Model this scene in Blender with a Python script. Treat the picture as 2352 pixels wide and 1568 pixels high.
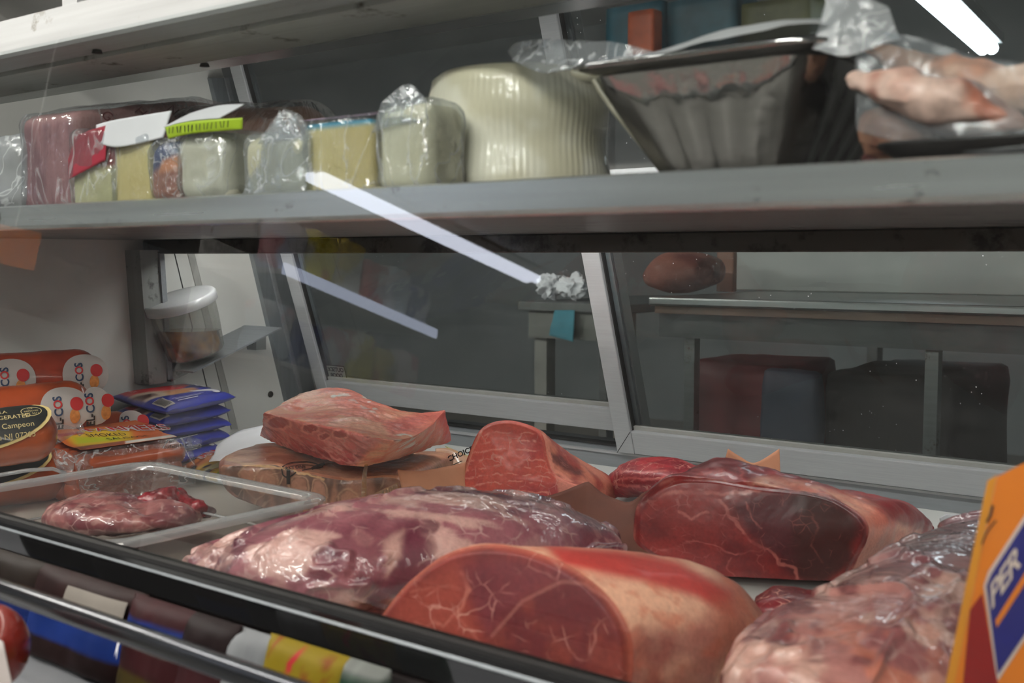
import bpy, bmesh, math, random
import numpy as np
from mathutils import Vector, Matrix

random.seed(7)
for o in list(bpy.data.objects):
    bpy.data.objects.remove(o, do_unlink=True)
SC = bpy.context.scene
COL = SC.collection

# ------------------------------------------------------------------ camera
ZC = 1.06                      # eye height above the shop floor
YAW, PITCH, LENS = 38.0, 4.27, 39.8
FPX = LENS / 36.0 * 2352.0
cam_data = bpy.data.cameras.new('camera')
cam = bpy.data.objects.new('camera', cam_data)
COL.objects.link(cam)
cam.location = (0, 0, ZC)
cam.rotation_euler = (math.radians(90 - PITCH), 0, math.radians(YAW))
cam_data.lens = LENS
cam_data.sensor_width = 36.0
cam_data.clip_start = 0.02
cam_data.dof.use_dof = True
cam_data.dof.focus_distance = 1.62
cam_data.dof.aperture_fstop = 9.0
SC.camera = cam

# ------------------------------------------------------------------ world, exposure
world = bpy.data.worlds.new('shop_ambience')
SC.world = world
world.use_nodes = True
world.node_tree.nodes['Background'].inputs[0].default_value = (0.92, 0.96, 1.0, 1)
world.node_tree.nodes['Background'].inputs[1].default_value = 0.08
SC.view_settings.view_transform = 'Standard'
SC.view_settings.look = 'None'
SC.view_settings.gamma = 1.0
SC.view_settings.use_curve_mapping = False
SC.view_settings.exposure = 0.12
REAR_FILL_POWER = 26.0  # added fill strip behind the shelf's rear bar
STRIP_POWER = 13.0             # lamp strip under the shelf's front edge
TUBE_POWER = 125.0             # radiance of the shop's fluorescent tubes
SC.cycles.max_bounces = 6
SC.cycles.transparent_max_bounces = 12
SC.cycles.glossy_bounces = 3
SC.cycles.diffuse_bounces = 2
SC.cycles.use_adaptive_sampling = True
SC.cycles.adaptive_threshold = 0.08
SC.cycles.adaptive_min_samples = 24
SC.cycles.use_denoising = True
SC.cycles.use_light_tree = False
SC.cycles.sample_clamp_indirect = 4.0

# ------------------------------------------------------------------ pixel <-> place helpers (photo frame 2352 x 1568)
CW = np.array([0, 0, ZC])
_R = np.array(cam.rotation_euler.to_matrix())
FWD = np.array([-math.sin(math.radians(YAW)), math.cos(math.radians(YAW)), 0.0])
RGT = np.array([math.cos(math.radians(YAW)), math.sin(math.radians(YAW)), 0.0])

def ray(u, v):
    d = _R @ np.array([(u - 1176.0) / FPX, -(v - 784.0) / FPX, -1.0])
    return d / (d @ FWD)
def at_d(u, v, d):
    return CW + ray(u, v) * d
def at_x(u, v, x):
    r = ray(u, v); return CW + r * (x / r[0])
def at_y(u, v, y):
    r = ray(u, v); return CW + r * (y / r[1])
def at_h(u, v, h):             # h: height relative to the eye
    r = ray(u, v); return CW + r * (h / r[2])
def at_plane(u, v, p, n):
    r = ray(u, v); return CW + r * (((p - CW) @ n) / (r @ n))
def proj(P):
    q = (np.asarray(P, float) - CW) @ _R
    return np.stack([1176.0 + FPX * q[:, 0] / -q[:, 2], 784.0 - FPX * q[:, 1] / -q[:, 2]], 1)

# ------------------------------------------------------------------ small maths
def lin(c):
    c = np.asarray(c, float) / 255.0
    return np.where(c <= 0.04045, c / 12.92, ((c + 0.055) / 1.055) ** 2.4)
def L4(*c):
    return tuple(lin(c)) + (1.0,)
def smooth(a, b, x):
    t = np.clip((x - a) / (b - a), 0, 1); return t * t * (3 - 2 * t)
def mix(a, b, t):
    t = np.asarray(t)[..., None]; return np.asarray(a) * (1 - t) + np.asarray(b) * t

def _hash(ix, iy, iz, seed):
    n = (ix.astype(np.int64) * 374761393 + iy.astype(np.int64) * 668265263 + iz.astype(np.int64) * 2147483647 + seed * 1274126177)
    n = (n ^ (n >> 13)) * 1274126177
    n = n & 0x7fffffff
    n = (n ^ (n >> 16)) * 60493
    return ((n & 0xffffff) / float(0xffffff))
def vnoise(P, scale, seed=0):
    P = np.asarray(P, float) * scale + 1000.37
    i = np.floor(P).astype(np.int64); f = P - i; f = f * f * (3 - 2 * f)
    r = 0
    for dx in (0, 1):
        for dy in (0, 1):
            for dz in (0, 1):
                w = (f[:, 0] if dx else 1 - f[:, 0]) * (f[:, 1] if dy else 1 - f[:, 1]) * (f[:, 2] if dz else 1 - f[:, 2])
                r = r + w * _hash(i[:, 0] + dx, i[:, 1] + dy, i[:, 2] + dz, seed)
    return r
def fbm(P, scale, octs=4, seed=0):
    r, a, tot = 0, 1.0, 0
    for k in range(octs):
        r = r + a * vnoise(P, scale * 2 ** k, seed + 17 * k); tot += a; a *= 0.5
    return r / tot
def ridge(P, scale, octs=3, seed=0):
    return 1 - np.abs(2 * fbm(P, scale, octs, seed) - 1)
def polyline_dist(uv, pts):
    d = np.full(len(uv), 1e9)
    for (a, b) in zip(pts[:-1], pts[1:]):
        a = np.array(a, float); b = np.array(b, float); ab = b - a
        t = np.clip(((uv - a) @ ab) / max(ab @ ab, 1e-9), 0, 1)
        d = np.minimum(d, np.linalg.norm(uv - (a + t[:, None] * ab), axis=1))
    return d
def line_mask(uv, pts, w):
    return 1 - smooth(w * 0.4, w, polyline_dist(uv, pts))
def poly_mask(uv, pts, soft=4.0):
    inside = np.zeros(len(uv), bool); n = len(pts)
    x, y = uv[:, 0], uv[:, 1]
    for k in range(n):
        x1, y1 = pts[k]; x2, y2 = pts[(k + 1) % n]
        if y1 == y2: continue
        c = ((y1 > y) != (y2 > y)) & (x < (x2 - x1) * (y - y1) / (y2 - y1) + x1)
        inside ^= c
    d = polyline_dist(uv, list(pts) + [pts[0]])
    sd = np.where(inside, d, -d)
    return smooth(-soft, soft, sd)
def catmull(pts, m, closed=False):
    pts = np.asarray(pts, float); n = len(pts)
    out = []
    segs = n if closed else n - 1
    for k in range(segs):
        if closed:
            p0, p1, p2, p3 = pts[(k - 1) % n], pts[k], pts[(k + 1) % n], pts[(k + 2) % n]
        else:
            p0, p1, p2, p3 = pts[max(k - 1, 0)], pts[k], pts[k + 1], pts[min(k + 2, n - 1)]
        for j in range(m):
            t = j / m
            out.append(0.5 * ((2 * p1) + (p2 - p0) * t + (2 * p0 - 5 * p1 + 4 * p2 - p3) * t * t + (3 * p1 - p0 - 3 * p2 + p3) * t ** 3))
    if not closed: out.append(pts[-1])
    return np.array(out)

# ------------------------------------------------------------------ materials
def new_mat(name):
    m = bpy.data.materials.new(name); m.use_nodes = True
    nt = m.node_tree; nt.nodes.clear()
    return m, nt
def N(nt, t, **kw):
    n = nt.nodes.new(t)
    for k, v in kw.items(): setattr(n, k, v)
    return n
def setin(n, **kw):
    for k, v in kw.items():
        n.inputs[k.replace('_', ' ')].default_value = v
def principled(nt):
    b = N(nt, 'ShaderNodeBsdfPrincipled'); o = N(nt, 'ShaderNodeOutputMaterial')
    nt.links.new(b.outputs[0], o.inputs[0]); return b
def add_bump(nt, bsdf, scale, strength, detail=4.0, dist=0.002, to='Normal', stretch=None, coords='Object', kind='noise'):
    tc = N(nt, 'ShaderNodeTexCoord'); mp = N(nt, 'ShaderNodeMapping')
    nt.links.new(tc.outputs[coords], mp.inputs[0])
    if stretch: mp.inputs['Scale'].default_value = stretch
    if kind == 'noise':
        nz = N(nt, 'ShaderNodeTexNoise'); nz.inputs['Scale'].default_value = scale; nz.inputs['Detail'].default_value = detail
        out = nz.outputs[0]
    else:
        nz = N(nt, 'ShaderNodeTexVoronoi'); nz.inputs['Scale'].default_value = scale; nz.feature = 'F1'
        out = nz.outputs[0]
    nt.links.new(mp.outputs[0], nz.inputs['Vector'])
    bp = N(nt, 'ShaderNodeBump'); bp.inputs['Strength'].default_value = strength; bp.inputs['Distance'].default_value = dist
    nt.links.new(out, bp.inputs['Height'])
    nt.links.new(bp.outputs[0], bsdf.inputs[to])
    return nz
def plain(name, rgb, rough=0.5, metal=0.0, coat=0.0, coat_rough=0.05, var=0.12, vscale=18.0, bump=0.0, bscale=60.0, stretch=None, spec=0.5):
    """A surface with slight procedural colour variation and fine relief."""
    m, nt = new_mat(name); b = principled(nt)
    c = lin(rgb)
    tc = N(nt, 'ShaderNodeTexCoord'); mp = N(nt, 'ShaderNodeMapping')
    nt.links.new(tc.outputs['Object'], mp.inputs[0])
    if stretch: mp.inputs['Scale'].default_value = stretch
    nz = N(nt, 'ShaderNodeTexNoise'); setin(nz, Scale=vscale, Detail=5.0)
    nt.links.new(mp.outputs[0], nz.inputs['Vector'])
    rp = N(nt, 'ShaderNodeValToRGB')
    rp.color_ramp.elements[0].position = 0.3; rp.color_ramp.elements[1].position = 0.7
    rp.color_ramp.elements[0].color = tuple(c * (1 - var)) + (1,)
    rp.color_ramp.elements[1].color = tuple(np.clip(c * (1 + var), 0, 1)) + (1,)
    nt.links.new(nz.outputs[0], rp.inputs[0]); nt.links.new(rp.outputs[0], b.inputs['Base Color'])
    setin(b, Roughness=rough, Metallic=metal)
    b.inputs['Coat Weight'].default_value = coat; b.inputs['Coat Roughness'].default_value = coat_rough
    b.inputs['Specular IOR Level'].default_value = spec
    if bump: add_bump(nt, b, bscale, bump, stretch=stretch)
    return m
def steel(name, rgb, rough, dirt=0.0, stretch=(0.4, 14, 14), metal=1.0, grime=(60, 56, 48)):
    """Brushed metal: streaks along x, optional grime spots."""
    m, nt = new_mat(name); b = principled(nt); c = lin(rgb)
    tc = N(nt, 'ShaderNodeTexCoord'); mp = N(nt, 'ShaderNodeMapping')
    nt.links.new(tc.outputs['Object'], mp.inputs[0]); mp.inputs['Scale'].default_value = stretch
    nz = N(nt, 'ShaderNodeTexNoise'); setin(nz, Scale=9.0, Detail=6.0); nt.links.new(mp.outputs[0], nz.inputs['Vector'])
    rp = N(nt, 'ShaderNodeValToRGB')
    rp.color_ramp.elements[0].position = 0.25; rp.color_ramp.elements[1].position = 0.75
    rp.color_ramp.elements[0].color = tuple(c * 0.86) + (1,); rp.color_ramp.elements[1].color = tuple(np.clip(c * 1.1, 0, 1)) + (1,)
    nt.links.new(nz.outputs[0], rp.inputs[0])
    colout = rp.outputs[0]
    if dirt > 0:
        n2 = N(nt, 'ShaderNodeTexNoise'); setin(n2, Scale=16.0, Detail=9.0, Roughness=0.72); nt.links.new(tc.outputs['Object'], n2.inputs['Vector'])
        r2 = N(nt, 'ShaderNodeValToRGB'); r2.color_ramp.elements[0].position = 0.62 - 0.12 * dirt; r2.color_ramp.elements[1].position = 0.70 - 0.08 * dirt
        nt.links.new(n2.outputs[0], r2.inputs[0])
        mx = N(nt, 'ShaderNodeMix', data_type='RGBA'); nt.links.new(r2.outputs[0], mx.inputs[0])
        nt.links.new(colout, mx.inputs[6]); mx.inputs[7].default_value = L4(*grime); colout = mx.outputs[2]
    nt.links.new(colout, b.inputs['Base Color'])
    setin(b, Metallic=metal, Roughness=rough)
    mr = N(nt, 'ShaderNodeMapRange'); mr.inputs[3].default_value = rough * 0.8; mr.inputs[4].default_value = rough * 1.3
    nt.links.new(nz.outputs[0], mr.inputs[0]); nt.links.new(mr.outputs[0], b.inputs['Roughness'])
    return m
def painted(name, rough=0.5, coat=0.0, coat_rough=0.06, bump=0.0, bscale=80, coat_bump=0.0, coat_bscale=25, spec=0.5, stretch=None, sss=0.0):
    """Colour comes from the mesh's Col attribute (the pattern of the thing itself)."""
    m, nt = new_mat(name); b = principled(nt)
    at = N(nt, 'ShaderNodeAttribute'); at.attribute_name = 'Col'
    nt.links.new(at.outputs[0], b.inputs['Base Color'])
    setin(b, Roughness=rough); b.inputs['Specular IOR Level'].default_value = spec
    b.inputs['Coat Weight'].default_value = coat; b.inputs['Coat Roughness'].default_value = coat_rough
    if sss: b.inputs['Subsurface Weight'].default_value = sss; b.inputs['Subsurface Radius'].default_value = (0.01, 0.004, 0.003); b.inputs['Subsurface Scale'].default_value = 0.6
    if bump: add_bump(nt, b, bscale, bump, stretch=stretch)
    if coat_bump: add_bump(nt, b, coat_bscale, coat_bump, detail=3.0, dist=0.006, to='Coat Normal')
    return m
def meat(name, vein_scale=55.0, vein_w=0.035, rough=0.38, coat=0.35, coat_rough=0.12, bump=0.35, bscale=110.0, wrap=False, wrapw=1.0, fat=(214, 150, 136), spec=0.5):
    """Raw meat: mesh colours plus fine fat veins where the Fat attribute asks for them."""
    m, nt = new_mat(name); b = principled(nt)
    at = N(nt, 'ShaderNodeAttribute'); at.attribute_name = 'Col'
    fa = N(nt, 'ShaderNodeAttribute'); fa.attribute_name = 'Fat'
    tc = N(nt, 'ShaderNodeTexCoord')
    wn = N(nt, 'ShaderNodeTexNoise'); setin(wn, Scale=vein_scale * 0.6, Detail=3.0); nt.links.new(tc.outputs['Object'], wn.inputs['Vector'])
    sub = N(nt, 'ShaderNodeVectorMath', operation='SUBTRACT'); nt.links.new(wn.outputs[1], sub.inputs[0]); sub.inputs[1].default_value = (0.5, 0.5, 0.5)
    scl = N(nt, 'ShaderNodeVectorMath', operation='SCALE'); nt.links.new(sub.outputs[0], scl.inputs[0]); scl.inputs['Scale'].default_value = 0.9 / vein_scale
    add = N(nt, 'ShaderNodeVectorMath', operation='ADD'); nt.links.new(tc.outputs['Object'], add.inputs[0]); nt.links.new(scl.outputs[0], add.inputs[1])
    vo = N(nt, 'ShaderNodeTexVoronoi', feature='DISTANCE_TO_EDGE'); vo.inputs['Scale'].default_value = vein_scale; nt.links.new(add.outputs[0], vo.inputs['Vector'])
    vr = N(nt, 'ShaderNodeMapRange', interpolation_type='SMOOTHSTEP'); vr.inputs[1].default_value = vein_w * 0.25; vr.inputs[2].default_value = vein_w * 1.5
    vr.inputs[3].default_value = 1.0; vr.inputs[4].default_value = 0.0; nt.links.new(vo.outputs['Distance'], vr.inputs[0])
    mn = N(nt, 'ShaderNodeTexNoise'); setin(mn, Scale=vein_scale * 0.75, Detail=2.0); nt.links.new(tc.outputs['Object'], mn.inputs['Vector'])
    mr = N(nt, 'ShaderNodeMapRange', interpolation_type='SMOOTHSTEP'); mr.inputs[1].default_value = 0.46; mr.inputs[2].default_value = 0.68; nt.links.new(mn.outputs[0], mr.inputs[0])
    mu = N(nt, 'ShaderNodeMath', operation='MULTIPLY'); nt.links.new(vr.outputs[0], mu.inputs[0]); nt.links.new(mr.outputs[0], mu.inputs[1])
    mu2 = N(nt, 'ShaderNodeMath', operation='MULTIPLY', use_clamp=True); nt.links.new(mu.outputs[0], mu2.inputs[0]); nt.links.new(fa.outputs['Fac'], mu2.inputs[1])
    # fibre grain
    gn = N(nt, 'ShaderNodeTexNoise'); setin(gn, Scale=vein_scale * 4.0, Detail=4.0, Roughness=0.65); nt.links.new(tc.outputs['Object'], gn.inputs['Vector'])
    gr = N(nt, 'ShaderNodeMapRange'); gr.inputs[1].default_value = 0.25; gr.inputs[2].default_value = 0.75; gr.inputs[3].default_value = 0.80; gr.inputs[4].default_value = 1.18; nt.links.new(gn.outputs[0], gr.inputs[0])
    gm = N(nt, 'ShaderNodeVectorMath', operation='SCALE'); nt.links.new(at.outputs[0], gm.inputs[0]); nt.links.new(gr.outputs[0], gm.inputs['Scale'])
    mx = N(nt, 'ShaderNodeMix', data_type='RGBA'); nt.links.new(mu2.outputs[0], mx.inputs[0]); nt.links.new(gm.outputs[0], mx.inputs[6]); mx.inputs[7].default_value = L4(*fat)
    nt.links.new(mx.outputs[2], b.inputs['Base Color'])
    setin(b, Roughness=rough); b.inputs['Specular IOR Level'].default_value = spec
    b.inputs['Subsurface Weight'].default_value = 0.0
    b.inputs['Coat Weight'].default_value = coat; b.inputs['Coat Roughness'].default_value = coat_rough
    bp = N(nt, 'ShaderNodeBump'); bp.inputs['Strength'].default_value = bump; bp.inputs['Distance'].default_value = 0.0012
    bn = N(nt, 'ShaderNodeTexNoise'); setin(bn, Scale=bscale, Detail=5.0, Roughness=0.6); nt.links.new(tc.outputs['Object'], bn.inputs['Vector'])
    nt.links.new(bn.outputs[0], bp.inputs['Height']); nt.links.new(bp.outputs[0], b.inputs['Normal'])
    if wrap:
        b.inputs['Coat Weight'].default_value = wrapw; b.inputs['Coat Roughness'].default_value = 0.07; b.inputs['Coat IOR'].default_value = 1.5
        cn = N(nt, 'ShaderNodeTexNoise'); setin(cn, Scale=17.0, Detail=3.0, Distortion=1.6); nt.links.new(tc.outputs['Object'], cn.inputs['Vector'])
        cb = N(nt, 'ShaderNodeBump'); cb.inputs['Strength'].default_value = 0.55; cb.inputs['Distance'].default_value = 0.01
        nt.links.new(cn.outputs[0], cb.inputs['Height']); nt.links.new(cb.outputs[0], b.inputs['Coat Normal'])
    return m
def film(name, tint=(245, 248, 250), haze=0.05, gloss=0.10, rough=0.08, bump=0.6, bscale=30.0, stretch=None, fres=0.55, crease=0.0, cscale=14.0):
    """Thin clear plastic: mostly see-through, glossy creases, a little milky."""
    m, nt = new_mat(name); o = N(nt, 'ShaderNodeOutputMaterial')
    tr = N(nt, 'ShaderNodeBsdfTransparent'); tr.inputs[0].default_value = L4(*tint)
    gl = N(nt, 'ShaderNodeBsdfGlossy'); gl.inputs['Roughness'].default_value = rough
    df = N(nt, 'ShaderNodeBsdfDiffuse'); df.inputs[0].default_value = (0.85, 0.86, 0.88, 1)
    lw = N(nt, 'ShaderNodeLayerWeight'); lw.inputs['Blend'].default_value = 0.25
    ma = N(nt, 'ShaderNodeMath', operation='MULTIPLY_ADD'); nt.links.new(lw.outputs['Fresnel'], ma.inputs[0]); ma.inputs[1].default_value = fres * 0.35; ma.inputs[2].default_value = gloss * 0.5; ma.use_clamp = True
    m1 = N(nt, 'ShaderNodeMixShader'); m1.inputs[0].default_value = haze; nt.links.new(tr.outputs[0], m1.inputs[1]); nt.links.new(df.outputs[0], m1.inputs[2])
    m2 = N(nt, 'ShaderNodeMixShader'); nt.links.new(ma.outputs[0], m2.inputs[0]); nt.links.new(m1.outputs[0], m2.inputs[1]); nt.links.new(gl.outputs[0], m2.inputs[2])
    nt.links.new(m2.outputs[0], o.inputs[0])
    tc = N(nt, 'ShaderNodeTexCoord'); mp = N(nt, 'ShaderNodeMapping'); nt.links.new(tc.outputs['Object'], mp.inputs[0])
    if stretch: mp.inputs['Scale'].default_value = stretch
    nz = N(nt, 'ShaderNodeTexNoise'); setin(nz, Scale=bscale, Detail=4.0, Distortion=1.0); nt.links.new(mp.outputs[0], nz.inputs['Vector'])
    bp = N(nt, 'ShaderNodeBump'); bp.inputs['Strength'].default_value = bump; bp.inputs['Distance'].default_value = 0.01
    nt.links.new(nz.outputs[0], bp.inputs['Height'])
    nt.links.new(bp.outputs[0], gl.inputs['Normal'])
    if crease:          # folded creases scatter light and read as thin pale lines
        cz = N(nt, 'ShaderNodeTexNoise'); setin(cz, Scale=cscale, Detail=3.0, Distortion=1.4); nt.links.new(mp.outputs[0], cz.inputs['Vector'])
        sb = N(nt, 'ShaderNodeMath', operation='SUBTRACT'); nt.links.new(cz.outputs[0], sb.inputs[0]); sb.inputs[1].default_value = 0.5
        ab = N(nt, 'ShaderNodeMath', operation='ABSOLUTE'); nt.links.new(sb.outputs[0], ab.inputs[0])
        cr = N(nt, 'ShaderNodeMapRange', interpolation_type='SMOOTHSTEP'); cr.inputs[1].default_value = 0.0; cr.inputs[2].default_value = 0.022; cr.inputs[3].default_value = haze + crease; cr.inputs[4].default_value = haze
        nt.links.new(ab.outputs[0], cr.inputs[0]); nt.links.new(cr.outputs[0], m1.inputs[0])
    return m
def pane(name, tint=(238, 243, 243), base=0.045, haze=0.0, smudge=0.0, k=0.9, specks=0.0):
    """Window glass: see-through with a mirror reflection that grows at grazing angles; faint smudges."""
    m, nt = new_mat(name); o = N(nt, 'ShaderNodeOutputMaterial')
    tr = N(nt, 'ShaderNodeBsdfTransparent'); tr.inputs[0].default_value = L4(*tint)
    gl = N(nt, 'ShaderNodeBsdfGlossy'); gl.inputs['Roughness'].default_value = 0.0
    lw = N(nt, 'ShaderNodeLayerWeight'); lw.inputs['Blend'].default_value = 0.18
    ma = N(nt, 'ShaderNodeMath', operation='MULTIPLY_ADD', use_clamp=True); nt.links.new(lw.outputs['Fresnel'], ma.inputs[0]); ma.inputs[1].default_value = k; ma.inputs[2].default_value = base
    m2 = N(nt, 'ShaderNodeMixShader'); nt.links.new(ma.outputs[0], m2.inputs[0]); nt.links.new(tr.outputs[0], m2.inputs[1]); nt.links.new(gl.outputs[0], m2.inputs[2])
    last = m2.outputs[0]
    if haze or smudge:
        df = N(nt, 'ShaderNodeBsdfDiffuse'); df.inputs[0].default_value = (0.8, 0.82, 0.84, 1)
        tc = N(nt, 'ShaderNodeTexCoord'); mp = N(nt, 'ShaderNodeMapping'); nt.links.new(tc.outputs['Object'], mp.inputs[0]); mp.inputs['Rotation'].default_value = (0, 0.6, 0); mp.inputs['Scale'].default_value = (1, 1, 6)
        nz = N(nt, 'ShaderNodeTexNoise'); setin(nz, Scale=4.0, Detail=8.0, Roughness=0.7); nt.links.new(mp.outputs[0], nz.inputs['Vector'])
        mr = N(nt, 'ShaderNodeMapRange'); mr.inputs[1].default_value = 0.45; mr.inputs[2].default_value = 0.8; mr.inputs[3].default_value = haze; mr.inputs[4].default_value = haze + smudge; nt.links.new(nz.outputs[0], mr.inputs[0])
        m3 = N(nt, 'ShaderNodeMixShader'); nt.links.new(mr.outputs[0], m3.inputs[0]); nt.links.new(last, m3.inputs[1]); nt.links.new(df.outputs[0], m3.inputs[2]); last = m3.outputs[0]
        if specks:      # dried droplets, denser in some places
            vo = N(nt, 'ShaderNodeTexVoronoi'); vo.inputs['Scale'].default_value = 95.0; nt.links.new(tc.outputs['Object'], vo.inputs['Vector'])
            r1 = N(nt, 'ShaderNodeMapRange'); r1.inputs[1].default_value = 0.06; r1.inputs[2].default_value = 0.12; r1.inputs[3].default_value = 1.0; r1.inputs[4].default_value = 0.0; nt.links.new(vo.outputs['Distance'], r1.inputs[0])
            n3 = N(nt, 'ShaderNodeTexNoise'); setin(n3, Scale=7.0, Detail=2.0); nt.links.new(tc.outputs['Object'], n3.inputs['Vector'])
            r3 = N(nt, 'ShaderNodeMapRange'); r3.inputs[1].default_value = 0.5; r3.inputs[2].default_value = 0.7; r3.inputs[4].default_value = specks; nt.links.new(n3.outputs[0], r3.inputs[0])
            mm = N(nt, 'ShaderNodeMath', operation='MULTIPLY', use_clamp=True); nt.links.new(r1.outputs[0], mm.inputs[0]); nt.links.new(r3.outputs[0], mm.inputs[1])
            m4 = N(nt, 'ShaderNodeMixShader'); nt.links.new(mm.outputs[0], m4.inputs[0]); nt.links.new(last, m4.inputs[1]); nt.links.new(df.outputs[0], m4.inputs[2]); last = m4.outputs[0]
    nt.links.new(last, o.inputs[0])
    return m
def emitter(name, rgb, strength):
    m, nt = new_mat(name); o = N(nt, 'ShaderNodeOutputMaterial'); e = N(nt, 'ShaderNodeEmission')
    e.inputs[0].default_value = L4(*rgb); e.inputs[1].default_value = strength
    nt.links.new(e.outputs[0], o.inputs[0]); return m

# ------------------------------------------------------------------ objects
def tag(o, label=None, cat=None, group=None, kind=None):
    if label: o['label'] = label
    if cat: o['category'] = cat
    if group: o['group'] = group
    if kind: o['kind'] = kind
    return o
def thing(name, loc, label, cat, group=None):
    o = bpy.data.objects.new(name, None); COL.objects.link(o)
    o.location = tuple(float(x) for x in loc); o.empty_display_size = 0.05
    return tag(o, label, cat, group)
def origin_of(o):
    p = np.zeros(3)
    while o is not None:
        p = p + np.array(o.location); o = o.parent
    return p
def mesh_obj(name, V, F, mat, parent=None, smooth_shade=True, col=None, fat=None, origin=None):
    V = np.asarray(V, float)
    if parent is not None: base = origin_of(parent)
    elif origin is not None: base = np.asarray(origin, float)
    else: base = np.array([(V[:, 0].min() + V[:, 0].max()) / 2, (V[:, 1].min() + V[:, 1].max()) / 2, V[:, 2].min()])
    me = bpy.data.meshes.new(name)
    F = F.tolist() if isinstance(F, np.ndarray) else F
    me.from_pydata((V - base).tolist(), [], F)
    if smooth_shade: me.polygons.foreach_set('use_smooth', [True] * len(me.polygons))
    if col is not None:
        a = me.color_attributes.new('Col', 'FLOAT_COLOR', 'POINT')
        c = np.ones((len(V), 4)); c[:, :3] = np.clip(col, 0, 1); a.data.foreach_set('color', c.ravel())
    if fat is not None:
        a = me.attributes.new('Fat', 'FLOAT', 'POINT'); a.data.foreach_set('value', np.asarray(fat, float))
    me.materials.append(mat); me.update()
    o = bpy.data.objects.new(name, me); COL.objects.link(o)
    if parent is not None: o.parent = parent
    else: o.location = tuple(base)
    return o
def bm_obj(name, bm, mat, parent=None, smooth_shade=False, origin=None):
    bmesh.ops.recalc_face_normals(bm, faces=bm.faces)
    bm.verts.index_update()
    V = [tuple(v.co) for v in bm.verts]; F = [[v.index for v in f.verts] for f in bm.faces]
    bm.free()
    return mesh_obj(name, V, F, mat, parent, smooth_shade, origin=origin)
def add_box(bm, x0, x1, y0, y1, z0, z1, bevel=0.0, M=None):
    g = bmesh.ops.create_cube(bm, size=1.0)
    vs = g['verts']
    for v in vs:
        v.co = Vector(((x0 + x1) / 2 + v.co.x * (x1 - x0), (y0 + y1) / 2 + v.co.y * (y1 - y0), (z0 + z1) / 2 + v.co.z * (z1 - z0)))
    if bevel:
        es = list({e for v in vs for e in v.link_edges})
        r = bmesh.ops.bevel(bm, geom=es, offset=bevel, segments=2, affect='EDGES', profile=0.5)
        vs = list({v for f in r['faces'] for v in f.verts} | {v for v in vs if v.is_valid})
    if M is not None:
        for v in vs: v.co = M @ v.co
    return vs
def box(name, mat, parent, x0, x1, y0, y1, z0, z1, bevel=0.0, M=None):
    bm = bmesh.new(); add_box(bm, x0, x1, y0, y1, z0, z1, bevel, M)
    return bm_obj(name, bm, mat, parent)
def extrude_yz(name, mat, parent, prof, x0, x1, smooth_shade=False):
    """A profile of (y, z) pairs drawn along x."""
    n = len(prof)
    V = [(x0, y, z) for y, z in prof] + [(x1, y, z) for y, z in prof]
    F = [[k, (k + 1) % n, (k + 1) % n + n, k + n] for k in range(n)] + [list(range(n))[::-1], list(range(n, 2 * n))]
    bm = bmesh.new(); vs = [bm.verts.new(v) for v in V]
    for f in F: bm.faces.new([vs[i] for i in f])
    return bm_obj(name, bm, mat, parent, smooth_shade)
def grid_faces(nu, nv, closed_u=False, off=0):
    """nv rows of nu points; row-major."""
    j, i = np.meshgrid(np.arange(nv - 1), np.arange(nu if closed_u else nu - 1), indexing='ij')
    i2 = (i + 1) % nu
    return np.stack([j * nu + i, j * nu + i2, (j + 1) * nu + i2, (j + 1) * nu + i], -1).reshape(-1, 4) + off
def normals(V, F):
    V = np.asarray(V); n = np.zeros_like(V)
    F = np.asarray(F)
    fn = np.cross(V[F[:, 2]] - V[F[:, 0]], V[F[:, 3]] - V[F[:, 1]])
    for k in range(4): np.add.at(n, F[:, k], fn)
    return n / np.maximum(np.linalg.norm(n, axis=1, keepdims=True), 1e-12)
def sweep(path, radii, nseg=10, caps=True):
    """A round tube through 3-D points; radii one or many. Returns V, F (quads/fans)."""
    path = np.asarray(path, float); n = len(path)
    radii = np.full(n, radii) if np.isscalar(radii) else np.asarray(radii, float)
    T = np.gradient(path, axis=0); T /= np.linalg.norm(T, axis=1, keepdims=True)
    up = np.array([0, 0, 1.0]) if abs(T[0, 2]) < 0.9 else np.array([1.0, 0, 0])
    V = []
    u = np.cross(T[0], up); u /= np.linalg.norm(u)
    for k in range(n):
        u = u - (u @ T[k]) * T[k]; u /= np.linalg.norm(u); w = np.cross(T[k], u)
        for j in range(nseg):
            a = 2 * math.pi * j / nseg
            V.append(path[k] + radii[k] * (math.cos(a) * u + math.sin(a) * w))
    F = grid_faces(nseg, n, True).tolist()
    if caps: F += [list(range(nseg))[::-1], list(range((n - 1) * nseg, n * nseg))]
    return np.array(V), F
def tube(name, mat, parent, path, radii, nseg=10):
    V, F = sweep(path, radii, nseg); return mesh_obj(name, V, F, mat, parent)
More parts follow.
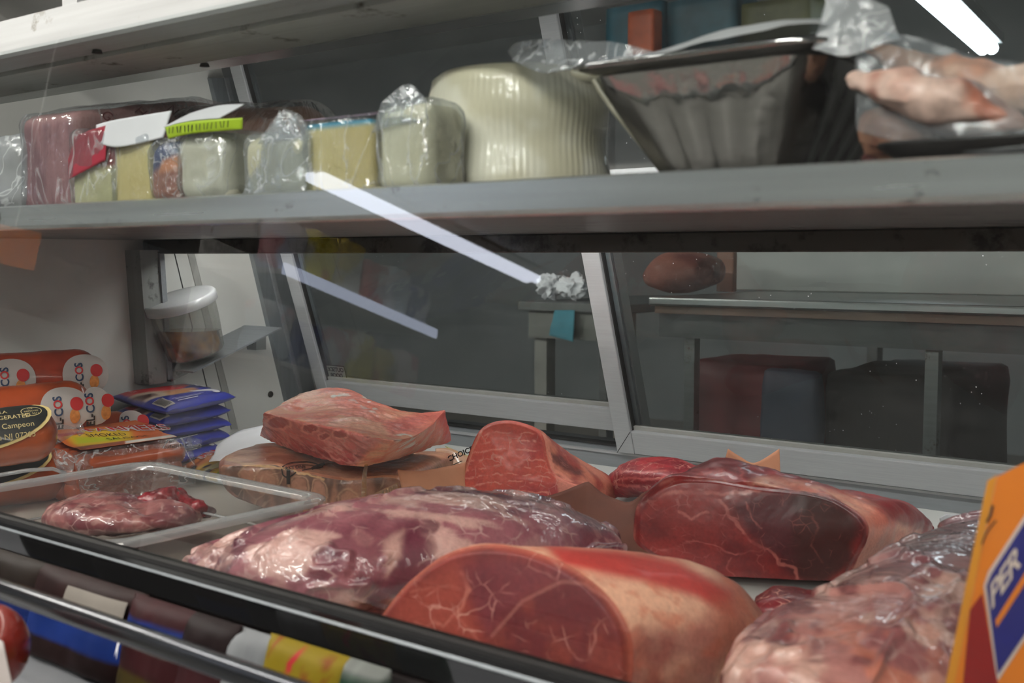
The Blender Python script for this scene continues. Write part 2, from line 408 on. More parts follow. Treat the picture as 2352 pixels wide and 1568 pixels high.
def sheet(name, mat, parent, top, bottom, thick=0.0008, rows=14, cols=30, noise=0.003, seed=1, bulge=None, origin=None, col=None):
    """A thin sheet (paper, film) ruled between two 3-D polylines, given real thickness."""
    A = catmull(top, max(2, cols // (len(top) - 1))); B = catmull(bottom, max(2, cols // (len(bottom) - 1)))
    def res(C, n):
        s = np.r_[0, np.cumsum(np.linalg.norm(np.diff(C, axis=0), axis=1))]; t = np.linspace(0, s[-1], n)
        return np.stack([np.interp(t, s, C[:, k]) for k in range(3)], 1)
    A, B = res(A, cols), res(B, cols)
    t = np.linspace(0, 1, rows)[:, None, None]
    G = A[None] * (1 - t) + B[None] * t
    if bulge is not None: G = G + np.sin(np.pi * t) * np.asarray(bulge)[None, None]
    V = G.reshape(-1, 3); F = grid_faces(cols, rows)
    nn = normals(V, F)
    V = V + nn * ((fbm(V, 22, 3, seed) - 0.5)[:, None] * 2 * noise)
    n = len(V)
    V2 = np.vstack([V + nn * thick / 2, V - nn * thick / 2])
    F2 = np.vstack([F, F[:, ::-1] + n]).tolist()
    edge = list(range(cols)) + [r * cols + cols - 1 for r in range(1, rows)] + [(rows - 1) * cols + c for c in range(cols - 2, -1, -1)] + [r * cols for r in range(rows - 2, 0, -1)]
    for a, b in zip(edge, edge[1:] + edge[:1]): F2.append([a, b, b + n, a + n][::-1])
    c = None
    if col is not None: c = np.vstack([col(V), col(V)])
    return mesh_obj(name, V2, F2, mat, parent, True, col=c, origin=origin)
def patch(name, mat, parent, fmap, nu, nv, paint=None):
    """A thin printed label following a surface; fmap(s, t) -> 3-D points for s, t in 0..1."""
    s, t = np.meshgrid(np.linspace(0, 1, nu), np.linspace(0, 1, nv))
    s, t = s.ravel(), t.ravel()
    V = fmap(s, t)
    return mesh_obj(name, V, grid_faces(nu, nv), mat, parent, True, col=paint(s, t) if paint else None)
def lettering(name, text, mat, parent, fmap, size=1.0, align='LEFT', spacing=1.0, shear=0.0, bold=0.0):
    """Flat text laid on a surface; fmap(x, y) -> 3-D points, text height about size."""
    cu = bpy.data.curves.new('txt', 'FONT'); cu.body = text; cu.size = size; cu.align_x = align; cu.space_character = spacing; cu.shear = shear; cu.offset = bold; cu.resolution_u = 3
    o = bpy.data.objects.new('txt', cu); COL.objects.link(o)
    me = bpy.data.meshes.new_from_object(o.evaluated_get(bpy.context.evaluated_depsgraph_get()))
    V = np.array([tuple(v.co) for v in me.vertices]); F = [list(p.vertices) for p in me.polygons]
    bpy.data.objects.remove(o, do_unlink=True); bpy.data.curves.remove(cu); bpy.data.meshes.remove(me)
    if len(V) == 0: return None
    return mesh_obj(name, fmap(V[:, 0], V[:, 1]), F, mat, parent, False)

def resample_angle(pts, n):
    """Closed outline -> n points at even angles round its centre (star-shaped outlines)."""
    C = catmull(pts, 12, True); c = np.array([(C[:, 0].min() + C[:, 0].max()) / 2, (C[:, 1].min() + C[:, 1].max()) / 2])
    d = C - c; a = np.unwrap(np.arctan2(d[:, 1], d[:, 0])); r = np.linalg.norm(d, axis=1)
    if a[-1] < a[0]: a, r = a[::-1], r[::-1]
    a = a - a[0] * 0
    k = np.argsort(a % (2 * np.pi)); aa = (a % (2 * np.pi))[k]; rr = r[k]
    aa = np.r_[aa - 2 * np.pi, aa, aa + 2 * np.pi]; rr = np.r_[rr, rr, rr]
    t = np.linspace(0, 2 * np.pi, n, endpoint=False)
    R = np.interp(t, aa, rr)
    return c + np.stack([np.cos(t), np.sin(t)], 1) * R[:, None]
def loft(sections, n=220, m=50, face_rings=60, round_edge=0.006, bulge=0.0, back_round=0.5):
    """A lump of meat lofted through outlines. sections: (outline in photo pixels, depth of its centre, plane yaw, plane tilt);
    each outline stands in its own upright plane in the room. The first is a cut face. Returns V, F, is_face."""
    rings = []
    for pts, d, yaw, tilt in sections:
        O = resample_angle(np.array(pts, float), n); c = (O.max(0) + O.min(0)) / 2
        p = at_d(c[0], c[1], d)
        ny = math.radians(YAW + yaw); tt = math.radians(tilt)
        nrm = np.array([math.sin(ny) * math.cos(tt), -math.cos(ny) * math.cos(tt), math.sin(tt)])
        rings.append(np.array([at_plane(u, v, p, nrm) for u, v in O]))
    rings = np.array(rings); S = len(rings)
    body = catmull(rings.reshape(S, -1), max(2, m // max(S - 1, 1))).reshape(-1, n, 3) if S > 1 else rings
    nrm0 = np.cross(rings[0][n // 4] - rings[0][0], rings[0][n // 2] - rings[0][0]); nrm0 /= np.linalg.norm(nrm0)
    if nrm0 @ (CW - rings[0].mean(0)) < 0: nrm0 = -nrm0
    c0 = rings[0].mean(0)
    V, rows, face = [], 0, []
    # face: from centre outwards
    for k in range(face_rings):
        s = (k + 1) / face_rings
        edge = smooth(0.93, 1.0, s)
        R = c0 + (rings[0] - c0) * (s * (1 - 0.0)) + nrm0 * (bulge * (1 - s * s) - round_edge * edge + round_edge)
        V.append(R); face.append(np.ones(n)); rows += 1
    for k in range(1, len(body)):
        V.append(body[k]); face.append(np.zeros(n)); rows += 1
    cb = body[-1].mean(0); axis = body[-1].mean(0) - body[-2].mean(0); axis /= max(np.linalg.norm(axis), 1e-9)
    rad = np.linalg.norm(body[-1] - cb, axis=1).mean()
    for k in range(1, 12):
        a = k / 12 * math.pi / 2
        V.append(cb + (body[-1] - cb) * math.cos(a) + axis * rad * back_round * math.sin(a)); face.append(np.zeros(n)); rows += 1
    V = np.vstack(V)
    F = grid_faces(n, rows, True)
    i0 = len(V); V = np.vstack([V, c0 + nrm0 * (bulge + round_edge), cb + axis * rad * back_round])
    face = np.r_[np.concatenate(face), 1, 0]
    fan = [[i0, (j + 1) % n, j] for j in range(n)] + [[i0 + 1, (rows - 1) * n + j, (rows - 1) * n + (j + 1) % n] for j in range(n)]
    return V, F, fan, face
def blob(spine, w, h, n=150, m=180, power=2.3, up=(0, 0, 1), flat_bottom=None, endround=0.08):
    """A lump lofted along a 3-D spine with elliptical sections (half-width w, half-height h per spine point)."""
    P = catmull(spine, max(2, m // (len(spine) - 1))); k = len(P)
    sp = np.linspace(0, 1, len(w)); t = np.linspace(0, 1, k)
    W = catmull(np.c_[sp, w, h], max(2, m // (len(w) - 1)))
    Wd, Hd = np.interp(t, np.linspace(0, 1, len(W)), W[:, 1]), np.interp(t, np.linspace(0, 1, len(W)), W[:, 2])
    e = np.minimum(t, 1 - t) / endround; cap = np.sqrt(np.clip(1 - (1 - np.clip(e, 0, 1)) ** 2, 0.0004, 1))
    T = np.gradient(P, axis=0); T /= np.linalg.norm(T, axis=1, keepdims=True)
    side = np.cross(T, np.array(up, float)); side /= np.linalg.norm(side, axis=1, keepdims=True); upv = np.cross(side, T)
    a = np.linspace(0, 2 * np.pi, n, endpoint=False)
    ca = np.sign(np.cos(a)) * np.abs(np.cos(a)) ** (2 / power); sa = np.sign(np.sin(a)) * np.abs(np.sin(a)) ** (2 / power)
    V = P[:, None] + side[:, None] * (ca[None, :, None] * (Wd * cap)[:, None, None]) + upv[:, None] * (sa[None, :, None] * (Hd * cap)[:, None, None])
    V = V.reshape(-1, 3)
    if flat_bottom is not None: V[:, 2] = np.where(V[:, 2] < flat_bottom, flat_bottom + (V[:, 2] - flat_bottom) * 0.06, V[:, 2])
    F = grid_faces(n, k, True)
    return V, F, [list(range(n)), list(range((k - 1) * n, k * n))[::-1]]
def displace(V, F, amt, scale, octs=4, seed=0, mask=None):
    nn = normals(V, np.asarray(F))
    d = (fbm(V, scale, octs, seed) - 0.5) * 2 * amt
    if mask is not None: d = d * mask
    return V + nn * d[:, None]
def surface_depth(V, px, py, rad=8.0):
    """Depth of a mesh's near side under photo pixels, read from its vertices."""
    uv = proj(V); dep = (V - CW) @ FWD; out = []
    for a, b in zip(np.atleast_1d(px), np.atleast_1d(py)):
        q = np.hypot(uv[:, 0] - a, uv[:, 1] - b); r = rad
        while (q < r).sum() < 4: r *= 1.5
        k = q < r; dm = dep[k].min(); j = k & (dep < dm + 0.035); w = 1 / (q[j] + 0.5) ** 2; out.append((dep[j] * w).sum() / w.sum())
    return np.array(out)
def on_surface(V, px, py, lift=0.002):
    return np.array([at_d(a, b, d - lift) for a, b, d in zip(px, py, surface_depth(V, px, py))])
def rounded_rect(x0, x1, y0, y1, r, seg=8):
    pts = []
    for cx, cy, a0 in ((x1 - r, y1 - r, 0), (x0 + r, y1 - r, 90), (x0 + r, y0 + r, 180), (x1 - r, y0 + r, 270)):
        for k in range(seg + 1):
            a = math.radians(a0 + 90 * k / seg); pts.append((cx + r * math.cos(a), cy + r * math.sin(a)))
    return pts
def rings_obj(name, mat, parent, rings, close_bottom=True, close_top=False, origin=None, noise=0, col=None):
    """Stacked closed rings of equal length joined into a skin."""
    n = len(rings[0]); V = np.vstack([np.asarray(r, float) for r in rings]); F = grid_faces(n, len(rings), True).tolist()
    if close_bottom: F.append(list(range((len(rings) - 1) * n, len(rings) * n)))
    if close_top: F.append(list(range(n))[::-1])
    return mesh_obj(name, V, F, mat, parent, True, origin=origin, col=None if col is None else col(V))

# ================================================================== materials used in many places
M_STEEL = steel('brushed_steel', (204, 208, 208), 0.24, dirt=0.12, metal=0.75)
M_STEEL_DARK = steel('dull_steel_underside', (120, 116, 112), 0.35, dirt=0.5, grime=(52, 40, 34))
M_GRIMY = steel('grimy_steel', (78, 76, 72), 0.5, dirt=0.9, grime=(36, 32, 27))
M_ALU = plain('grey_anodised_aluminium', (170, 172, 174), 0.42, metal=0.35, var=0.05, vscale=30, stretch=(0.5, 20, 20))
M_ALU_D = plain('grey_sill_metal', (128, 132, 136), 0.45, metal=0.3, var=0.08, stretch=(0.5, 10, 10))
M_JAMB = plain('dark_grey_jamb', (112, 118, 122), 0.4, metal=0.3, var=0.1, stretch=(6, 6, 0.4))
M_ENAMEL = plain('white_enamel', (214, 214, 210), 0.35, var=0.05, vscale=6, coat=0.15)
M_PANEL = plain('white_end_panel', (206, 206, 202), 0.4, var=0.07, vscale=5, bump=0.05)
M_CANOPY = steel('white_painted_beam', (190, 193, 193), 0.4, dirt=0.12, metal=0.0, grime=(120, 112, 98))
M_CANOPY_IN = steel('speckled_lamp_housing', (200, 202, 198), 0.45, dirt=0.32, metal=0.0, grime=(88, 74, 52))
M_BLACK = plain('black_rubber', (26, 26, 26), 0.6)
M_CHROME = plain('polished_rail', (104, 105, 107), 0.07, metal=0.92, var=0.05, bump=0.08, bscale=9)
M_GLASS_F = pane('front_glass_clear', (240, 244, 244), base=0.055, haze=0.001, smudge=0.012)
M_GLASS_D = pane('door_glass', (215, 222, 222), base=0.03, haze=0.008, smudge=0.03, k=0.7, specks=0.5)
M_SEAM = plain('grey_seam', (150, 150, 146), 0.5)
M_TUBE = emitter('fluorescent_tube_light', (255, 250, 242), TUBE_POWER)
M_TUBE_BACK = emitter('fluorescent_tube_light_back_room', (240, 248, 255), 9.0)
M_TUBE_DIM = emitter('aged_fluorescent_tube_light', (214, 224, 250), 4.5)
M_TUBE_FAR = emitter('far_fluorescent_tube_light', (232, 238, 255), 11.0)
M_LAMPBODY = plain('white_lamp_body', (225, 226, 224), 0.4, var=0.03)

# ================================================================== the case's measures
DECK = ZC - 0.34
X0, X1 = -1.78, 0.62            # inside left end, and far enough right to leave the frame
YDOOR, HDOOR, LEAN = 1.56, -0.306, 0.33   # door plane: y at height, leaning towards the shopper
AL = math.atan(LEAN)
D0 = np.array([0, YDOOR, ZC + HDOOR]); DS = np.array([0, -math.sin(AL), math.cos(AL)]); DN = np.array([0, -math.cos(AL), -math.sin(AL)])
def door_pt(x, s, n): return np.array([x, 0, 0]) + D0 + DS * s + DN * n
def door_mat4():
    M = Matrix.Identity(4)
    M.col[0] = (1, 0, 0, 0); M.col[1] = (*DN, 0); M.col[2] = (*DS, 0); M.col[3] = (*D0, 1)
    return M
MD = door_mat4()
def door_px(u, v, n=0.0):       # photo pixel -> (x, s) on the door plane
    p = at_plane(u, v, D0 + DN * n, DN); q = p - D0
    return p[0], q @ DS

# ================================================================== rooms
M_FLOOR = plain('grey_shop_floor', (120, 116, 110), 0.5, var=0.15, vscale=3)
M_CEIL = plain('white_ceiling_tiles', (188, 190, 190), 0.8, var=0.04, vscale=2)
M_WALL = plain('grey_back_room_wall', (122, 126, 126), 0.7, var=0.12, vscale=1.5)
M_WALL2 = plain('pale_shop_wall', (150, 150, 146), 0.7, var=0.1, vscale=1.5)
def struct(o): tag(o, kind='structure'); return o
struct(box('floor', M_FLOOR, None, -9, 7, -8, 8, -0.05, 0))
struct(box('ceiling', M_CEIL, None, -9, 7, -8, 8, 2.6, 2.65))
struct(box('wall_back', M_WALL, None, -9, 7, 6.4, 6.5, 0, 2.6))
struct(box('wall_front', M_WALL2, None, -9, 7, -8.1, -8, 0, 2.6))

# ================================================================== the case, one thing with its fixed parts
case = thing('display_case', ((X0 + X1) / 2, 1.03, 0), 'white and steel refrigerated butcher display case with a steel shelf', 'display case')
box('base_cabinet', M_JAMB, case, X0 - 0.04, X1, 0.55, 1.62, 0.0, DECK - 0.02)
box('deck', M_ENAMEL, case, X0, X1, 0.555, 1.55, DECK - 0.02, DECK, 0.002)
ep = extrude_yz('end_panel', M_PANEL, case, [(0.55, DECK - 0.02), (1.62, DECK - 0.02), (1.60, ZC - 0.306), (1.60 - 0.33 * 0.766, ZC + 0.46), (0.55, ZC + 0.46)], X0 - 0.04, X0)
# seams and cover strips of the end panel, running parallel to the leaning doors
def wall_strip(name, mat, a, b, w_px, t, parent):
    A0, A1 = at_x(a[0], a[1], X0), at_x(a[0] + w_px, a[1], X0)
    B0, B1 = at_x(b[0], b[1], X0), at_x(b[0] + w_px, b[1], X0)
    V = [*(A0, A1, B1, B0), *[p + np.array([t, 0, 0]) for p in (A0, A1, B1, B0)]]
    F = [[0, 1, 2, 3], [7, 6, 5, 4], [0, 4, 5, 1], [1, 5, 6, 2], [2, 6, 7, 3], [3, 7, 4, 0]]
    return mesh_obj(name, np.array(V), F, mat, parent, False)
wall_strip('seam', M_BLACK, (394, 560), (497, 985), 2.5, 0.0006, ep)
wall_strip('cover_strip', M_SEAM, (424, 560), (530, 985), 14, 0.003, ep)
wall_strip('corner_sheet', M_PANEL, (440, 560), (560, 1040), 66, 0.0015, ep)
wall_strip('corner_jamb', M_JAMB, (476, 180), (668, 990), 70, 0.012, ep)
wall_strip('jamb_rib', M_ALU_D, (505, 180), (697, 990), 8, 0.016, ep)
# rivet head near the corner
c = at_x(620, 905, X0)
bm = bmesh.new(); bmesh.ops.create_uvsphere(bm, u_segments=16, v_segments=8, radius=0.0065)
for v in bm.verts: v.co = Vector((v.co.x * 0.5 + c[0] + 0.002, v.co.y + c[1], v.co.z + c[2]))
bm_obj('rivet', bm, M_GRIMY, ep, True)
# sill with the door track
extrude_yz('door_sill', M_ALU_D, case, [(1.535, DECK), (1.535, ZC - 0.315), (1.545, ZC - 0.311), (1.556, ZC - 0.3095), (1.62, ZC - 0.309), (1.62, DECK)], X0, X1)
extrude_yz('sill_edge_bead', M_ALU, case, [(1.532, ZC - 0.318), (1.532, ZC - 0.3145), (1.537, ZC - 0.3135), (1.537, ZC - 0.318)], X0, X1)
extrude_yz('track_groove', M_BLACK, case, [(1.552, ZC - 0.3095), (1.552, ZC - 0.306), (1.575, ZC - 0.306), (1.575, ZC - 0.3095)], X0, X1)
# shelf
SH = ZC + 0.046
sh = box('shelf', M_STEEL_DARK, case, X0, X1, 0.603, 1.235, ZC + 0.030, SH)
extrude_yz('front_lip', M_STEEL, sh, [(0.603, ZC + 0.027), (0.598, ZC + 0.028), (0.596, ZC + 0.031), (0.597, ZC + 0.050), (0.600, ZC + 0.0515), (0.604, ZC + 0.0505), (0.606, ZC + 0.046), (0.606, ZC + 0.027)], X0, X1)
box('lamp_strip', emitter('shelf_lamp_strip_light', (255, 244, 232), STRIP_POWER), sh, X0 + 0.1, X1 - 0.1, 0.608, 0.632, ZC + 0.0292, ZC + 0.0299)
box('rear_bar', M_GRIMY, sh, X0, X1, 1.20, 1.232, ZC + 0.0055, ZC + 0.030, 0.002)
box('rear_fill_strip', emitter('rear_fill_strip_light', (250, 248, 244), REAR_FILL_POWER), sh, X0 + 0.1, X1 - 0.1, 1.233, 1.250, ZC + 0.014, ZC + 0.0295)  # unseen glowing strip, added to brighten the doors and the back of the deck
# canopy beam across the top front, with the lamp housing behind it
cb = extrude_yz('canopy_beam', M_CANOPY, case, [(0.600, ZC + 0.200), (0.597, ZC + 0.203), (0.600, ZC + 0.237), (0.606, ZC + 0.2395), (0.76, ZC + 0.2395), (0.76, ZC + 0.225), (0.642, ZC + 0.225), (0.642, ZC + 0.200)], X0, X1)
extrude_yz('shadow_gap', M_BLACK, cb, [(0.642, ZC + 0.2045), (0.648, ZC + 0.2045), (0.648, ZC + 0.225), (0.642, ZC + 0.225)], X0 + 0.35, X1)
extrude_yz('lamp_housing', M_CANOPY_IN, cb, [(0.648, ZC + 0.197), (0.728, ZC + 0.197), (0.733, ZC + 0.200), (0.735, ZC + 0.225), (0.648, ZC + 0.225)], X0 + 0.32, X1)
extrude_yz('inner_baffle', M_STEEL, cb, [(0.735, ZC + 0.207), (0.80, ZC + 0.207), (0.80, ZC + 0.226), (0.735, ZC + 0.226)], X0 + 0.25, X1)
for (u, v) in ((223, 118), (470, 149)):
    p = at_h(u, v, 0.1985)
    bm = bmesh.new(); bmesh.ops.create_cone(bm, cap_ends=True, segments=18, radius1=0.0052, radius2=0.004, depth=0.0035)
    for q in bm.verts: q.co = q.co + Vector((p[0], p[1], ZC + 0.1985))
    bm_obj('screw', bm, M_GRIMY, cb, True)
box('top_panel', M_ENAMEL, case, X0 - 0.04, X1, 0.78, 1.34, ZC + 0.44, ZC + 0.455)
box('canopy_post', M_CANOPY, cb, *([at_y(143, 10, 0.70)[0], at_y(177, 10, 0.70)[0]]), 0.70, 0.72, ZC + 0.239, ZC + 0.45)
# front glass in its bottom rail
GA, GB = np.array([0.535, ZC - 0.248]), np.array([0.594, ZC + 0.205])
gt = GB - GA; GNY, GNZ = -gt[1] / np.linalg.norm(gt), gt[0] / np.linalg.norm(gt)
o = extrude_yz('front_glass', M_GLASS_F, case, [tuple(GA), tuple(GA + np.array([0.0001, 0])), tuple(GB + np.array([0.0001, 0])), tuple(GB)], X0, X1)
me = o.data; bmx = bmesh.new(); bmx.from_mesh(me)      # one sheet of glass
bmesh.ops.delete(bmx, geom=[f for f in bmx.faces if f.calc_area() < 0.3 or f.calc_center_median().y + 1.03 > (GA[0] + GB[0]) / 2 + 0.00005], context='FACES_ONLY'); bmx.to_mesh(me); bmx.free()
fr = extrude_yz('front_rail', M_CHROME, case, [(0.5262, ZC - 0.2465), (0.5258, ZC - 0.2495), (0.5275, ZC - 0.2715), (0.530, ZC - 0.2740), (0.548, ZC - 0.2745), (0.548, ZC - 0.2465)], X0, X1)
extrude_yz('rail_gasket', M_BLACK, fr, [(0.5300, ZC - 0.2465), (0.5300, ZC - 0.2435), (0.5365, ZC - 0.2435), (0.5365, ZC - 0.2465)], X0, X1)
extrude_yz('rail_bead', M_JAMB, fr, [(0.5262, ZC - 0.2495), (0.5245, ZC - 0.2518), (0.5262, ZC - 0.2535), (0.528, ZC - 0.2525)], X0, X1)

# ================================================================== sliding doors at the back
M_STICKER = plain('pale_sticker', (120, 122, 118), 0.5, var=0.04); M_INK = plain('black_ink', (20, 20, 22), 0.6, var=0.02)
def sliding_door(name, xl, xr, s0, s1, n0, st, rail_h, label, thick=0.022):
    base = door_pt((xl + xr) / 2, s0, n0)
    t = thing(name, base, label, 'sliding door')
    B = lambda nm, m, a, b, c_, d, e, f, bv=0.0015, par=t: box(nm, m, par, a, b, c_, d, e, f, bv, MD)
    l = B('stile', M_ALU, xl, xl + st, n0, n0 + thick, s0, s1)
    r = B('stile', M_ALU, xr - st, xr, n0, n0 + thick, s0, s1)
    b = B('bottom_rail', M_ALU, xl + st, xr - st, n0 + 0.001, n0 + thick - 0.001, s0, s0 + rail_h)
    tp = B('top_rail', M_ALU, xl + st, xr - st, n0 + 0.001, n0 + thick - 0.001, s1 - rail_h, s1)
    B('gasket', M_BLACK, xl + st, xl + st + 0.0022, n0 + 0.004, n0 + 0.016, s0 + rail_h, s1 - rail_h, 0)
    B('gasket', M_SEAM, xl + st + 0.0022, xr - st, n0 + 0.004, n0 + 0.014, s0 + rail_h, s0 + rail_h + 0.006, 0)
    B('glazing_bar', M_ALU_D, xl + st + 0.0022, xl + st + 0.011, n0 + 0.0025, n0 + 0.008, s0 + rail_h, s1 - rail_h, 0)
    V = np.array([door_pt(xl + st, s0 + rail_h, n0 + 0.009), door_pt(xr - st, s0 + rail_h, n0 + 0.009), door_pt(xr - st, s1 - rail_h, n0 + 0.009), door_pt(xl + st, s1 - rail_h, n0 + 0.009)])
    mesh_obj('glass_pane', V, [[0, 1, 2, 3]], M_GLASS_D, t, False)
    return t, l, b
# left door, the further one
nL, nR = -0.012, 0.014
xl, sL = door_px(728, 890, nL + 0.02); xl_in, _ = door_px(750, 884, nL + 0.02)
_, s_bot = door_px(1005, 944, nL + 0.02); _, s_in = door_px(1100, 905, nL + 0.02)
_, s_bot2 = door_px(1416, 1020, nR + 0.02); xr_l, _ = door_px(1416, 1020, nR + 0.02); xr_in, s_in2 = door_px(1452, 973, nR + 0.02)
dl, dl_st, dl_b = sliding_door('sliding_door', xl, xr_in + 0.004, max(s_bot, 0.004), 0.80, nL, max(0.026, xl_in - xl), 0.040, 'left aluminium sliding glass door at the back, with a small sticker in its corner')
dr, dr_st, dr_b = sliding_door('sliding_door', xr_l, X1 - 0.02, 0.004, 0.80, nR, 0.032, 0.040, 'right aluminium sliding glass door overlapping the left one at the back')
# mitre cut in the right door's lower corner
V = []
a, b_ = door_pt(xr_l, 0.004, nR + 0.0224), door_pt(xr_l + 0.032, 0.044, nR + 0.0224)
dv = (b_ - a) / np.linalg.norm(b_ - a); sd = np.cross(dv, DN) * 0.0006
mesh_obj('mitre_line', np.array([a - sd, a + sd, b_ + sd, b_ - sd]), [[0, 1, 2, 3]], M_BLACK, dr_b, False)
# sticker on the far side of the left pane: read through the glass its letters stand reversed
xs0, ss0 = door_px(755, 868, nL + 0.009); xs1, ss1 = door_px(791, 840, nL + 0.009)
w_, h_ = (xs1 - xs0), (ss1 - ss0)
stk = patch('sticker', M_STICKER, dl, lambda s, t: np.array([door_pt(xs0 + w_ * a, ss0 + h_ * b, nL + 0.0095) for a, b in zip(s, t)]), 2, 2)
fr_ = lambda x, y: np.array([door_pt(xs1 - x, ss0 + y, nL + 0.0100) for x, y in zip(x, y)])
lettering('lettering', 'OUTSIDE', M_INK, stk, lambda x, y: fr_(x + w_ * 0.08, y + h_ * 0.55), size=h_ * 0.42, spacing=0.86, bold=0.0003)
lettering('lettering', 'DOOR', M_INK, stk, lambda x, y: fr_(x + w_ * 0.2, y + h_ * 0.13), size=h_ * 0.42, spacing=0.86, bold=0.0003)
for (a0, a1, b0, b1) in ((0, 1, 0, 0.06), (0, 1, 0.94, 1), (0, 0.04, 0, 1), (0.96, 1, 0, 1)):
    mesh_obj('sticker_border', np.array([door_pt(xs0 + w_ * p, ss0 + h_ * q, nL + 0.0101) for p, q in ((a0, b0), (a1, b0), (a1, b1), (a0, b1))]), [[0, 1, 2, 3]], M_INK, stk, False)

# ================================================================== bracket on the end wall, holding a leaning tub
br = thing('shelf_bracket', at_x(350, 880, X0 + 0.02), 'scuffed grey steel bracket post with a slanting arm on the end wall', 'bracket')
pt, pb = at_x(330, 574, X0 + 0.03), at_x(352, 880, X0 + 0.03)
yw = 0.5 * abs(at_x(378, 700, X0 + 0.03)[1] - at_x(312, 700, X0 + 0.03)[1])
def slanted_box(name, mat, parent, A, B, half_y, x_a, x_b):
    V = []
    for P in (A, B):
        for dy in (-half_y, half_y):
            for x in (x_a, x_b): V.append((x, P[1] + dy, P[2]))
    F = [[0, 1, 3, 2], [4, 6, 7, 5], [0, 4, 5, 1], [2, 3, 7, 6], [0, 2, 6, 4], [1, 5, 7, 3]]
    return mesh_obj(name, np.array(V), F, mat, parent, False)
M_SCUFF = steel('scuffed_bracket_steel', (132, 134, 132), 0.5, dirt=0.55, stretch=(9, 9, 0.5), grime=(58, 58, 54), metal=0.4)
slanted_box('post', M_SCUFF, br, pt, pb, yw * 0.62, X0, X0 + 0.045)
slanted_box('post_flange', M_ALU_D, br, pt + np.array([0, yw * 0.78, 0]), pb + np.array([0, yw * 0.78, 0.006]), yw * 0.17, X0, X0 + 0.05)
aa, ab = at_x(385, 862, X0 + 0.03), at_x(588, 762, X0 + 0.03)
slanted = np.array([ab[1] - aa[1], ab[2] - aa[2]]); slanted /= np.linalg.norm(slanted); nrm_ = np.array([-slanted[1], slanted[0]])
def arm_box(name, mat, a2, b2, w0, w1, x_a, x_b, parent):
    V = []
    for P in (a2, b2):
        for k in (w0, w1):
            for x in (x_a, x_b): V.append((x, P[1] + nrm_[0] * k, P[2] + nrm_[1] * k))
    F = [[0, 1, 3, 2], [4, 6, 7, 5], [0, 4, 5, 1], [2, 3, 7, 6], [0, 2, 6, 4], [1, 5, 7, 3]]
    return mesh_obj(name, np.array(V), F, mat, parent, False)
arm = arm_box('arm', M_SCUFF, aa, ab, -0.012, 0.010, X0, X0 + 0.035, br)
arm_box('arm_ledge', M_ALU_D, aa, ab, 0.010, 0.013, X0, X0 + 0.11, br)
e0, e1 = at_x(600, 765, X0 + 0.03), at_x(600, 803, X0 + 0.03)
slanted_box('arm_foot', M_SCUFF, br, e0, e1, 0.012, X0, X0 + 0.03)
# the tub: a clear round container with a lid, tilted with the arm; oil inside stays level
tub = thing('food_tub', (X0 + 0.06, (aa[1] + ab[1]) / 2, (aa[2] + ab[2]) / 2 + 0.02), 'clear lidded tub of amber oil and vegetables on the slanting arm', 'container')
M_TUB = film('cloudy_tub_plastic', (225, 226, 222), haze=0.09, gloss=0.12, rough=0.2, bump=0.15)
M_LID = film('milky_lid', (215, 216, 212), haze=0.5, gloss=0.15, rough=0.2, bump=0.1)
def oilpaint():
    m = plain('amber_oil_with_bits', (128, 88, 26), 0.15, var=0.75, vscale=46, coat=0.6)
    return m
M_OIL = oilpaint(); M_OILTOP = plain('amber_oil_surface', (176, 138, 52), 0.08, var=0.12, vscale=30, coat=0.5)
ax = np.array([0, nrm_[0], nrm_[1]]); sy = np.array([0, slanted[0], slanted[1]]); sx = np.array([1.0, 0, 0])
cb0 = at_x(436, 818, X0 + 0.062)
cb0 = np.array([X0 + 0.066, cb0[1] + 0.012, cb0[2] + 0.004])
HT, R0, R1 = 0.104, 0.052, 0.060
angs = np.linspace(0, 2 * math.pi, 48, endpoint=False)
ring = lambda h, r: np.array([cb0 + ax * h + r * (math.cos(a) * sx + math.sin(a) * sy) for a in angs])
rings_obj('wall', M_TUB, tub, [ring(HT, R1), ring(HT * 0.6, R0 + 0.006), ring(0.006, R0), ring(0.001, R0 - 0.004), ring(0.0, R0 - 0.006)])
rings_obj('lid', M_LID, tub, [ring(HT - 0.012, R1 + 0.003), ring(HT - 0.011, R1 + 0.005), ring(HT + 0.003, R1 + 0.005), ring(HT + 0.006, R1 + 0.002), ring(HT + 0.003, R1 - 0.006), ring(HT + 0.003, 0.01)], True)
zl = at_x(450, 757, cb0[0])[2]
def level(h, r):
    P = ring(h, r); return P
low = [ring(0.004, R0 - 0.003), ring(0.03, R0 - 0.001), ring(0.09, R0 + 0.004)]
# clip the liquid at its level: move points along the tub axis down to the level plane
rows = []
for k in range(14):
    P = ring(0.003 + k * 0.007, R0 - 0.004 + k * 0.0004)
    over = P[:, 2] > zl; P[over] = P[over] - ax * ((P[over, 2] - zl) / ax[2])[:, None]
    rows.append(P)
rings_obj('oil_body', M_OIL, tub, rows[::-1], True)
topP = rows[-1]; mesh_obj('oil_surface', np.vstack([topP, topP.mean(0)]), [[len(topP), k, (k + 1) % len(topP)] for k in range(len(topP))], M_OILTOP, tub)

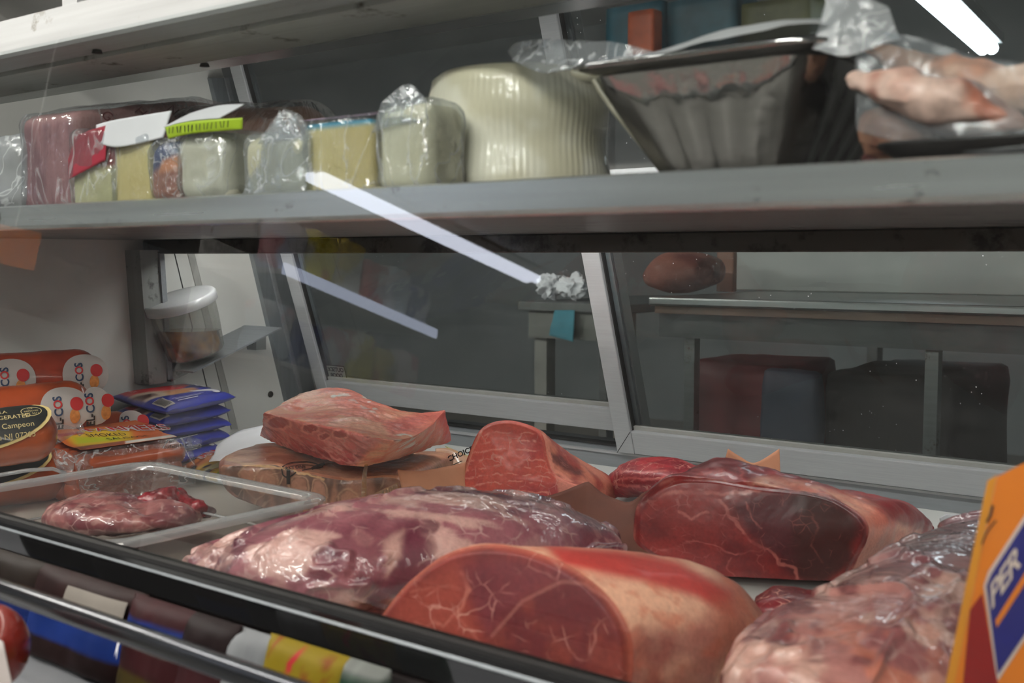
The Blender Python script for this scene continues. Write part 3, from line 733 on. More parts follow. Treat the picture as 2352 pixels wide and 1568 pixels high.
# ================================================================== shop lamps and added fill lamps: twin-tube battens on the ceiling
def reflect_ray(u, v):
    r = ray(u, v); n = np.array([0, GNY, GNZ]); p0 = np.array([0, GA[0], GA[1]])
    p = CW + r * (((p0 - CW) @ n) / (r @ n))
    return p, r - 2 * (r @ n) * n
def refl_z(u, v, z):
    p, r = reflect_ray(u, v); return p + r * ((z - p[2]) / r[2])
def refl_y(u, v, y):
    p, r = reflect_ray(u, v); return p + r * ((y - p[1]) / r[1])
def batten(A, B, label, mat=M_TUBE, gap=0.045, rad=0.016, body=True, group=None):
    A, B = np.asarray(A, float), np.asarray(B, float)
    t = thing('ceiling_lamp', tuple((A + B) / 2), label, 'lamp', group)  # also makes the added fill lamps
    d = B - A; d /= np.linalg.norm(d); s = np.cross(d, [0, 0, 1.0]); s /= np.linalg.norm(s)
    for k in (-1, 1):
        tube('tube', mat, t, [A + s * k * gap, (A + B) / 2 + s * k * gap, B + s * k * gap], rad, 10)
    if body:
        V = []
        for P in (A - d * 0.04, B + d * 0.04):
            for y in (-gap - 0.04, gap + 0.04):
                for z in (0.025, 0.075): V.append(P + s * y + np.array([0, 0, z]))
        F = [[0, 1, 3, 2], [4, 6, 7, 5], [0, 4, 5, 1], [2, 3, 7, 6], [0, 2, 6, 4], [1, 5, 7, 3]]
        mesh_obj('lamp_body', np.array(V), F, M_LAMPBODY, t, False)
    return t
ZL = 2.51
batten(refl_z(724, 405, ZL), refl_z(1222, 640, ZL), 'bright twin-tube ceiling lamp mirrored as a white streak in the front glass', gap=0.04, rad=0.036, mat=M_TUBE_FAR)
for (a, b, lb) in (((-2.7, -0.55, ZL), (-1.5, -0.55, ZL), 'ceiling lamp over the aisle at the left of the shopper'),
                   ((-1.1, -1.15, ZL), (0.1, -1.15, ZL), 'ceiling lamp over the aisle right behind the shopper'),
                   ((0.3, -2.4, ZL), (1.5, -2.4, ZL), 'ceiling lamp far behind the shopper to the right'),  # from here on: fill lamps out of view, added to brighten the goods
                   ((0.9, -3.8, ZL), (2.1, -3.8, ZL), 'ceiling lamp furthest behind the shopper'),  # added fill lamp, out of view
                   ((-5.2, 0.1, ZL), (-4.0, 0.1, ZL), 'ceiling lamp at the far left of the shop'),  # added fill lamp, out of view
                   ((-3.9, 0.1, ZL), (-2.7, 0.1, ZL), 'ceiling lamp beyond the left end of the case')):  # added fill lamp, out of view
    batten(a, b, lb)
zb = ZC + 0.95
batten(at_h(2104, -40, 0.95), at_h(2268, 112, 0.95), 'white fluorescent lamp hanging in the back room at upper right', mat=M_TUBE_BACK, gap=0.02, rad=0.028)

# ================================================================== meat on the deck
MT_BEEF = meat('raw_beef', vein_scale=60, vein_w=0.03, rough=0.5, coat=0.08, spec=0.3)
MT_BEEF_F = meat('raw_beef_fine_marbling', vein_scale=95, vein_w=0.06, bump=0.5, bscale=160, coat=0.18, rough=0.42)
MT_DARK = meat('dark_raw_beef', vein_scale=80, vein_w=0.035, rough=0.36, coat=0.28, fat=(176, 96, 88))
MT_WRAP = meat('vacuum_packed_meat', vein_scale=48, vein_w=0.05, wrap=True, fat=(206, 170, 162))
MT_LOIN = meat('vacuum_packed_loin_skin', vein_scale=48, vein_w=0.05, wrap=True, wrapw=0.45, fat=(206, 170, 140))
MT_WRAP2 = meat('vacuum_packed_meat_coarse', vein_scale=40, vein_w=0.06, wrap=True, fat=(206, 176, 166))

def add_meat(name, V, F, fan, mat, paint, label, group=None, parent=None):
    uv = proj(V)
    col, fat = paint(V, uv)
    o = mesh_obj(name, V, np.asarray(F).tolist() + fan, mat, parent, True, col=col, fat=fat)
    if parent is None: tag(o, label, 'meat', group)
    return o
def press(V, z, k=0.05):
    """Meat resting on a surface: points below it are pressed flat."""
    V[:, 2] = np.where(V[:, 2] < z, z + (V[:, 2] - z) * 0.0 + 0.0005, V[:, 2]); return V

# ---- foreground beef round: big cut face to the left, fat-covered back to the right
s0 = [(868, 1440), (905, 1375), (960, 1318), (1030, 1272), (1110, 1253), (1200, 1258), (1290, 1290), (1370, 1345), (1425, 1410), (1452, 1490), (1445, 1580), (1390, 1680), (1250, 1730), (1080, 1720), (930, 1640), (872, 1540)]
s1 = [(1010, 1420), (1050, 1330), (1130, 1270), (1240, 1252), (1370, 1262), (1480, 1290), (1580, 1345), (1640, 1420), (1650, 1510), (1630, 1600), (1560, 1690), (1400, 1720), (1200, 1700), (1060, 1600)]
s2 = [(1160, 1420), (1220, 1330), (1330, 1280), (1460, 1268), (1580, 1285), (1680, 1330), (1740, 1395), (1770, 1460), (1755, 1550), (1700, 1640), (1560, 1680), (1360, 1680), (1220, 1580)]
s3 = [(1380, 1430), (1450, 1340), (1560, 1305), (1660, 1330), (1725, 1395), (1745, 1470), (1720, 1540), (1640, 1590), (1500, 1600), (1410, 1540)]
V, F, fan, face = loft([(s0, 0.80, -22, 8), (s1, 0.862, -14, 4), (s2, 0.93, -6, 2), (s3, 0.99, 0, 0)], n=300, m=66, face_rings=90, bulge=0.006, back_round=0.25)
V = displace(V, F, 0.004, 14, 4, 3, np.r_[np.where(face[:] > 0, 0.35, 1.0)])
V = press(V, DECK + 0.002)
def paint_fore(V, uv):
    n1, n2 = fbm(V, 26, 4, 5), fbm(V, 70, 3, 9)
    lean = mix(lin((140, 54, 48)), lin((104, 38, 40)), smooth(0.35, 0.65, n1))
    purple = poly_mask(uv, [(1060, 1300), (1150, 1275), (1290, 1300), (1330, 1330), (1240, 1350), (1160, 1420), (1120, 1470), (1085, 1400)], 30)
    lean = mix(lean, lin((112, 46, 54)), purple * 0.8)
    left = poly_mask(uv, [(870, 1440), (960, 1330), (1050, 1300), (1075, 1390), (1120, 1500), (1100, 1568), (900, 1568)], 25)
    lean = mix(lean, lin((168, 76, 62)), left * 0.7)
    disc = poly_mask(uv, [(1120, 1470), (1200, 1380), (1290, 1335), (1370, 1350), (1430, 1420), (1450, 1500), (1440, 1568), (1150, 1568)], 10)
    lean = mix(lean, mix(lin((132, 56, 46)), lin((106, 38, 42)), smooth(0.4, 0.6, n1)), disc * 0.8)
    # fat-covered back
    fatc = mix(lin((232, 178, 150)), lin((184, 116, 102)), smooth(0.38, 0.66, fbm(V, 20, 4, 6))); fatc = mix(fatc, lin((206, 108, 82)), smooth(0.52, 0.7, n2) * 0.6)
    back = (1 - face) * 1.0
    top = poly_mask(uv, [(1250, 1250), (1420, 1262), (1560, 1290), (1680, 1360), (1690, 1420), (1600, 1370), (1480, 1335), (1390, 1318), (1290, 1298)], 14)
    wob = (fbm(V, 60, 3, 77) - 0.5) * 24
    c = mix(lean, fatc, back)
    c = mix(c, lin((192, 66, 60)), top * back)
    c = mix(c, lin((150, 84, 80)), poly_mask(uv + wob[:, None], [(1470, 1440), (1570, 1450), (1590, 1500), (1500, 1550), (1460, 1500)], 30) * back * 0.8)
    c = mix(c, lin((146, 66, 56)), smooth(1480, 1580, uv[:, 1]) * smooth(0.4, 0.6, n1) * back * 0.7)
    c = mix(c, lin((196, 112, 88)), poly_mask(uv, [(1640, 1380), (1700, 1360), (1765, 1440), (1770, 1520), (1660, 1560)], 30) * back * 0.7)
    # fat seams on the face
    w2 = uv + np.stack([(fbm(V, 90, 3, 31) - 0.5) * 16, (fbm(V, 90, 3, 32) - 0.5) * 16], 1)
    rim = smooth(0.94, 1.0, np.r_[np.repeat((np.arange(90) + 1) / 90, 300), np.zeros(len(V) - 27000)]) * face
    c = mix(c, lin((206, 112, 84)), rim * 0.4)
    c = mix(c, lin((176, 110, 100)), line_mask(uv, [(1130, 1460), (1200, 1380), (1290, 1335), (1340, 1340), (1400, 1380), (1440, 1450)], 6) * face * 0.45)
    for pl, w, a in (([(1060, 1310), (1075, 1350), (1062, 1385), (1052, 1420), (1090, 1450)], 6, 0.75), ([(1052, 1400), (1020, 1440), (990, 1430), (960, 1450)], 5, 0.6),
                     ([(950, 1430), (985, 1445), (1000, 1480), (1030, 1470)], 5, 0.55), ([(940, 1360), (1000, 1350), (1060, 1345)], 3, 0.4), ([(1070, 1440), (1110, 1480), (1125, 1530)], 6, 0.6), ([(980, 1500), (1040, 1510), (1085, 1490)], 4, 0.5)):
        c = mix(c, lin((196, 112, 96)), line_mask(w2, pl, w) * face * a * (0.3 + 0.7 * smooth(0.36, 0.56, fbm(V, 60, 2, 92))))
    fat = np.where(face > 0, 0.45 + 0.4 * left, 0.1)
    return c, fat
add_meat('beef_round', V, F, fan, MT_BEEF, paint_fore, 'largest raw beef round nearest the front rail, pale fat on its right side')

# ---- big beef chunk, right of centre
s0 = [(1455, 1215), (1462, 1165), (1490, 1128), (1550, 1100), (1640, 1100), (1740, 1118), (1850, 1128), (1930, 1150), (1985, 1190), (1995, 1230), (1960, 1300), (1930, 1340), (1880, 1358), (1800, 1366), (1700, 1350), (1600, 1320), (1500, 1275), (1460, 1245)]
s1 = [(1500, 1200), (1520, 1130), (1580, 1080), (1650, 1058), (1740, 1072), (1860, 1105), (1970, 1135), (2050, 1165), (2075, 1210), (2040, 1290), (1980, 1340), (1850, 1350), (1700, 1340), (1560, 1290)]
s2 = [(1580, 1180), (1610, 1110), (1680, 1072), (1780, 1092), (1900, 1122), (2020, 1140), (2100, 1175), (2120, 1215), (2080, 1280), (1980, 1310), (1820, 1310), (1660, 1270)]
s3 = [(1740, 1180), (1790, 1125), (1900, 1130), (2020, 1150), (2105, 1178), (2148, 1212), (2100, 1250), (2000, 1270), (1860, 1260)]
V, F, fan, face = loft([(s0, 1.15, -10, 4), (s1, 1.22, -4, 2), (s2, 1.29, 0, 0), (s3, 1.34, 0, 0)], n=320, m=60, face_rings=90, bulge=0.005, back_round=0.2)
V = displace(V, F, 0.007, 24, 4, 13, np.where(face > 0, 0.2, 1.0)); V = press(V, DECK + 0.012)
def paint_big(V, uv):
    n1, n2 = fbm(V, 30, 4, 15), fbm(V, 90, 3, 19)
    w2 = uv + np.stack([(fbm(V, 80, 3, 41) - 0.5) * 22, (fbm(V, 80, 3, 42) - 0.5) * 22], 1)
    c = mix(lin((150, 44, 42)), lin((116, 30, 34)), smooth(0.35, 0.65, n1))
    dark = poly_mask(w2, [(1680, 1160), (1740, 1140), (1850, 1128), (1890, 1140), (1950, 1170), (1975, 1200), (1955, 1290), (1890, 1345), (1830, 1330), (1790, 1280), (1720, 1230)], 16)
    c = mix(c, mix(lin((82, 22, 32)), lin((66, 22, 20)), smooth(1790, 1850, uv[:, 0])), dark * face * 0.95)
    mid = poly_mask(w2, [(1700, 1130), (1790, 1130), (1840, 1180), (1810, 1240), (1750, 1230), (1700, 1190)], 20)
    c = mix(c, lin((98, 26, 36)), mid * face * 0.6)
    red = poly_mask(w2, [(1500, 1150), (1560, 1130), (1650, 1135), (1680, 1200), (1640, 1250), (1540, 1230)], 25)
    c = mix(c, lin((158, 52, 48)), red * face * 0.6)
    seams = [([(1520, 1135), (1570, 1133), (1640, 1138), (1690, 1130), (1740, 1128)], 7, 0.75), ([(1655, 1150), (1672, 1175), (1690, 1200), (1720, 1240), (1760, 1262), (1790, 1290), (1830, 1305), (1825, 1340)], 6, 0.7),
             ([(1558, 1170), (1590, 1190), (1625, 1178)], 5, 0.7), ([(1520, 1265), (1600, 1243), (1690, 1270), (1760, 1262)], 3, 0.55), ([(1715, 1150), (1725, 1190), (1745, 1215)], 4, 0.5),
             ([(1465, 1230), (1490, 1265), (1510, 1290)], 3, 0.5), ([(1680, 1280), (1668, 1310), (1690, 1330)], 3, 0.4), ([(1870, 1180), (1880, 1215), (1862, 1250), (1890, 1290)], 3, 0.35)]
    brk = smooth(0.36, 0.56, fbm(V, 70, 2, 91))
    for pl, w, a in seams: c = mix(c, lin((200, 112, 102)), line_mask(w2, pl, w * 0.8) * face * a * (0.25 + 0.75 * brk))
    c = mix(c, lin((196, 132, 118)), poly_mask(w2, [(1820, 1338), (1880, 1345), (1900, 1362), (1815, 1368)], 8) * 0.85)
    # body: red muscle at the top left, pale fat along the top and right
    b = 1 - face
    bc = mix(lin((160, 44, 48)), lin((124, 32, 38)), smooth(0.4, 0.6, n1))
    fatm = np.clip(poly_mask(w2, [(1760, 1095), (1860, 1112), (1960, 1140), (2030, 1165), (2100, 1190), (2120, 1240), (2060, 1290), (1990, 1340), (1930, 1350), (1975, 1240), (1980, 1190), (1900, 1140), (1740, 1130), (1700, 1120)], 14), 0, 1)
    fc = mix(lin((240, 180, 156)), lin((214, 122, 104)), smooth(0.4, 0.68, n1)); fc = mix(fc, lin((168, 50, 50)), smooth(0.62, 0.72, n2) * 0.7)
    bc = mix(bc, fc, fatm)
    bc = mix(bc, lin((120, 34, 40)), poly_mask(w2, [(2010, 1150), (2090, 1165), (2150, 1215), (2090, 1215), (2040, 1190)], 10) * 0.85)
    bc = mix(bc, lin((222, 152, 134)), poly_mask(w2, [(1985, 1200), (2040, 1210), (2110, 1225), (2050, 1265), (1990, 1320), (1950, 1330)], 14) * 0.9)
    for pl, w in (([(1560, 1110), (1600, 1092), (1650, 1085)], 4), ([(1640, 1070), (1660, 1095), (1672, 1120)], 4), ([(1700, 1075), (1712, 1105)], 4), ([(1530, 1120), (1575, 1100)], 4)):
        bc = mix(bc, lin((206, 96, 92)), line_mask(w2, pl, w) * 0.7)
    c = mix(c, bc, b)
    rim = smooth(0.96, 1.0, np.r_[np.repeat((np.arange(90) + 1) / 90, 320), np.zeros(len(V) - 28800)]) * face
    c = mix(c, lin((196, 110, 98)), rim * smooth(0.45, 0.6, n2) * 0.7)
    return c, np.where(face > 0, 0.75 - 0.35 * dark, 0.25)
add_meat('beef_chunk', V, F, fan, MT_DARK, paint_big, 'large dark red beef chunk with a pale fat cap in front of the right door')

# ---- upright beef wedge with a pale red cut face
s0 = [(1050, 1190), (1055, 1140), (1063, 1085), (1083, 1025), (1103, 988), (1132, 970), (1168, 965), (1205, 972), (1236, 986), (1250, 1008), (1256, 1050), (1272, 1088), (1310, 1108), (1340, 1122), (1330, 1150), (1290, 1185), (1200, 1215), (1110, 1215)]
s1 = [(1120, 1180), (1130, 1100), (1150, 1030), (1180, 985), (1220, 980), (1262, 1005), (1300, 1045), (1335, 1075), (1370, 1105), (1375, 1150), (1330, 1190), (1230, 1205), (1150, 1205)]
s2 = [(1230, 1170), (1250, 1090), (1290, 1050), (1340, 1062), (1385, 1085), (1420, 1115), (1425, 1150), (1390, 1185), (1310, 1195)]
V, F, fan, face = loft([(s0, 1.46, -6, 12), (s1, 1.50, 0, 6), (s2, 1.55, 6, 2)], n=260, m=46, face_rings=80, bulge=0.003, back_round=0.3)
V = displace(V, F, 0.003, 26, 4, 23, np.where(face > 0, 0.25, 1.0)); V = press(V, DECK + 0.008)
def paint_up(V, uv):
    n1, n2 = fbm(V, 34, 4, 25), fbm(V, 110, 3, 29)
    c = mix(lin((206, 82, 66)), lin((182, 64, 60)), smooth(0.4, 0.62, n1)); c = mix(c, lin((172, 56, 62)), smooth(1080, 1150, uv[:, 1]) * smooth(1120, 1220, uv[:, 0]) * 0.8)
    w2 = uv + np.stack([(n2 - 0.5) * 12, (fbm(V, 110, 3, 52) - 0.5) * 14], 1)
    # rows of short fat flecks running across
    for k, yy in enumerate(range(992, 1150, 19)):
        row = [(1075 - 3 * k, yy + 14), (1120, yy + 4), (1175, yy), (1240 + 3 * k, yy + 6), (1262, yy + 10)]
        c = mix(c, lin((226, 132, 116)), line_mask(w2, row, 2.6) * smooth(0.42, 0.6, fbm(V, 120, 2, 60 + k)) * face * 0.9)
    rim = smooth(0.9, 0.97, np.r_[np.repeat((np.arange(80) + 1) / 80, 260), np.zeros(len(V) - 20800)]) * face
    c = mix(c, lin((192, 92, 78)), rim * 0.65)
    c = mix(c, lin((226, 140, 118)), line_mask(uv, [(1056, 1160), (1066, 1090), (1086, 1030), (1106, 990)], 4) * face * 0.9)
    c = mix(c, lin((232, 150, 128)), poly_mask(w2, [(1275, 1090), (1340, 1115), (1330, 1145), (1285, 1130)], 5) * face * 0.7)
    b = 1 - face
    bc = mix(lin((196, 118, 96)), lin((150, 66, 58)), smooth(0.42, 0.62, n1))
    bc = mix(bc, lin((96, 52, 50)), poly_mask(w2, [(1262, 1035), (1290, 1050), (1340, 1085), (1330, 1098), (1270, 1062)], 6) * 0.9)
    bc = mix(bc, lin((222, 140, 118)), line_mask(w2, [(1250, 1000), (1262, 1040), (1268, 1075), (1310, 1105)], 6) * 0.8)
    bc = mix(bc, lin((158, 44, 44)), smooth(1380, 1430, uv[:, 0]) * 0.8)
    return mix(c, bc, b), np.where(face > 0, 0.55, 0.2)
add_meat('beef_wedge', V, F, fan, MT_BEEF, paint_up, 'upright bright red beef wedge with flecked cut face, between ribs and beef chunk')

# ---- flat red steak piece behind, between wedge and chunk
V, F, caps = blob([at_d(1405, 1120, 1.57), at_d(1460, 1098, 1.56), at_d(1530, 1095, 1.51), at_d(1620, 1112, 1.47)], [0.03, 0.05, 0.05, 0.03], [0.016, 0.026, 0.024, 0.014], n=90, m=90, power=2.2)
V = displace(V, F, 0.003, 34, 4, 33); V[:, 2] = np.maximum(V[:, 2], DECK + 0.01)
def paint_flat(V, uv):
    n1 = fbm(V, 40, 4, 35); c = mix(lin((172, 46, 52)), lin((140, 34, 44)), smooth(0.4, 0.6, n1))
    w2 = uv + ((fbm(V, 90, 3, 37) - 0.5) * 14)[:, None]
    for pl in ([(1405, 1078), (1460, 1085), (1530, 1080)], [(1420, 1098), (1500, 1100), (1560, 1095)], [(1400, 1110), (1470, 1120)]):
        c = mix(c, lin((214, 110, 104)), line_mask(w2, pl, 4) * 0.6)
    return c, np.full(len(V), 0.8)
add_meat('beef_steak', V, F, caps, MT_BEEF_F, paint_flat, 'flat red beef piece lying behind, between the upright wedge and the chunk')
# ---- dark slice under the chunk
V, F, caps = blob([at_h(1735, 1395, -0.330), at_h(1800, 1388, -0.326), at_h(1900, 1380, -0.328)], [0.02, 0.03, 0.02], [0.008, 0.014, 0.008], n=60, m=60)
V = displace(V, F, 0.002, 40, 3, 43); V = press(V, DECK + 0.001)
add_meat('beef_slice', V, F, caps, MT_BEEF_F, lambda V, uv: (mix(lin((128, 26, 34)), lin((96, 20, 26)), smooth(0.4, 0.6, fbm(V, 50, 3, 45))), np.full(len(V), 0.9)), 'dark thin beef slice on the deck under the large chunk')

# ---- slab of short ribs on top of the brown pack
zr = ZC - 0.262
tl, tr, brk, blk = at_h(607, 948, -0.203), at_h(905, 1012, -0.206), at_h(1025, 945, -0.207), at_h(700, 905, -0.192)
nu, nv, nz_ = 150, 70, 34
# slab as a warped box: s along the cut edge (left to right), t backwards, w upwards
bl, bR = at_h(597, 1000, -0.262), at_h(868, 1066, -0.262)
def rib_pt(s, t, w):
    front_top = catmull([tl, at_h(680, 966, -0.203), at_h(770, 985, -0.204), at_h(850, 1003, -0.205), tr], 20)
    front_bot = catmull([bl, at_h(660, 1030, -0.262), at_h(760, 1060, -0.262), at_h(820, 1070, -0.262), bR], 20)
    back_top = catmull([at_h(690, 905, -0.190), at_h(745, 890, -0.182), at_h(800, 892, -0.184), at_h(868, 925, -0.197), at_h(960, 945, -0.207), at_h(1022, 942, -0.209)], 16)
    back_bot = catmull([at_h(700, 975, -0.262), at_h(800, 985, -0.262), at_h(900, 1000, -0.262), at_h(1038, 1012, -0.262)], 26)
    f = lambda C: np.stack([np.interp(s, np.linspace(0, 1, len(C)), C[:, k]) for k in range(3)], 1)
    A = f(front_bot) * (1 - w)[:, None] + f(front_top) * w[:, None]
    B = f(back_bot) * (1 - w)[:, None] + f(back_top) * w[:, None]
    P = A * (1 - t)[:, None] + B * t[:, None]
    # rounded edges, hollow in the middle of the top
    P[:, 2] -= 0.010 * np.sin(np.pi * t) * w * (0.6 + 0.4 * np.cos(2 * np.pi * s)) * smooth(0.05, 0.2, s)
    return P
def face_grid(na, nb, fn):
    a, b = np.meshgrid(np.linspace(0, 1, na), np.linspace(0, 1, nb)); a, b = a.ravel(), b.ravel()
    return fn(a, b), grid_faces(na, nb)
o_ = lambda x: np.zeros_like(x); i_ = lambda x: np.ones_like(x)
parts = [face_grid(170, 60, lambda a, b: rib_pt(a, o_(a), 1 - b)), face_grid(170, 90, lambda a, b: rib_pt(a, 1 - b, i_(a))), face_grid(90, 60, lambda a, b: rib_pt(i_(a), a, 1 - b)),
         face_grid(90, 60, lambda a, b: rib_pt(o_(a), 1 - a, 1 - b)), face_grid(170, 60, lambda a, b: rib_pt(1 - a, i_(a), 1 - b)), face_grid(60, 40, lambda a, b: rib_pt(a, b, o_(a)))]
bm = bmesh.new()
for PV, PF in parts:
    vs = [bm.verts.new(p) for p in PV]
    for q in PF: bm.faces.new([vs[i] for i in q])
bmesh.ops.remove_doubles(bm, verts=bm.verts, dist=0.0004); bmesh.ops.recalc_face_normals(bm, faces=bm.faces)
for _ in range(3): bmesh.ops.smooth_vert(bm, verts=bm.verts, factor=0.5, use_axis_x=True, use_axis_y=True, use_axis_z=True)
bm.verts.index_update(); bm.normal_update()
V = np.array([tuple(v.co) for v in bm.verts]); NN = np.array([tuple(v.normal) for v in bm.verts]); F = [[v.index for v in f.verts] for f in bm.faces]; bm.free()
if np.mean(np.sum(NN * (V - V.mean(0)), 1)) < 0: NN = -NN; F = [f[::-1] for f in F]
uv = proj(V)
e_ = tr - tl; fn_ = np.array([e_[1], -e_[0], 0.0]); fn_ /= np.linalg.norm(fn_); fn_ = fn_ if fn_ @ (CW - tl) > 0 else -fn_
frontface = smooth(0.3, 0.55, NN @ fn_) * (1 - poly_mask(uv, [(905, 985), (1060, 930), (1060, 1090), (880, 1090)], 6))
V = V + NN * (((fbm(V, 30, 4, 53) - 0.5) * 0.006)[:, None]) + NN * (((fbm(V, 120, 3, 54) - 0.5) * 0.0016)[:, None])
bones = [(640, 970, 27, 15), (712, 984, 18, 11), (782, 996, 18, 10), (846, 994, 14, 11), (745, 1002, 13, 8)]
top = smooth(0.5, 0.8, NN[:, 2])
def paint_rib(V, uv):
    n1, n2, n3 = fbm(V, 40, 4, 55), fbm(V, 130, 3, 56), fbm(V, 16, 3, 57)
    w2 = uv + np.stack([(n2 - 0.5) * 10, (fbm(V, 130, 3, 58) - 0.5) * 10], 1)
    lean = mix(lin((182, 70, 70)), lin((142, 40, 46)), smooth(0.4, 0.6, n1))
    veins = smooth(0.84, 0.97, ridge(V, 46, 3, 59)) * 0.9
    lean = mix(lean, lin((214, 130, 122)), veins)
    upper = smooth(0, 1, (1012 - (uv[:, 1] - (uv[:, 0] - 600) * 0.21)) / 40.0)
    lean = mix(lean, lin((200, 112, 102)), np.clip(upper, 0, 1) * 0.5)
    for (x, y, a, b) in bones:
        q = np.sqrt(((w2[:, 0] - x) / a) ** 2 + ((w2[:, 1] - y) / b) ** 2)
        lean = mix(lean, lin((150, 52, 54)), (1 - smooth(0.75, 0.95, q)) * 0.85)
        lean = mix(lean, lin((222, 142, 128)), smooth(0.8, 0.98, q) * (1 - smooth(1.05, 1.3, q)) * 0.8)
    topc = mix(lin((244, 150, 116)), lin((224, 112, 88)), smooth(0.35, 0.65, n3)); 
    topc = mix(topc, lin((196, 92, 74)), smooth(0.55, 0.7, n1) * 0.7)
    streak = fbm(np.stack([V[:, 0] * 0.7 + V[:, 1] * 0.7, (V[:, 0] - V[:, 1]) * 6, V[:, 2] * 2], 1), 30, 3, 62)
    topc = mix(topc, lin((176, 76, 60)), smooth(0.58, 0.72, streak) * 0.5); topc = mix(topc, lin((232, 176, 150)), smooth(0.6, 0.72, fbm(V, 18, 3, 63)) * 0.5)
    white = smooth(0.60, 0.66, fbm(V, 62, 3, 64)) * np.clip(poly_mask(w2, [(720, 895), (770, 888), (800, 915), (760, 925)], 14) + poly_mask(w2, [(780, 892), (830, 900), (890, 940), (850, 945)], 10) + poly_mask(w2, [(910, 980), (980, 985), (950, 1050), (915, 1050)], 12), 0, 1)
    side = poly_mask(uv, [(905, 1000), (1000, 950), (1045, 945), (1050, 1020), (900, 1080), (878, 1066)], 8) * (1 - top)
    sidec = mix(lin((236, 112, 86)), lin((222, 156, 134)), smooth(0.42, 0.62, n1)); sidec = mix(sidec, lin((176, 50, 46)), smooth(1000, 1030, uv[:, 0]) * 0.85)
    c = mix(topc, lean, frontface); c = mix(c, sidec, side)
    c = mix(c, lin((186, 62, 60)), poly_mask(w2, [(880, 975), (980, 945), (1040, 940), (1040, 985), (1000, 965), (900, 1000)], 8) * 0.6)
    c = mix(c, lin((244, 214, 204)), white)
    return c, np.where(frontface > 0.5, 0.8, 0.1)
col, fat = paint_rib(V, proj(V)); col = np.clip(col * 1.3, 0, 0.92)
tag(mesh_obj('short_rib_slab', V, F, MT_BEEF_F, None, True, col=col, fat=fat), 'slab of short ribs with cut bones showing, lying on the brown vacuum pack', 'meat')

# ---- brown vacuum-packed loin under the ribs
zt = -0.2625
P_front = [at_h(508, 1075, -0.285), at_h(600, 1075, -0.268), at_h(720, 1105, -0.268), at_h(840, 1125, -0.270), at_h(935, 1105, -0.270)]
s0 = [(505, 1090), (520, 1060), (560, 1048), (640, 1064), (720, 1085), (800, 1098), (890, 1090), (930, 1100), (940, 1140), (925, 1200), (860, 1228), (760, 1215), (640, 1180), (540, 1140)]
s1 = [(512, 1070), (530, 1040), (570, 1030), (660, 1042), (760, 1062), (880, 1068), (960, 1062), (990, 1080), (995, 1120), (970, 1170), (860, 1190), (720, 1170), (600, 1130)]
s2 = [(560, 1050), (580, 1025), (620, 1018), (720, 1026), (860, 1040), (980, 1036), (1040, 1040), (1050, 1065), (1045, 1100), (990, 1130), (860, 1140), (700, 1110)]
V, F, fan, face = loft([(s0, 1.44, 10, 0), (s1, 1.52, 10, 0), (s2, 1.64, 10, 0)], n=280, m=50, face_rings=60, bulge=0.004, round_edge=0.004, back_round=0.1)
V[:, 2] = np.minimum(V[:, 2], ZC - 0.2635 + (V[:, 2] - ZC + 0.2635) * 0.03)
V = displace(V, F, 0.0028, 26, 4, 73, np.where(V[:, 2] > ZC - 0.268, 0.25, 1.0)); V = press(V, DECK + 0.001)
def paint_loin(V, uv):
    n1, n2 = fbm(V, 36, 4, 75), fbm(V, 90, 3, 76)
    w2 = uv + np.stack([(n2 - 0.5) * 14, (fbm(V, 90, 3, 78) - 0.5) * 14], 1)
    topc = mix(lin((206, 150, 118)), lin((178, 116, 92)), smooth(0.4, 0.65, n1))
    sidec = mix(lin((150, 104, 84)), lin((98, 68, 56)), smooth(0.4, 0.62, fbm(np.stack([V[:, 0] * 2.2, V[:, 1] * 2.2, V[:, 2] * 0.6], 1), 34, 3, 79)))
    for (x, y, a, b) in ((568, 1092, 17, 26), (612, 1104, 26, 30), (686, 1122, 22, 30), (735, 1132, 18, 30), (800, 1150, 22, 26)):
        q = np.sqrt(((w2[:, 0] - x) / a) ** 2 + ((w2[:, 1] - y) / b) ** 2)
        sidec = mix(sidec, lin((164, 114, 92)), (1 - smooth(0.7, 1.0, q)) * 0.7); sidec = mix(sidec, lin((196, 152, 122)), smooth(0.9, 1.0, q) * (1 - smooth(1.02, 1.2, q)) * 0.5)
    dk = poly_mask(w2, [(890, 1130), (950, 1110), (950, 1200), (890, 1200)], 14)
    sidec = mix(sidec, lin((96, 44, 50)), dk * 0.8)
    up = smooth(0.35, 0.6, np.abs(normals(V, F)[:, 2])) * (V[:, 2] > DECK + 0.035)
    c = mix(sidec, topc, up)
    c = mix(c, lin((214, 168, 112)), line_mask(w2, [(520, 1052), (560, 1065), (640, 1072), (700, 1086), (745, 1100)], 4) * 0.7)
    return c, np.where(up > 0.5, 0.05, 0.35)
LV = V
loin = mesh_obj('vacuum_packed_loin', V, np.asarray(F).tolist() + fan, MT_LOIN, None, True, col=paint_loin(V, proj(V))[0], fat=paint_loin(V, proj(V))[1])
tag(loin, 'brown vacuum-packed bone-in loin with a black printed stamp, under the short ribs', 'meat')
M_PRINT = plain('black_print_on_film', (38, 32, 30), 0.3, var=0.05, coat=0.5)
def loin_top(px, py, dz=0.0012):                 # photo pixels on the pack's top
    return on_surface(LV, px, py, 0.001 + dz)
arc = [(648, 1072), (665, 1063), (690, 1060), (712, 1061), (730, 1066)]
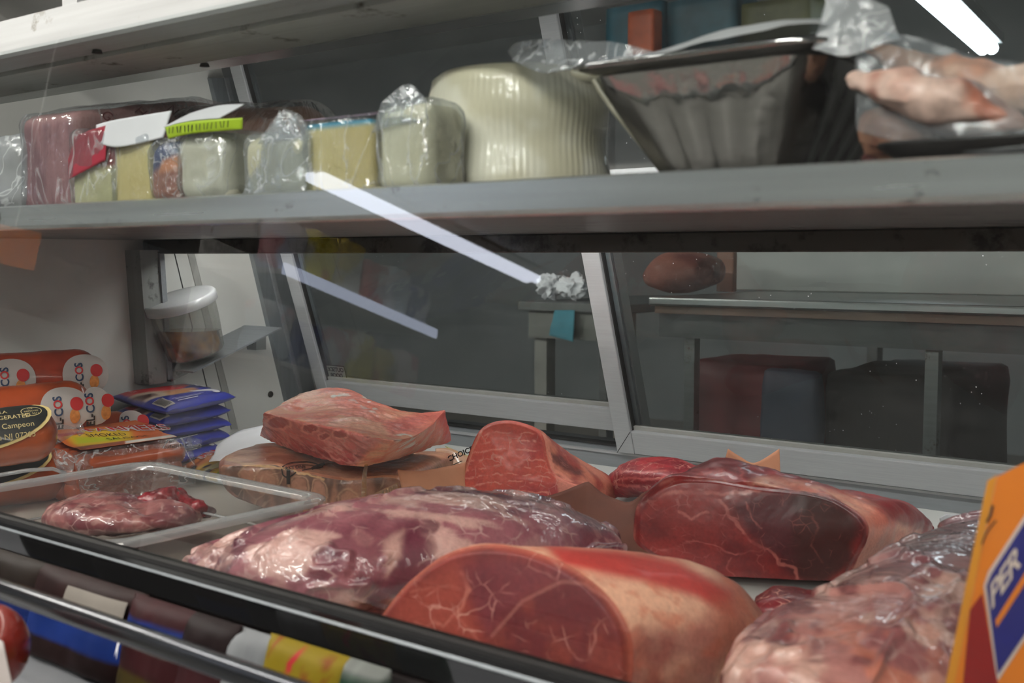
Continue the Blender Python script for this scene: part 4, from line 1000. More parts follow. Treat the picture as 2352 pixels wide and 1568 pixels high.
def ribbon(name, pts, w, parent, fn, mat=M_PRINT):
    C = catmull(np.array(pts, float), 8); T = np.gradient(C, axis=0); T /= np.linalg.norm(T, axis=1, keepdims=True); nn = np.stack([-T[:, 1], T[:, 0]], 1)
    A, B = C + nn * w / 2, C - nn * w / 2; q = np.vstack([A, B]); n = len(C)
    return mesh_obj(name, fn(q[:, 0], q[:, 1]), [[k, k + 1, n + k + 1, n + k] for k in range(n - 1)], mat, parent, False)
ribbon('stamp_arc', arc, 2.6, loin, loin_top)
ribbon('stamp_arc', [(650, 1076), (690, 1066), (726, 1070)], 1.0, loin, loin_top)
def stamp_text(x, y):
    px = 655 + x * 1.0; py = 1078 - x * 0.075 - y + 0.0016 * (x - 30) ** 2
    return loin_top(px, py, 0.0016)
lettering('stamp_lettering', 'RKS ONE', M_PRINT, loin, stamp_text, size=11.5, bold=0.25)
ribbon('stamp_banner', [(716, 1076), (728, 1070), (746, 1064)], 6.5, loin, loin_top)
ribbon('stamp_banner', [(694, 1080), (712, 1076), (735, 1074), (742, 1070)], 2.6, loin, loin_top)
def loin_front(px, py):
    return on_surface(LV, px, py, 0.003)
ribbon('stamp_tail', [(662, 1078), (662, 1092), (662, 1112)], 8, loin, loin_front)
ribbon('stamp_tail', [(647, 1076), (650, 1090), (660, 1096), (670, 1092), (680, 1084)], 3.2, loin, loin_front)
M_YFILM = film('yellowish_film_fold', (240, 216, 150), haze=0.10, gloss=0.2, rough=0.12, bump=0.7)
sheet('film_fold', M_YFILM, loin, [at_d(838, 1064, 1.40), at_d(832, 1100, 1.385), at_d(828, 1165, 1.375)], [at_d(846, 1066, 1.40), at_d(842, 1100, 1.39), at_d(840, 1165, 1.38)], noise=0.003, rows=10, cols=24)
sheet('film_fold', M_YFILM, loin, [at_d(800, 1165, 1.37), at_d(850, 1138, 1.38), at_d(912, 1108, 1.395)], [at_d(830, 1172, 1.37), at_d(890, 1150, 1.38), at_d(920, 1125, 1.395)], noise=0.003, rows=8, cols=24)

# ---- long vacuum-packed cut in the middle foreground
V, F, caps = blob([at_h(440, 1312, -0.300), at_h(560, 1300, -0.292), at_h(720, 1300, -0.285), at_h(930, 1265, -0.280), at_h(1150, 1245, -0.284), at_h(1300, 1250, -0.298), at_h(1392, 1262, -0.310)],
                  [0.030, 0.060, 0.080, 0.084, 0.078, 0.060, 0.04], [0.020, 0.034, 0.046, 0.048, 0.045, 0.033, 0.02], n=210, m=300, power=2.2, endround=0.05)
creases = ridge(np.stack([V[:, 0], V[:, 1] * 0.35, V[:, 2]], 1), 26, 3, 81)
V = displace(V, F, 0.010, 8, 4, 83); nn = normals(V, F); V = V - nn * (smooth(0.9, 0.99, creases) * 0.004)[:, None]
V = press(V, DECK + 0.001)
def paint_long(V, uv):
    n1, n2, n3 = fbm(V, 15, 3, 85), fbm(V, 40, 4, 86), fbm(np.stack([V[:, 0] + V[:, 1] * 0.6, (V[:, 1] - V[:, 0] * 0.6) * 3.5, V[:, 2] * 3], 1), 12, 4, 87)
    c = mix(lin((154, 94, 102)), lin((104, 46, 62)), smooth(0.42, 0.62, n1))
    c = mix(c, lin((210, 168, 158)), smooth(0.48, 0.60, n3) * 0.75)
    c = mix(c, lin((198, 152, 144)), smooth(0.56, 0.66, n2) * 0.6)
    c = mix(c, lin((86, 34, 50)), smooth(0.62, 0.72, fbm(V, 34, 3, 88)) * 0.75)
    w2 = uv + ((n2 - 0.5) * 30)[:, None]
    c = mix(c, lin((130, 74, 82)), poly_mask(w2, [(760, 1250), (820, 1215), (880, 1220), (870, 1290), (800, 1300)], 10) * 0.75)
    c = mix(c, lin((96, 38, 54)), poly_mask(w2, [(910, 1200), (960, 1190), (1000, 1250), (960, 1330), (900, 1380), (880, 1330)], 14) * 0.7)
    c = mix(c, lin((204, 160, 148)), poly_mask(w2, [(880, 1240), (925, 1215), (920, 1280), (880, 1320)], 12) * 0.7)
    c = mix(c, lin((148, 84, 96)), smooth(1100, 1250, uv[:, 0]) * 0.45)
    return c, np.full(len(V), 0.5)
o = mesh_obj('vacuum_packed_cut', V, np.asarray(F).tolist() + caps, MT_WRAP, None, True, col=paint_long(V, proj(V))[0], fat=np.full(len(V), 0.5))
tag(o, 'long mauve vacuum-packed cut in clear film, lying right of the plastic tray', 'meat')
M_FILM = film('clear_wrap', crease=0.3, haze=0.04, gloss=0.12, rough=0.06, bump=0.8, bscale=34)
sheet('film_flap', M_FILM, o, [at_h(400, 1300, -0.31), at_h(520, 1262, -0.30), at_h(660, 1222, -0.285), at_h(720, 1205, -0.27)], [at_h(430, 1320, -0.30), at_h(560, 1285, -0.28), at_h(700, 1240, -0.255), at_h(760, 1215, -0.25)], noise=0.004, rows=10, cols=30)

# ---- vacuum-packed log at the right, running front to back
V, F, caps = blob([at_h(1790, 1700, -0.300), at_h(1950, 1575, -0.292), at_h(2110, 1455, -0.290), at_h(2225, 1360, -0.290), at_h(2320, 1285, -0.292), at_h(2380, 1245, -0.298)],
                  [0.05, 0.074, 0.076, 0.076, 0.066, 0.04], [0.040, 0.048, 0.050, 0.050, 0.044, 0.03], n=210, m=300, power=2.2, endround=0.06)
V = displace(V, F, 0.011, 9, 4, 93, np.where(proj(V)[:, 0] > 2000, 0.6, 1.0))
nn = normals(V, F); V = V - nn * (smooth(0.90, 0.99, ridge(V * np.array([1, 0.5, 1]), 20, 3, 94)) * 0.005)[:, None]; V = press(V, DECK + 0.001)
def paint_log(V, uv):
    n1, n2 = fbm(V * np.array([1, 0.5, 1]), 18, 4, 95), fbm(V * np.array([1, 0.5, 1]), 44, 4, 96)
    c = mix(lin((180, 124, 116)), lin((140, 80, 80)), smooth(0.42, 0.62, n1))
    c = mix(c, lin((212, 170, 156)), smooth(0.54, 0.64, n2) * 0.7)
    c = mix(c, lin((104, 44, 50)), smooth(0.60, 0.70, fbm(V, 40, 3, 98)) * 0.75)
    far = smooth(1340, 1240, uv[:, 1] + 0 * uv[:, 0]); c = mix(c, mix(lin((170, 128, 130)), lin((142, 92, 100)), smooth(0.4, 0.6, n1)), far * 0.8)
    c = mix(c, lin((196, 110, 78)), smooth(0.55, 0.65, fbm(V, 30, 3, 99)) * smooth(1380, 1480, uv[:, 1]) * 0.5)
    return c, np.full(len(V), 0.5)
tag(mesh_obj('vacuum_packed_log', V, np.asarray(F).tolist() + caps, MT_WRAP2, None, True, col=paint_log(V, proj(V))[0], fat=np.full(len(V), 0.4)), 'thick pinkish vacuum-packed log at the right, beside the orange sign', 'meat')

# ================================================================== paper under and around the meat
M_KRAFT = plain('brown_butcher_paper', (196, 136, 104), 0.8, var=0.08, vscale=40, bump=0.1, bscale=120)
M_KRAFT_SHADED = plain('brown_butcher_paper_shaded', (112, 60, 42), 0.75, var=0.12, vscale=30)  # shade on the side turned from the light, put into the brown
M_PAPER = plain('white_paper', (228, 228, 232), 0.7, var=0.03, vscale=30)
o = sheet('paper_sheet', M_KRAFT, None, [at_d(913, 1078, 1.425), at_d(960, 1082, 1.43), at_d(1030, 1070, 1.45), at_d(1072, 1060, 1.47)], [at_d(938, 1195, 1.40), at_d(985, 1200, 1.41), at_d(1040, 1190, 1.43), at_d(1075, 1185, 1.45)], noise=0.002)
tag(o, 'plain brown butcher paper between the loin pack and the upright wedge', 'paper')
o = sheet('paper_sheet', M_KRAFT_SHADED, None, [at_d(1165, 1166, 1.40), at_d(1250, 1142, 1.39), at_d(1340, 1110, 1.37), at_d(1352, 1108, 1.37), at_d(1385, 1132, 1.365), at_d(1440, 1152, 1.36), at_d(1475, 1132, 1.345), at_d(1515, 1114, 1.33)],
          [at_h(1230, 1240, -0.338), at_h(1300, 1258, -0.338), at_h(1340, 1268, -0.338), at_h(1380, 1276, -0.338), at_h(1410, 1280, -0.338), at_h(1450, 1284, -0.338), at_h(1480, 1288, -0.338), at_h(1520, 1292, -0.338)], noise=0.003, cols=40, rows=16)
tag(o, 'curled dark brown butcher paper holding up the front of the upright wedge', 'paper')  # the dark brown is shade put into the paper colour
o = sheet('paper_sheet', M_KRAFT, None, [at_d(1672, 1030, 1.44), at_d(1700, 1048, 1.44), at_d(1735, 1062, 1.44), at_d(1790, 1030, 1.44)], [at_d(1640, 1150, 1.43), at_d(1690, 1155, 1.43), at_d(1740, 1155, 1.43), at_d(1795, 1150, 1.43)], noise=0.002)
tag(o, 'brown butcher paper corners sticking up behind the large beef chunk', 'paper')
o = sheet('paper_sheet', M_KRAFT, None, [at_h(790, 1450, -0.325), at_h(870, 1412, -0.325), at_h(960, 1385, -0.325)], [at_h(830, 1500, -0.337), at_h(900, 1470, -0.337), at_h(980, 1450, -0.337)], noise=0.001)
tag(o, 'small brown paper edge poking out left of the largest round', 'paper')
o = sheet('paper_sheet', M_PAPER, None, [at_h(1340, 1310, -0.336), at_h(1420, 1290, -0.336), at_h(1500, 1300, -0.336), at_h(1700, 1380, -0.336)], [at_h(1420, 1400, -0.338), at_h(1560, 1460, -0.338), at_h(1760, 1430, -0.338), at_h(1850, 1420, -0.338)], noise=0.001)
tag(o, 'white liner paper on the deck under the beef chunk', 'paper')
o = sheet('paper_sheet', M_PAPER, None, [at_d(500, 1025, 1.80), at_d(520, 1003, 1.82), at_d(560, 985, 1.84), at_d(620, 975, 1.84)], [at_d(480, 1062, 1.66), at_d(540, 1060, 1.66), at_d(600, 1050, 1.66), at_d(660, 1045, 1.66)], noise=0.006, seed=9)
tag(o, 'crumpled white paper behind the short rib slab and loin pack', 'paper')
o = sheet('paper_scrap', M_PAPER, None, [at_h(2158, 1190, -0.325), at_h(2180, 1180, -0.322), at_h(2232, 1182, -0.33)], [at_h(2160, 1205, -0.337), at_h(2190, 1205, -0.337), at_h(2232, 1200, -0.337)], noise=0.002)
tag(o, 'small white paper scrap against the sill at the right', 'paper')

# ================================================================== packages on the deck
PT_GLOSS = painted('printed_glossy_pouch', rough=0.4, coat=0.22, coat_rough=0.12, bump=0.15, bscale=60)
PT_MATT = painted('printed_matt', rough=0.5, coat=0.15)
PT_DULL = painted('printed_dull_pouch', rough=0.6, spec=0.12)
M_WHITE_INK = plain('white_print', (226, 226, 230), 0.5, var=0.03)
M_CREAM_INK = plain('gold_print', (206, 186, 132), 0.5, var=0.04)
M_RED_INK = plain('red_print', (190, 34, 34), 0.5, var=0.05)
M_BLUE_INK = plain('dark_blue_print', (40, 60, 92), 0.5, var=0.05)
M_DARK_INK = plain('dark_print', (34, 30, 28), 0.5, var=0.05)
M_GOLDISH = plain('orange_print', (206, 132, 66), 0.5, var=0.2, vscale=200)
M_LABEL_W = plain('white_label', (184, 176, 172), 0.5, var=0.05, coat=0.3)

# ---- sausage chubs
def sausage_skin(name, rgb, var=0.18): return plain(name, rgb, 0.35, var=var, vscale=34, coat=0.7, coat_rough=0.1, bump=0.12, bscale=26)
M_CHUB = sausage_skin('rust_sausage_casing', (168, 62, 36))
M_CHUB2 = sausage_skin('orange_sausage_casing', (178, 76, 36))
M_CASING_END = film('clear_casing_end', crease=0.35, haze=0.08, gloss=0.15, rough=0.08, bump=0.9, bscale=40)
def lathe(A, B, prof, nseg=40):
    """Round body about the axis A-B; prof = (fraction along, radius)."""
    A, B = np.asarray(A, float), np.asarray(B, float); d = B - A; L = np.linalg.norm(d); d /= L
    u = np.cross(d, [0, 0, 1.0]); u /= np.linalg.norm(u); w = np.cross(u, d)
    V = []
    for t, r in prof:
        for j in range(nseg):
            a = 2 * math.pi * j / nseg; V.append(A + d * L * t + r * (math.cos(a) * u + math.sin(a) * w))
    return np.array(V), grid_faces(nseg, len(prof), True).tolist(), (A, d, L, u, w)
def chub_profile(r, L, n=9):
    p = []
    e = r * 0.9 / L
    for k in range(n): a = math.pi / 2 * k / (n - 1); p.append((e * (1 - math.cos(a)), max(r * math.sin(a), 0.0005)))
    for k in range(1, 10): p.append((e + (1 - 2 * e) * k / 10, r * (1 + 0.012 * math.sin(k * 1.9))))
    return p + [(1 - t, q) for t, q in p[:n]][::-1]
CAM_DIR = None
def chub(name, A, B, r, label, cat, mat, group=None, nseg=44):
    prof = chub_profile(r, np.linalg.norm(np.asarray(B) - np.asarray(A)))
    V, F, fr = lathe(A, B, prof, nseg)
    base = (np.asarray(A) + np.asarray(B)) / 2 - np.array([0, 0, r])
    t = thing(name, base, label, cat, group)
    mesh_obj('casing', displace(V, grid_faces(nseg, len(prof), True), 0.0012, 24, 3, int(A[2] * 1000) % 50), F, mat, t)
    A_, d, L, u, w = fr
    toc = CW - (np.asarray(A) + np.asarray(B)) / 2; ph0 = math.atan2(toc @ w, toc @ u)
    return t, fr, ph0
def cyl(fr, r, ph0):
    A_, d, L, u, w = fr
    return lambda s, c: np.array([A_ + d * a + r * (math.cos(ph0 + b / r) * u + math.sin(ph0 + b / r) * w) for a, b in zip(s, c)])
def oval_label(parent, fr, r, ph0, s0, ha, hb, mat, name='paper_label', dr=0.0022, c0=0.0):
    f = cyl(fr, r + dr, ph0); n = 40; V = [f([s0], [c0])[0]]
    for q in (0.35, 0.7, 1.0):
        for k in range(n):
            a = 2 * math.pi * k / n; V.append(f([s0 + ha * q * math.cos(a)], [c0 + hb * q * math.sin(a)])[0])
    F = [[0, 1 + k, 1 + (k + 1) % n] for k in range(n)]
    for j in range(2): F += [[1 + j * n + k, 1 + (j + 1) * n + k, 1 + (j + 1) * n + (k + 1) % n, 1 + j * n + (k + 1) % n] for k in range(n)]
    return mesh_obj(name, np.array(V), F, mat, parent)
def brand_label(t, fr, r, ph0, s0, ha=0.034, hb=0.036, c0=0.0):
    lb = oval_label(t, fr, r, ph0, s0, ha, hb, M_LABEL_W, c0=c0)
    # letters run round the chub, from bottom to top
    def rot(off, rr):
        f = cyl(fr, r + rr, ph0)
        sgn = 1.0 if (f([s0], [c0 + 0.01])[0][2] > f([s0], [c0])[0][2]) else -1.0
        hd = 1.0 if proj(f([s0 + 0.01], [c0]))[0, 0] > proj(f([s0], [c0]))[0, 0] else -1.0
        return lambda x, y: f(s0 + hd * (off - y), c0 + sgn * x)
    for (tx, x0, m) in (('EL', -0.031, M_DARK_INK), ('-', -0.0165, M_DARK_INK), ('C', -0.010, M_BLUE_INK), ('O', 0.001, M_RED_INK), ('S', 0.0125, M_BLUE_INK)):
        g = rot(-0.004, 0.0032); lettering('lettering', tx, m, lb, lambda x, y, g=g, x0=x0: g(x + x0, y), size=0.0165, bold=0.0004)
    oval_label(lb, fr, r, ph0, s0 + (0.016 if proj(cyl(fr, r, ph0)([s0 + 0.01], [c0]))[0, 0] > proj(cyl(fr, r, ph0)([s0], [c0]))[0, 0] else -0.016), 0.009, 0.010, M_RED_INK, 'emblem', 0.0034, c0 + 0.006)
    sg_ = 1.0 if proj(cyl(fr, r, ph0)([s0 + 0.01], [c0]))[0, 0] > proj(cyl(fr, r, ph0)([s0], [c0]))[0, 0] else -1.0
    oval_label(lb, fr, r, ph0, s0 + sg_ * 0.012, 0.007, 0.011, M_GOLDISH, 'figure', 0.0033, c0 - 0.012)
    return lb
GC = 'sausage chubs stacked at the left end'
A, B = at_d(-150, 884, 1.68), at_d(231, 858, 1.80); r = 0.0415
t, fr, ph = chub('sausage_chub', A, B, r, 'topmost rust-red sausage chub of the stack at the left end wall', 'sausage', M_CHUB, GC)
L = fr[2]
def s_at(fr, u):     # distance along the axis where a pixel column falls
    A_, d, L = fr[:3]; ss = np.linspace(0, L, 200); px = proj(A_ + d * ss[:, None])[:, 0]; return ss[np.argmin(np.abs(px - u))]
brand_label(t, fr, r, ph, s_at(fr, 186)); brand_label(t, fr, r, ph, s_at(fr, 20))
A, B = at_d(-150, 972, 1.55), at_d(214, 932, 1.67)
t, fr, ph = chub('sausage_chub', A, B, r, 'second rust-red sausage chub down, right under the topmost one', 'sausage', M_CHUB2, GC)
brand_label(t, fr, r, ph, s_at(fr, 134)); brand_label(t, fr, r, ph, s_at(fr, 205), 0.02, 0.03)
A, B = at_d(60, 1010, 1.78), at_d(222, 985, 1.86); r2 = 0.036
t, fr, ph = chub('sausage_chub', A, B, r2, 'third sausage chub, half hidden behind the black-labelled chubs', 'sausage', M_CHUB, GC)
brand_label(t, fr, r2, ph, s_at(fr, 214), 0.016, 0.03)
A, B = at_d(90, 1030, 1.64), at_d(305, 980, 1.74); r3 = 0.031
t, fr, ph = chub('sausage_chub', A, B, r3, 'rightmost small sausage chub beside the blue pouches', 'sausage', M_CHUB2, GC)
brand_label(t, fr, r3, ph, s_at(fr, 288), 0.022, 0.03); brand_label(t, fr, r3, ph, s_at(fr, 190), 0.02, 0.03)

# ---- two big chubs with black labels
M_HAM = sausage_skin('glossy_orange_brown_casing', (176, 84, 42), 0.14)
M_LABEL_K = plain('black_label', (40, 42, 40), 0.4, var=0.3, vscale=26, coat=0.4); M_GOLD = plain('cream_border', (214, 190, 128), 0.45, var=0.05)
def big_chub(A, B, r, label, with_text):
    t, fr, ph = chub('ham_chub', A, B, r, label, 'sausage', M_HAM, 'big chubs with black labels')
    f = cyl(fr, r, ph); e = s_at(fr, 92)
    sg = 1.0 if f([e], [0.01])[0][2] > f([e], [0])[0][2] else -1.0
    ct = 0.030 if with_text else 0.036
    oval_label(t, fr, r, ph, e - 0.125, 0.135, 0.050, M_GOLD, 'label_border', 0.0016, sg * ct)
    lb = oval_label(t, fr, r, ph, e - 0.125, 0.130, 0.0455, M_LABEL_K, 'black_label', 0.0022, sg * ct)
    if with_text:
        g = cyl(fr, r + 0.003, ph)
        for tx, yy, ee, sz in (('MADE IN U.S.A', 0.034, -0.062, 0.0078), ('KEEP REFRIGERATED', 0.0235, -0.036, 0.0088), ('by El Campeon', 0.0105, -0.034, 0.0098), ('Hillside NJ 07205', -0.003, -0.034, 0.0098)):
            lettering('lettering', tx, M_CREAM_INK, lb, lambda x, y, yy=yy, ee=ee: g(e + ee + 0.020 + x, sg * (yy + y)), size=sz, align='RIGHT')
        rr = np.linspace(0, 2 * np.pi, 40); 
        for kk in (1.0,):
            C = [(e - 0.014 + 0.0125 * math.cos(a), 0.033 + 0.0085 * math.sin(a)) for a in rr]
            q = np.array(C + [(e - 0.014 + 0.0117 * math.cos(a), 0.033 + 0.0077 * math.sin(a)) for a in rr])
            mesh_obj('seal_ring', g(q[:, 0], sg * q[:, 1]), [[k, k + 1, 41 + k - 0, 40 + k] for k in range(39)], M_CREAM_INK, lb, False)
        for tx, yy, sz in (('U.S.', 0.0372, 0.0042), ('INSPECTED', 0.0322, 0.0034), ('EST. 5411', 0.0272, 0.0042)):
            lettering('lettering', tx, M_CREAM_INK, lb, lambda x, y, yy=yy: g(e - 0.014 + x, sg * (yy + y)), size=sz, align='CENTER')
    # twisted clear casing end with a clip
    A_, d, L = fr[:3]; E = A_ + d * L
    return t, E, d
A, B = at_d(-260, 1036, 1.345), at_d(131, 990, 1.46)
t, E, d = big_chub(A, B, 0.036, 'upper ham chub with a black gold-lettered label at the left edge', True)
sheet('casing_end', M_CASING_END, t, [at_d(126, 968, 1.50), at_d(150, 976, 1.51), at_d(176, 984, 1.52), at_d(190, 990, 1.52)], [at_d(126, 1022, 1.48), at_d(150, 1010, 1.50), at_d(172, 998, 1.51), at_d(190, 993, 1.52)], noise=0.004, rows=14, cols=28)
tube('end_clip', M_CASING_END, t, [at_d(178, 982, 1.52), at_d(184, 976, 1.52), at_d(190, 990, 1.52), at_d(180, 996, 1.52)], 0.004, 8)
A, B = at_d(-200, 1124, 1.44), at_d(152, 1086, 1.58)
t, E, d = big_chub(A, B, 0.036, 'lower ham chub with a black label, behind the clear tray', False)
sheet('casing_end', M_CASING_END, t, [at_d(110, 1025, 1.46), at_d(150, 1035, 1.46), at_d(172, 1055, 1.46)], [at_d(140, 1100, 1.45), at_d(160, 1096, 1.46), at_d(168, 1080, 1.46)], noise=0.005, rows=12, cols=24)
M_STRIP = film('casing_seam', haze=0.3, gloss=0.25, rough=0.15)
tube('casing_seam', M_STRIP, t, [at_d(-20, 1094, 1.395), at_d(60, 1080, 1.415), at_d(120, 1076, 1.435), at_d(150, 1086, 1.45)], 0.0028, 6)

# ---- pack of smoked sausages in clear film with a printed card
pk = thing('sausage_pack', at_h(300, 1085, -0.338), 'clear film pack of smoked sausages with an orange and yellow printed card', 'food pack')
M_LINK = sausage_skin('smoked_sausage_skin', (172, 84, 52), 0.12)
pa, pb_ = at_h(182, 1040, -0.262), at_h(428, 1005, -0.262)      # near row of links, left to right end
ax_l = pb_ - pa; ax_l[2] = 0; Lk = np.linalg.norm(ax_l); ax_l /= Lk; ax_c = np.array([-ax_l[1], ax_l[0], 0])
if ax_c @ FWD < 0: ax_c = -ax_c
for layer in range(3):
    for k in range(4):
        a = pa + ax_c * (0.032 * k + 0.008) ; a = np.array([a[0], a[1], ZC - 0.283 - layer * 0.0198 + (0.002 if k % 2 else 0)])
        V, F, _ = lathe(a, a + ax_l * (Lk - 0.006 * layer), chub_profile(0.0165, Lk), 20)
        mesh_obj('sausage', V, F, M_LINK, pk)
def card_pt(s, t, dz=0.0):        # s along the pack (left to right), t from front edge to the back
    P = pa[None] + ax_l[None] * (s[:, None] * Lk) + ax_c[None] * (t[:, None] * 0.125)
    P[:, 2] = ZC - 0.2645 + dz + 0.0016 * np.sin(t * 12) + 0.020 * t; return P
def card_paint(s, t):
    q = np.stack([s, t], 1)
    c = np.tile(lin((222, 110, 44)), (len(s), 1))
    c = mix(c, lin((226, 186, 52)), poly_mask(q, [(0.05, 0.15), (0.6, 0.15), (0.72, 0.5), (0.5, 0.85), (0.1, 0.7)], 0.05))
    c = mix(c, lin((196, 200, 40)), poly_mask(q, [(0.1, 0.35), (0.5, 0.25), (0.55, 0.4), (0.15, 0.55)], 0.04))
    c = mix(c, lin((150, 82, 62)), poly_mask(q, [(0.0, 0.0), (0.45, 0.0), (0.5, 0.16), (0.0, 0.2)], 0.03))
    c = mix(c, lin((226, 222, 214)), poly_mask(q, [(0.45, 0.02), (1.0, 0.02), (1.0, 0.13), (0.5, 0.13)], 0.01))
    c = mix(c, lin((190, 36, 34)), poly_mask(q, [(0.02, 0.62), (0.3, 0.62), (0.3, 0.78), (0.02, 0.78)], 0.02))
    return c
cd = patch('printed_card', PT_MATT, pk, lambda s, t: card_pt(0.06 + s * 0.9, 0.10 + t * 0.86), 60, 40, card_paint)
def card_txt(x, y, s0, t0, sl=0.0): return card_pt(s0 + x / Lk, t0 + (y + x * sl) / 0.125, 0.0012)
lettering('lettering', 'FARMERS', M_WHITE_INK, cd, lambda x, y: card_txt(x, y, 0.36, 0.66, -0.25), size=0.030, bold=0.0012, spacing=0.95)
lettering('lettering', 'FARMERS', M_RED_INK, cd, lambda x, y: card_pt(0.36 + x / Lk, 0.66 + (y - x * 0.25) / 0.125, 0.0018), size=0.030, spacing=0.95)
lettering('lettering', 'SMOKED', M_DARK_INK, cd, lambda x, y: card_txt(x, y, 0.30, 0.52, -0.2), size=0.014)
lettering('lettering', 'SAUSAGE', M_DARK_INK, cd, lambda x, y: card_txt(x, y, 0.42, 0.36, -0.2), size=0.014)
def pack_front(px, py): 
    n_ = -ax_c; p0_ = pa - ax_c * 0.0135
    return np.array([at_plane(a, b, p0_, n_) for a, b in zip(px, py)])
lettering('lot_code', 'LOT#25101195', M_INK, pk, lambda x, y: pack_front(378 + x, 1030 - x * 0.12 - y), size=8.5, bold=0.1)
lettering('lot_code', '07  10', M_INK, pk, lambda x, y: pack_front(378 + x, 1018 - x * 0.10 - y), size=6.5, bold=0.1)
M_PFILM = film('sausage_pack_film', crease=0.3, haze=0.02, fres=0.3, gloss=0.2, rough=0.07, bump=0.9, bscale=42)
sheet('film', M_PFILM, pk, [card_pt(np.array([x]), np.array([0.0]), 0.004)[0] for x in (-0.06, 0.3, 0.7, 1.04)], [np.array([*(pa + ax_l * Lk * x - ax_c * 0.014)[:2], DECK + 0.012]) for x in (-0.05, 0.3, 0.7, 1.03)], noise=0.004, rows=16, cols=40, bulge=-ax_c * 0.004)
sheet('film_end', M_PFILM, pk, [at_d(432, 1000, 1.74), at_d(450, 1006, 1.75), at_d(464, 1010, 1.75)], [at_d(424, 1036, 1.70), at_d(446, 1034, 1.74), at_d(463, 1028, 1.75)], noise=0.003, rows=8, cols=16)

# ---- stack of five blue pouches of frankfurters
GB_ = 'stack of blue pouches by the end wall'
def pouch(zt, zb, corners, name, label, cat, group, paint, mat, wav=0.0015, seed=0, marks=None):
    """corners: four photo pixels (left, near, right, back) at the pouch's mid height."""
    zm = (zt + zb) / 2; C = [at_h(u, v, zm) for u, v in corners]
    nu, nv = 60, 60; s, t = np.meshgrid(np.linspace(0, 1, nu), np.linspace(0, 1, nv)); s, t = s.ravel(), t.ravel()
    P = lambda s, t: (C[0] * ((1 - s) * (1 - t))[:, None] + C[1] * (s * (1 - t))[:, None] + C[2] * (s * t)[:, None] + C[3] * ((1 - s) * t)[:, None])
    prof = (np.clip(1 - np.abs(2 * s - 1) ** 5, 0, 1) * np.clip(1 - np.abs(2 * t - 1) ** 5, 0, 1)) ** 0.6
    seal = 1 - smooth(0, 0.15, prof)
    wob = (fbm(np.stack([s * 3 + seed, t * 3, s * 0], 1), 1.3, 3, seed) - 0.5) * 0.016 * seal
    hh = (zt - zb) / 2
    top, bot = P(s, t), P(s, t)
    link = 0.0018 * np.abs(np.sin(s * math.pi * 5)) * prof
    top[:, 2] += hh * prof + wob + link + 0.0006; bot[:, 2] += -hh * prof + wob - 0.0006
    F = grid_faces(nu, nv); n = nu * nv
    V = np.vstack([top, bot]); FF = np.vstack([F, F[:, ::-1] + n]).tolist()
    edge = list(range(nu)) + [r * nu + nu - 1 for r in range(1, nv)] + [(nv - 1) * nu + c for c in range(nu - 2, -1, -1)] + [r * nu for r in range(nv - 2, 0, -1)]
    for a, b in zip(edge, edge[1:] + edge[:1]): FF.append([a, a + n, b + n, b])
    th = thing(name, np.array([*P(np.array([.5]), np.array([.5]))[0][:2], ZC + zb]), label, cat, group)
    ct, cbm = paint(s, t, True), paint(s, t, False)
    mesh_obj('pouch', V, FF, mat, th, True, col=np.vstack([ct, cbm]))
    def on_top(a, b, dz=0.0012):
        a, b = np.asarray(a, float), np.asarray(b, float); pr = (np.clip(1 - np.abs(2 * a - 1) ** 5, 0, 1) * np.clip(1 - np.abs(2 * b - 1) ** 5, 0, 1)) ** 0.6
        q = P(a, b); se = 1 - smooth(0, 0.15, pr)
        wo = (fbm(np.stack([a * 3 + seed, b * 3, a * 0], 1), 1.3, 3, seed) - 0.5) * 0.016 * se
        q[:, 2] += hh * pr + wo + 0.0018 * np.abs(np.sin(a * math.pi * 5)) * pr + dz + 0.0006; return q
    return th, on_top
def blue_paint(s, t, top):
    q = np.stack([s, t], 1); c = np.tile(lin((34, 46, 156)), (len(s), 1))
    if not top: return mix(np.tile(lin((150, 84, 78)), (len(s), 1)), lin((40, 40, 130)), smooth(0.36, 0.46, np.maximum(np.abs(s - .5), np.abs(t - .5))))
    c = mix(c, lin((206, 38, 44)), poly_mask(q, [(0.05, 0.05), (0.42, 0.03), (0.50, 0.5), (0.30, 0.8), (0.05, 0.85)], 0.02))
    c = mix(c, lin((190, 170, 150)), poly_mask(q, [(0.30, 0.03), (0.60, 0.03), (0.70, 0.62), (0.45, 0.72)], 0.03))
    c = mix(c, lin((190, 130, 84)), poly_mask(q, [(0.42, 0.35), (0.66, 0.32), (0.66, 0.72), (0.46, 0.74)], 0.05))
    c = mix(c, lin((96, 62, 54)), poly_mask(q, [(0.36, 0.02), (0.55, 0.02), (0.56, 0.22), (0.42, 0.24)], 0.03))
    c = mix(c, lin((222, 222, 228)), poly_mask(q, [(0.58, 0.62), (0.70, 0.60), (0.80, 0.90), (0.70, 0.92)], 0.02))
    return c
tiers = [(-0.232, -0.254, (255, 912), (384, 948), (542, 912), (440, 888), 3), (-0.254, -0.276, (268, 945), (370, 976), (530, 943), (440, 915), 5), (-0.276, -0.297, (285, 972), (372, 1002), (532, 972), (445, 945), 7), (-0.297, -0.318, (300, 1003), (390, 1034), (530, 1000), (450, 972), 9), (-0.318, -0.338, (310, 1028), (400, 1062), (520, 1036), (450, 1004), 11)]
words = ['topmost of the five blue frankfurter pouches, its red and white print showing', 'second blue frankfurter pouch from the top of the stack', 'middle blue frankfurter pouch of the stack of five', 'fourth blue frankfurter pouch from the top of the stack', 'lowest blue frankfurter pouch of the stack']
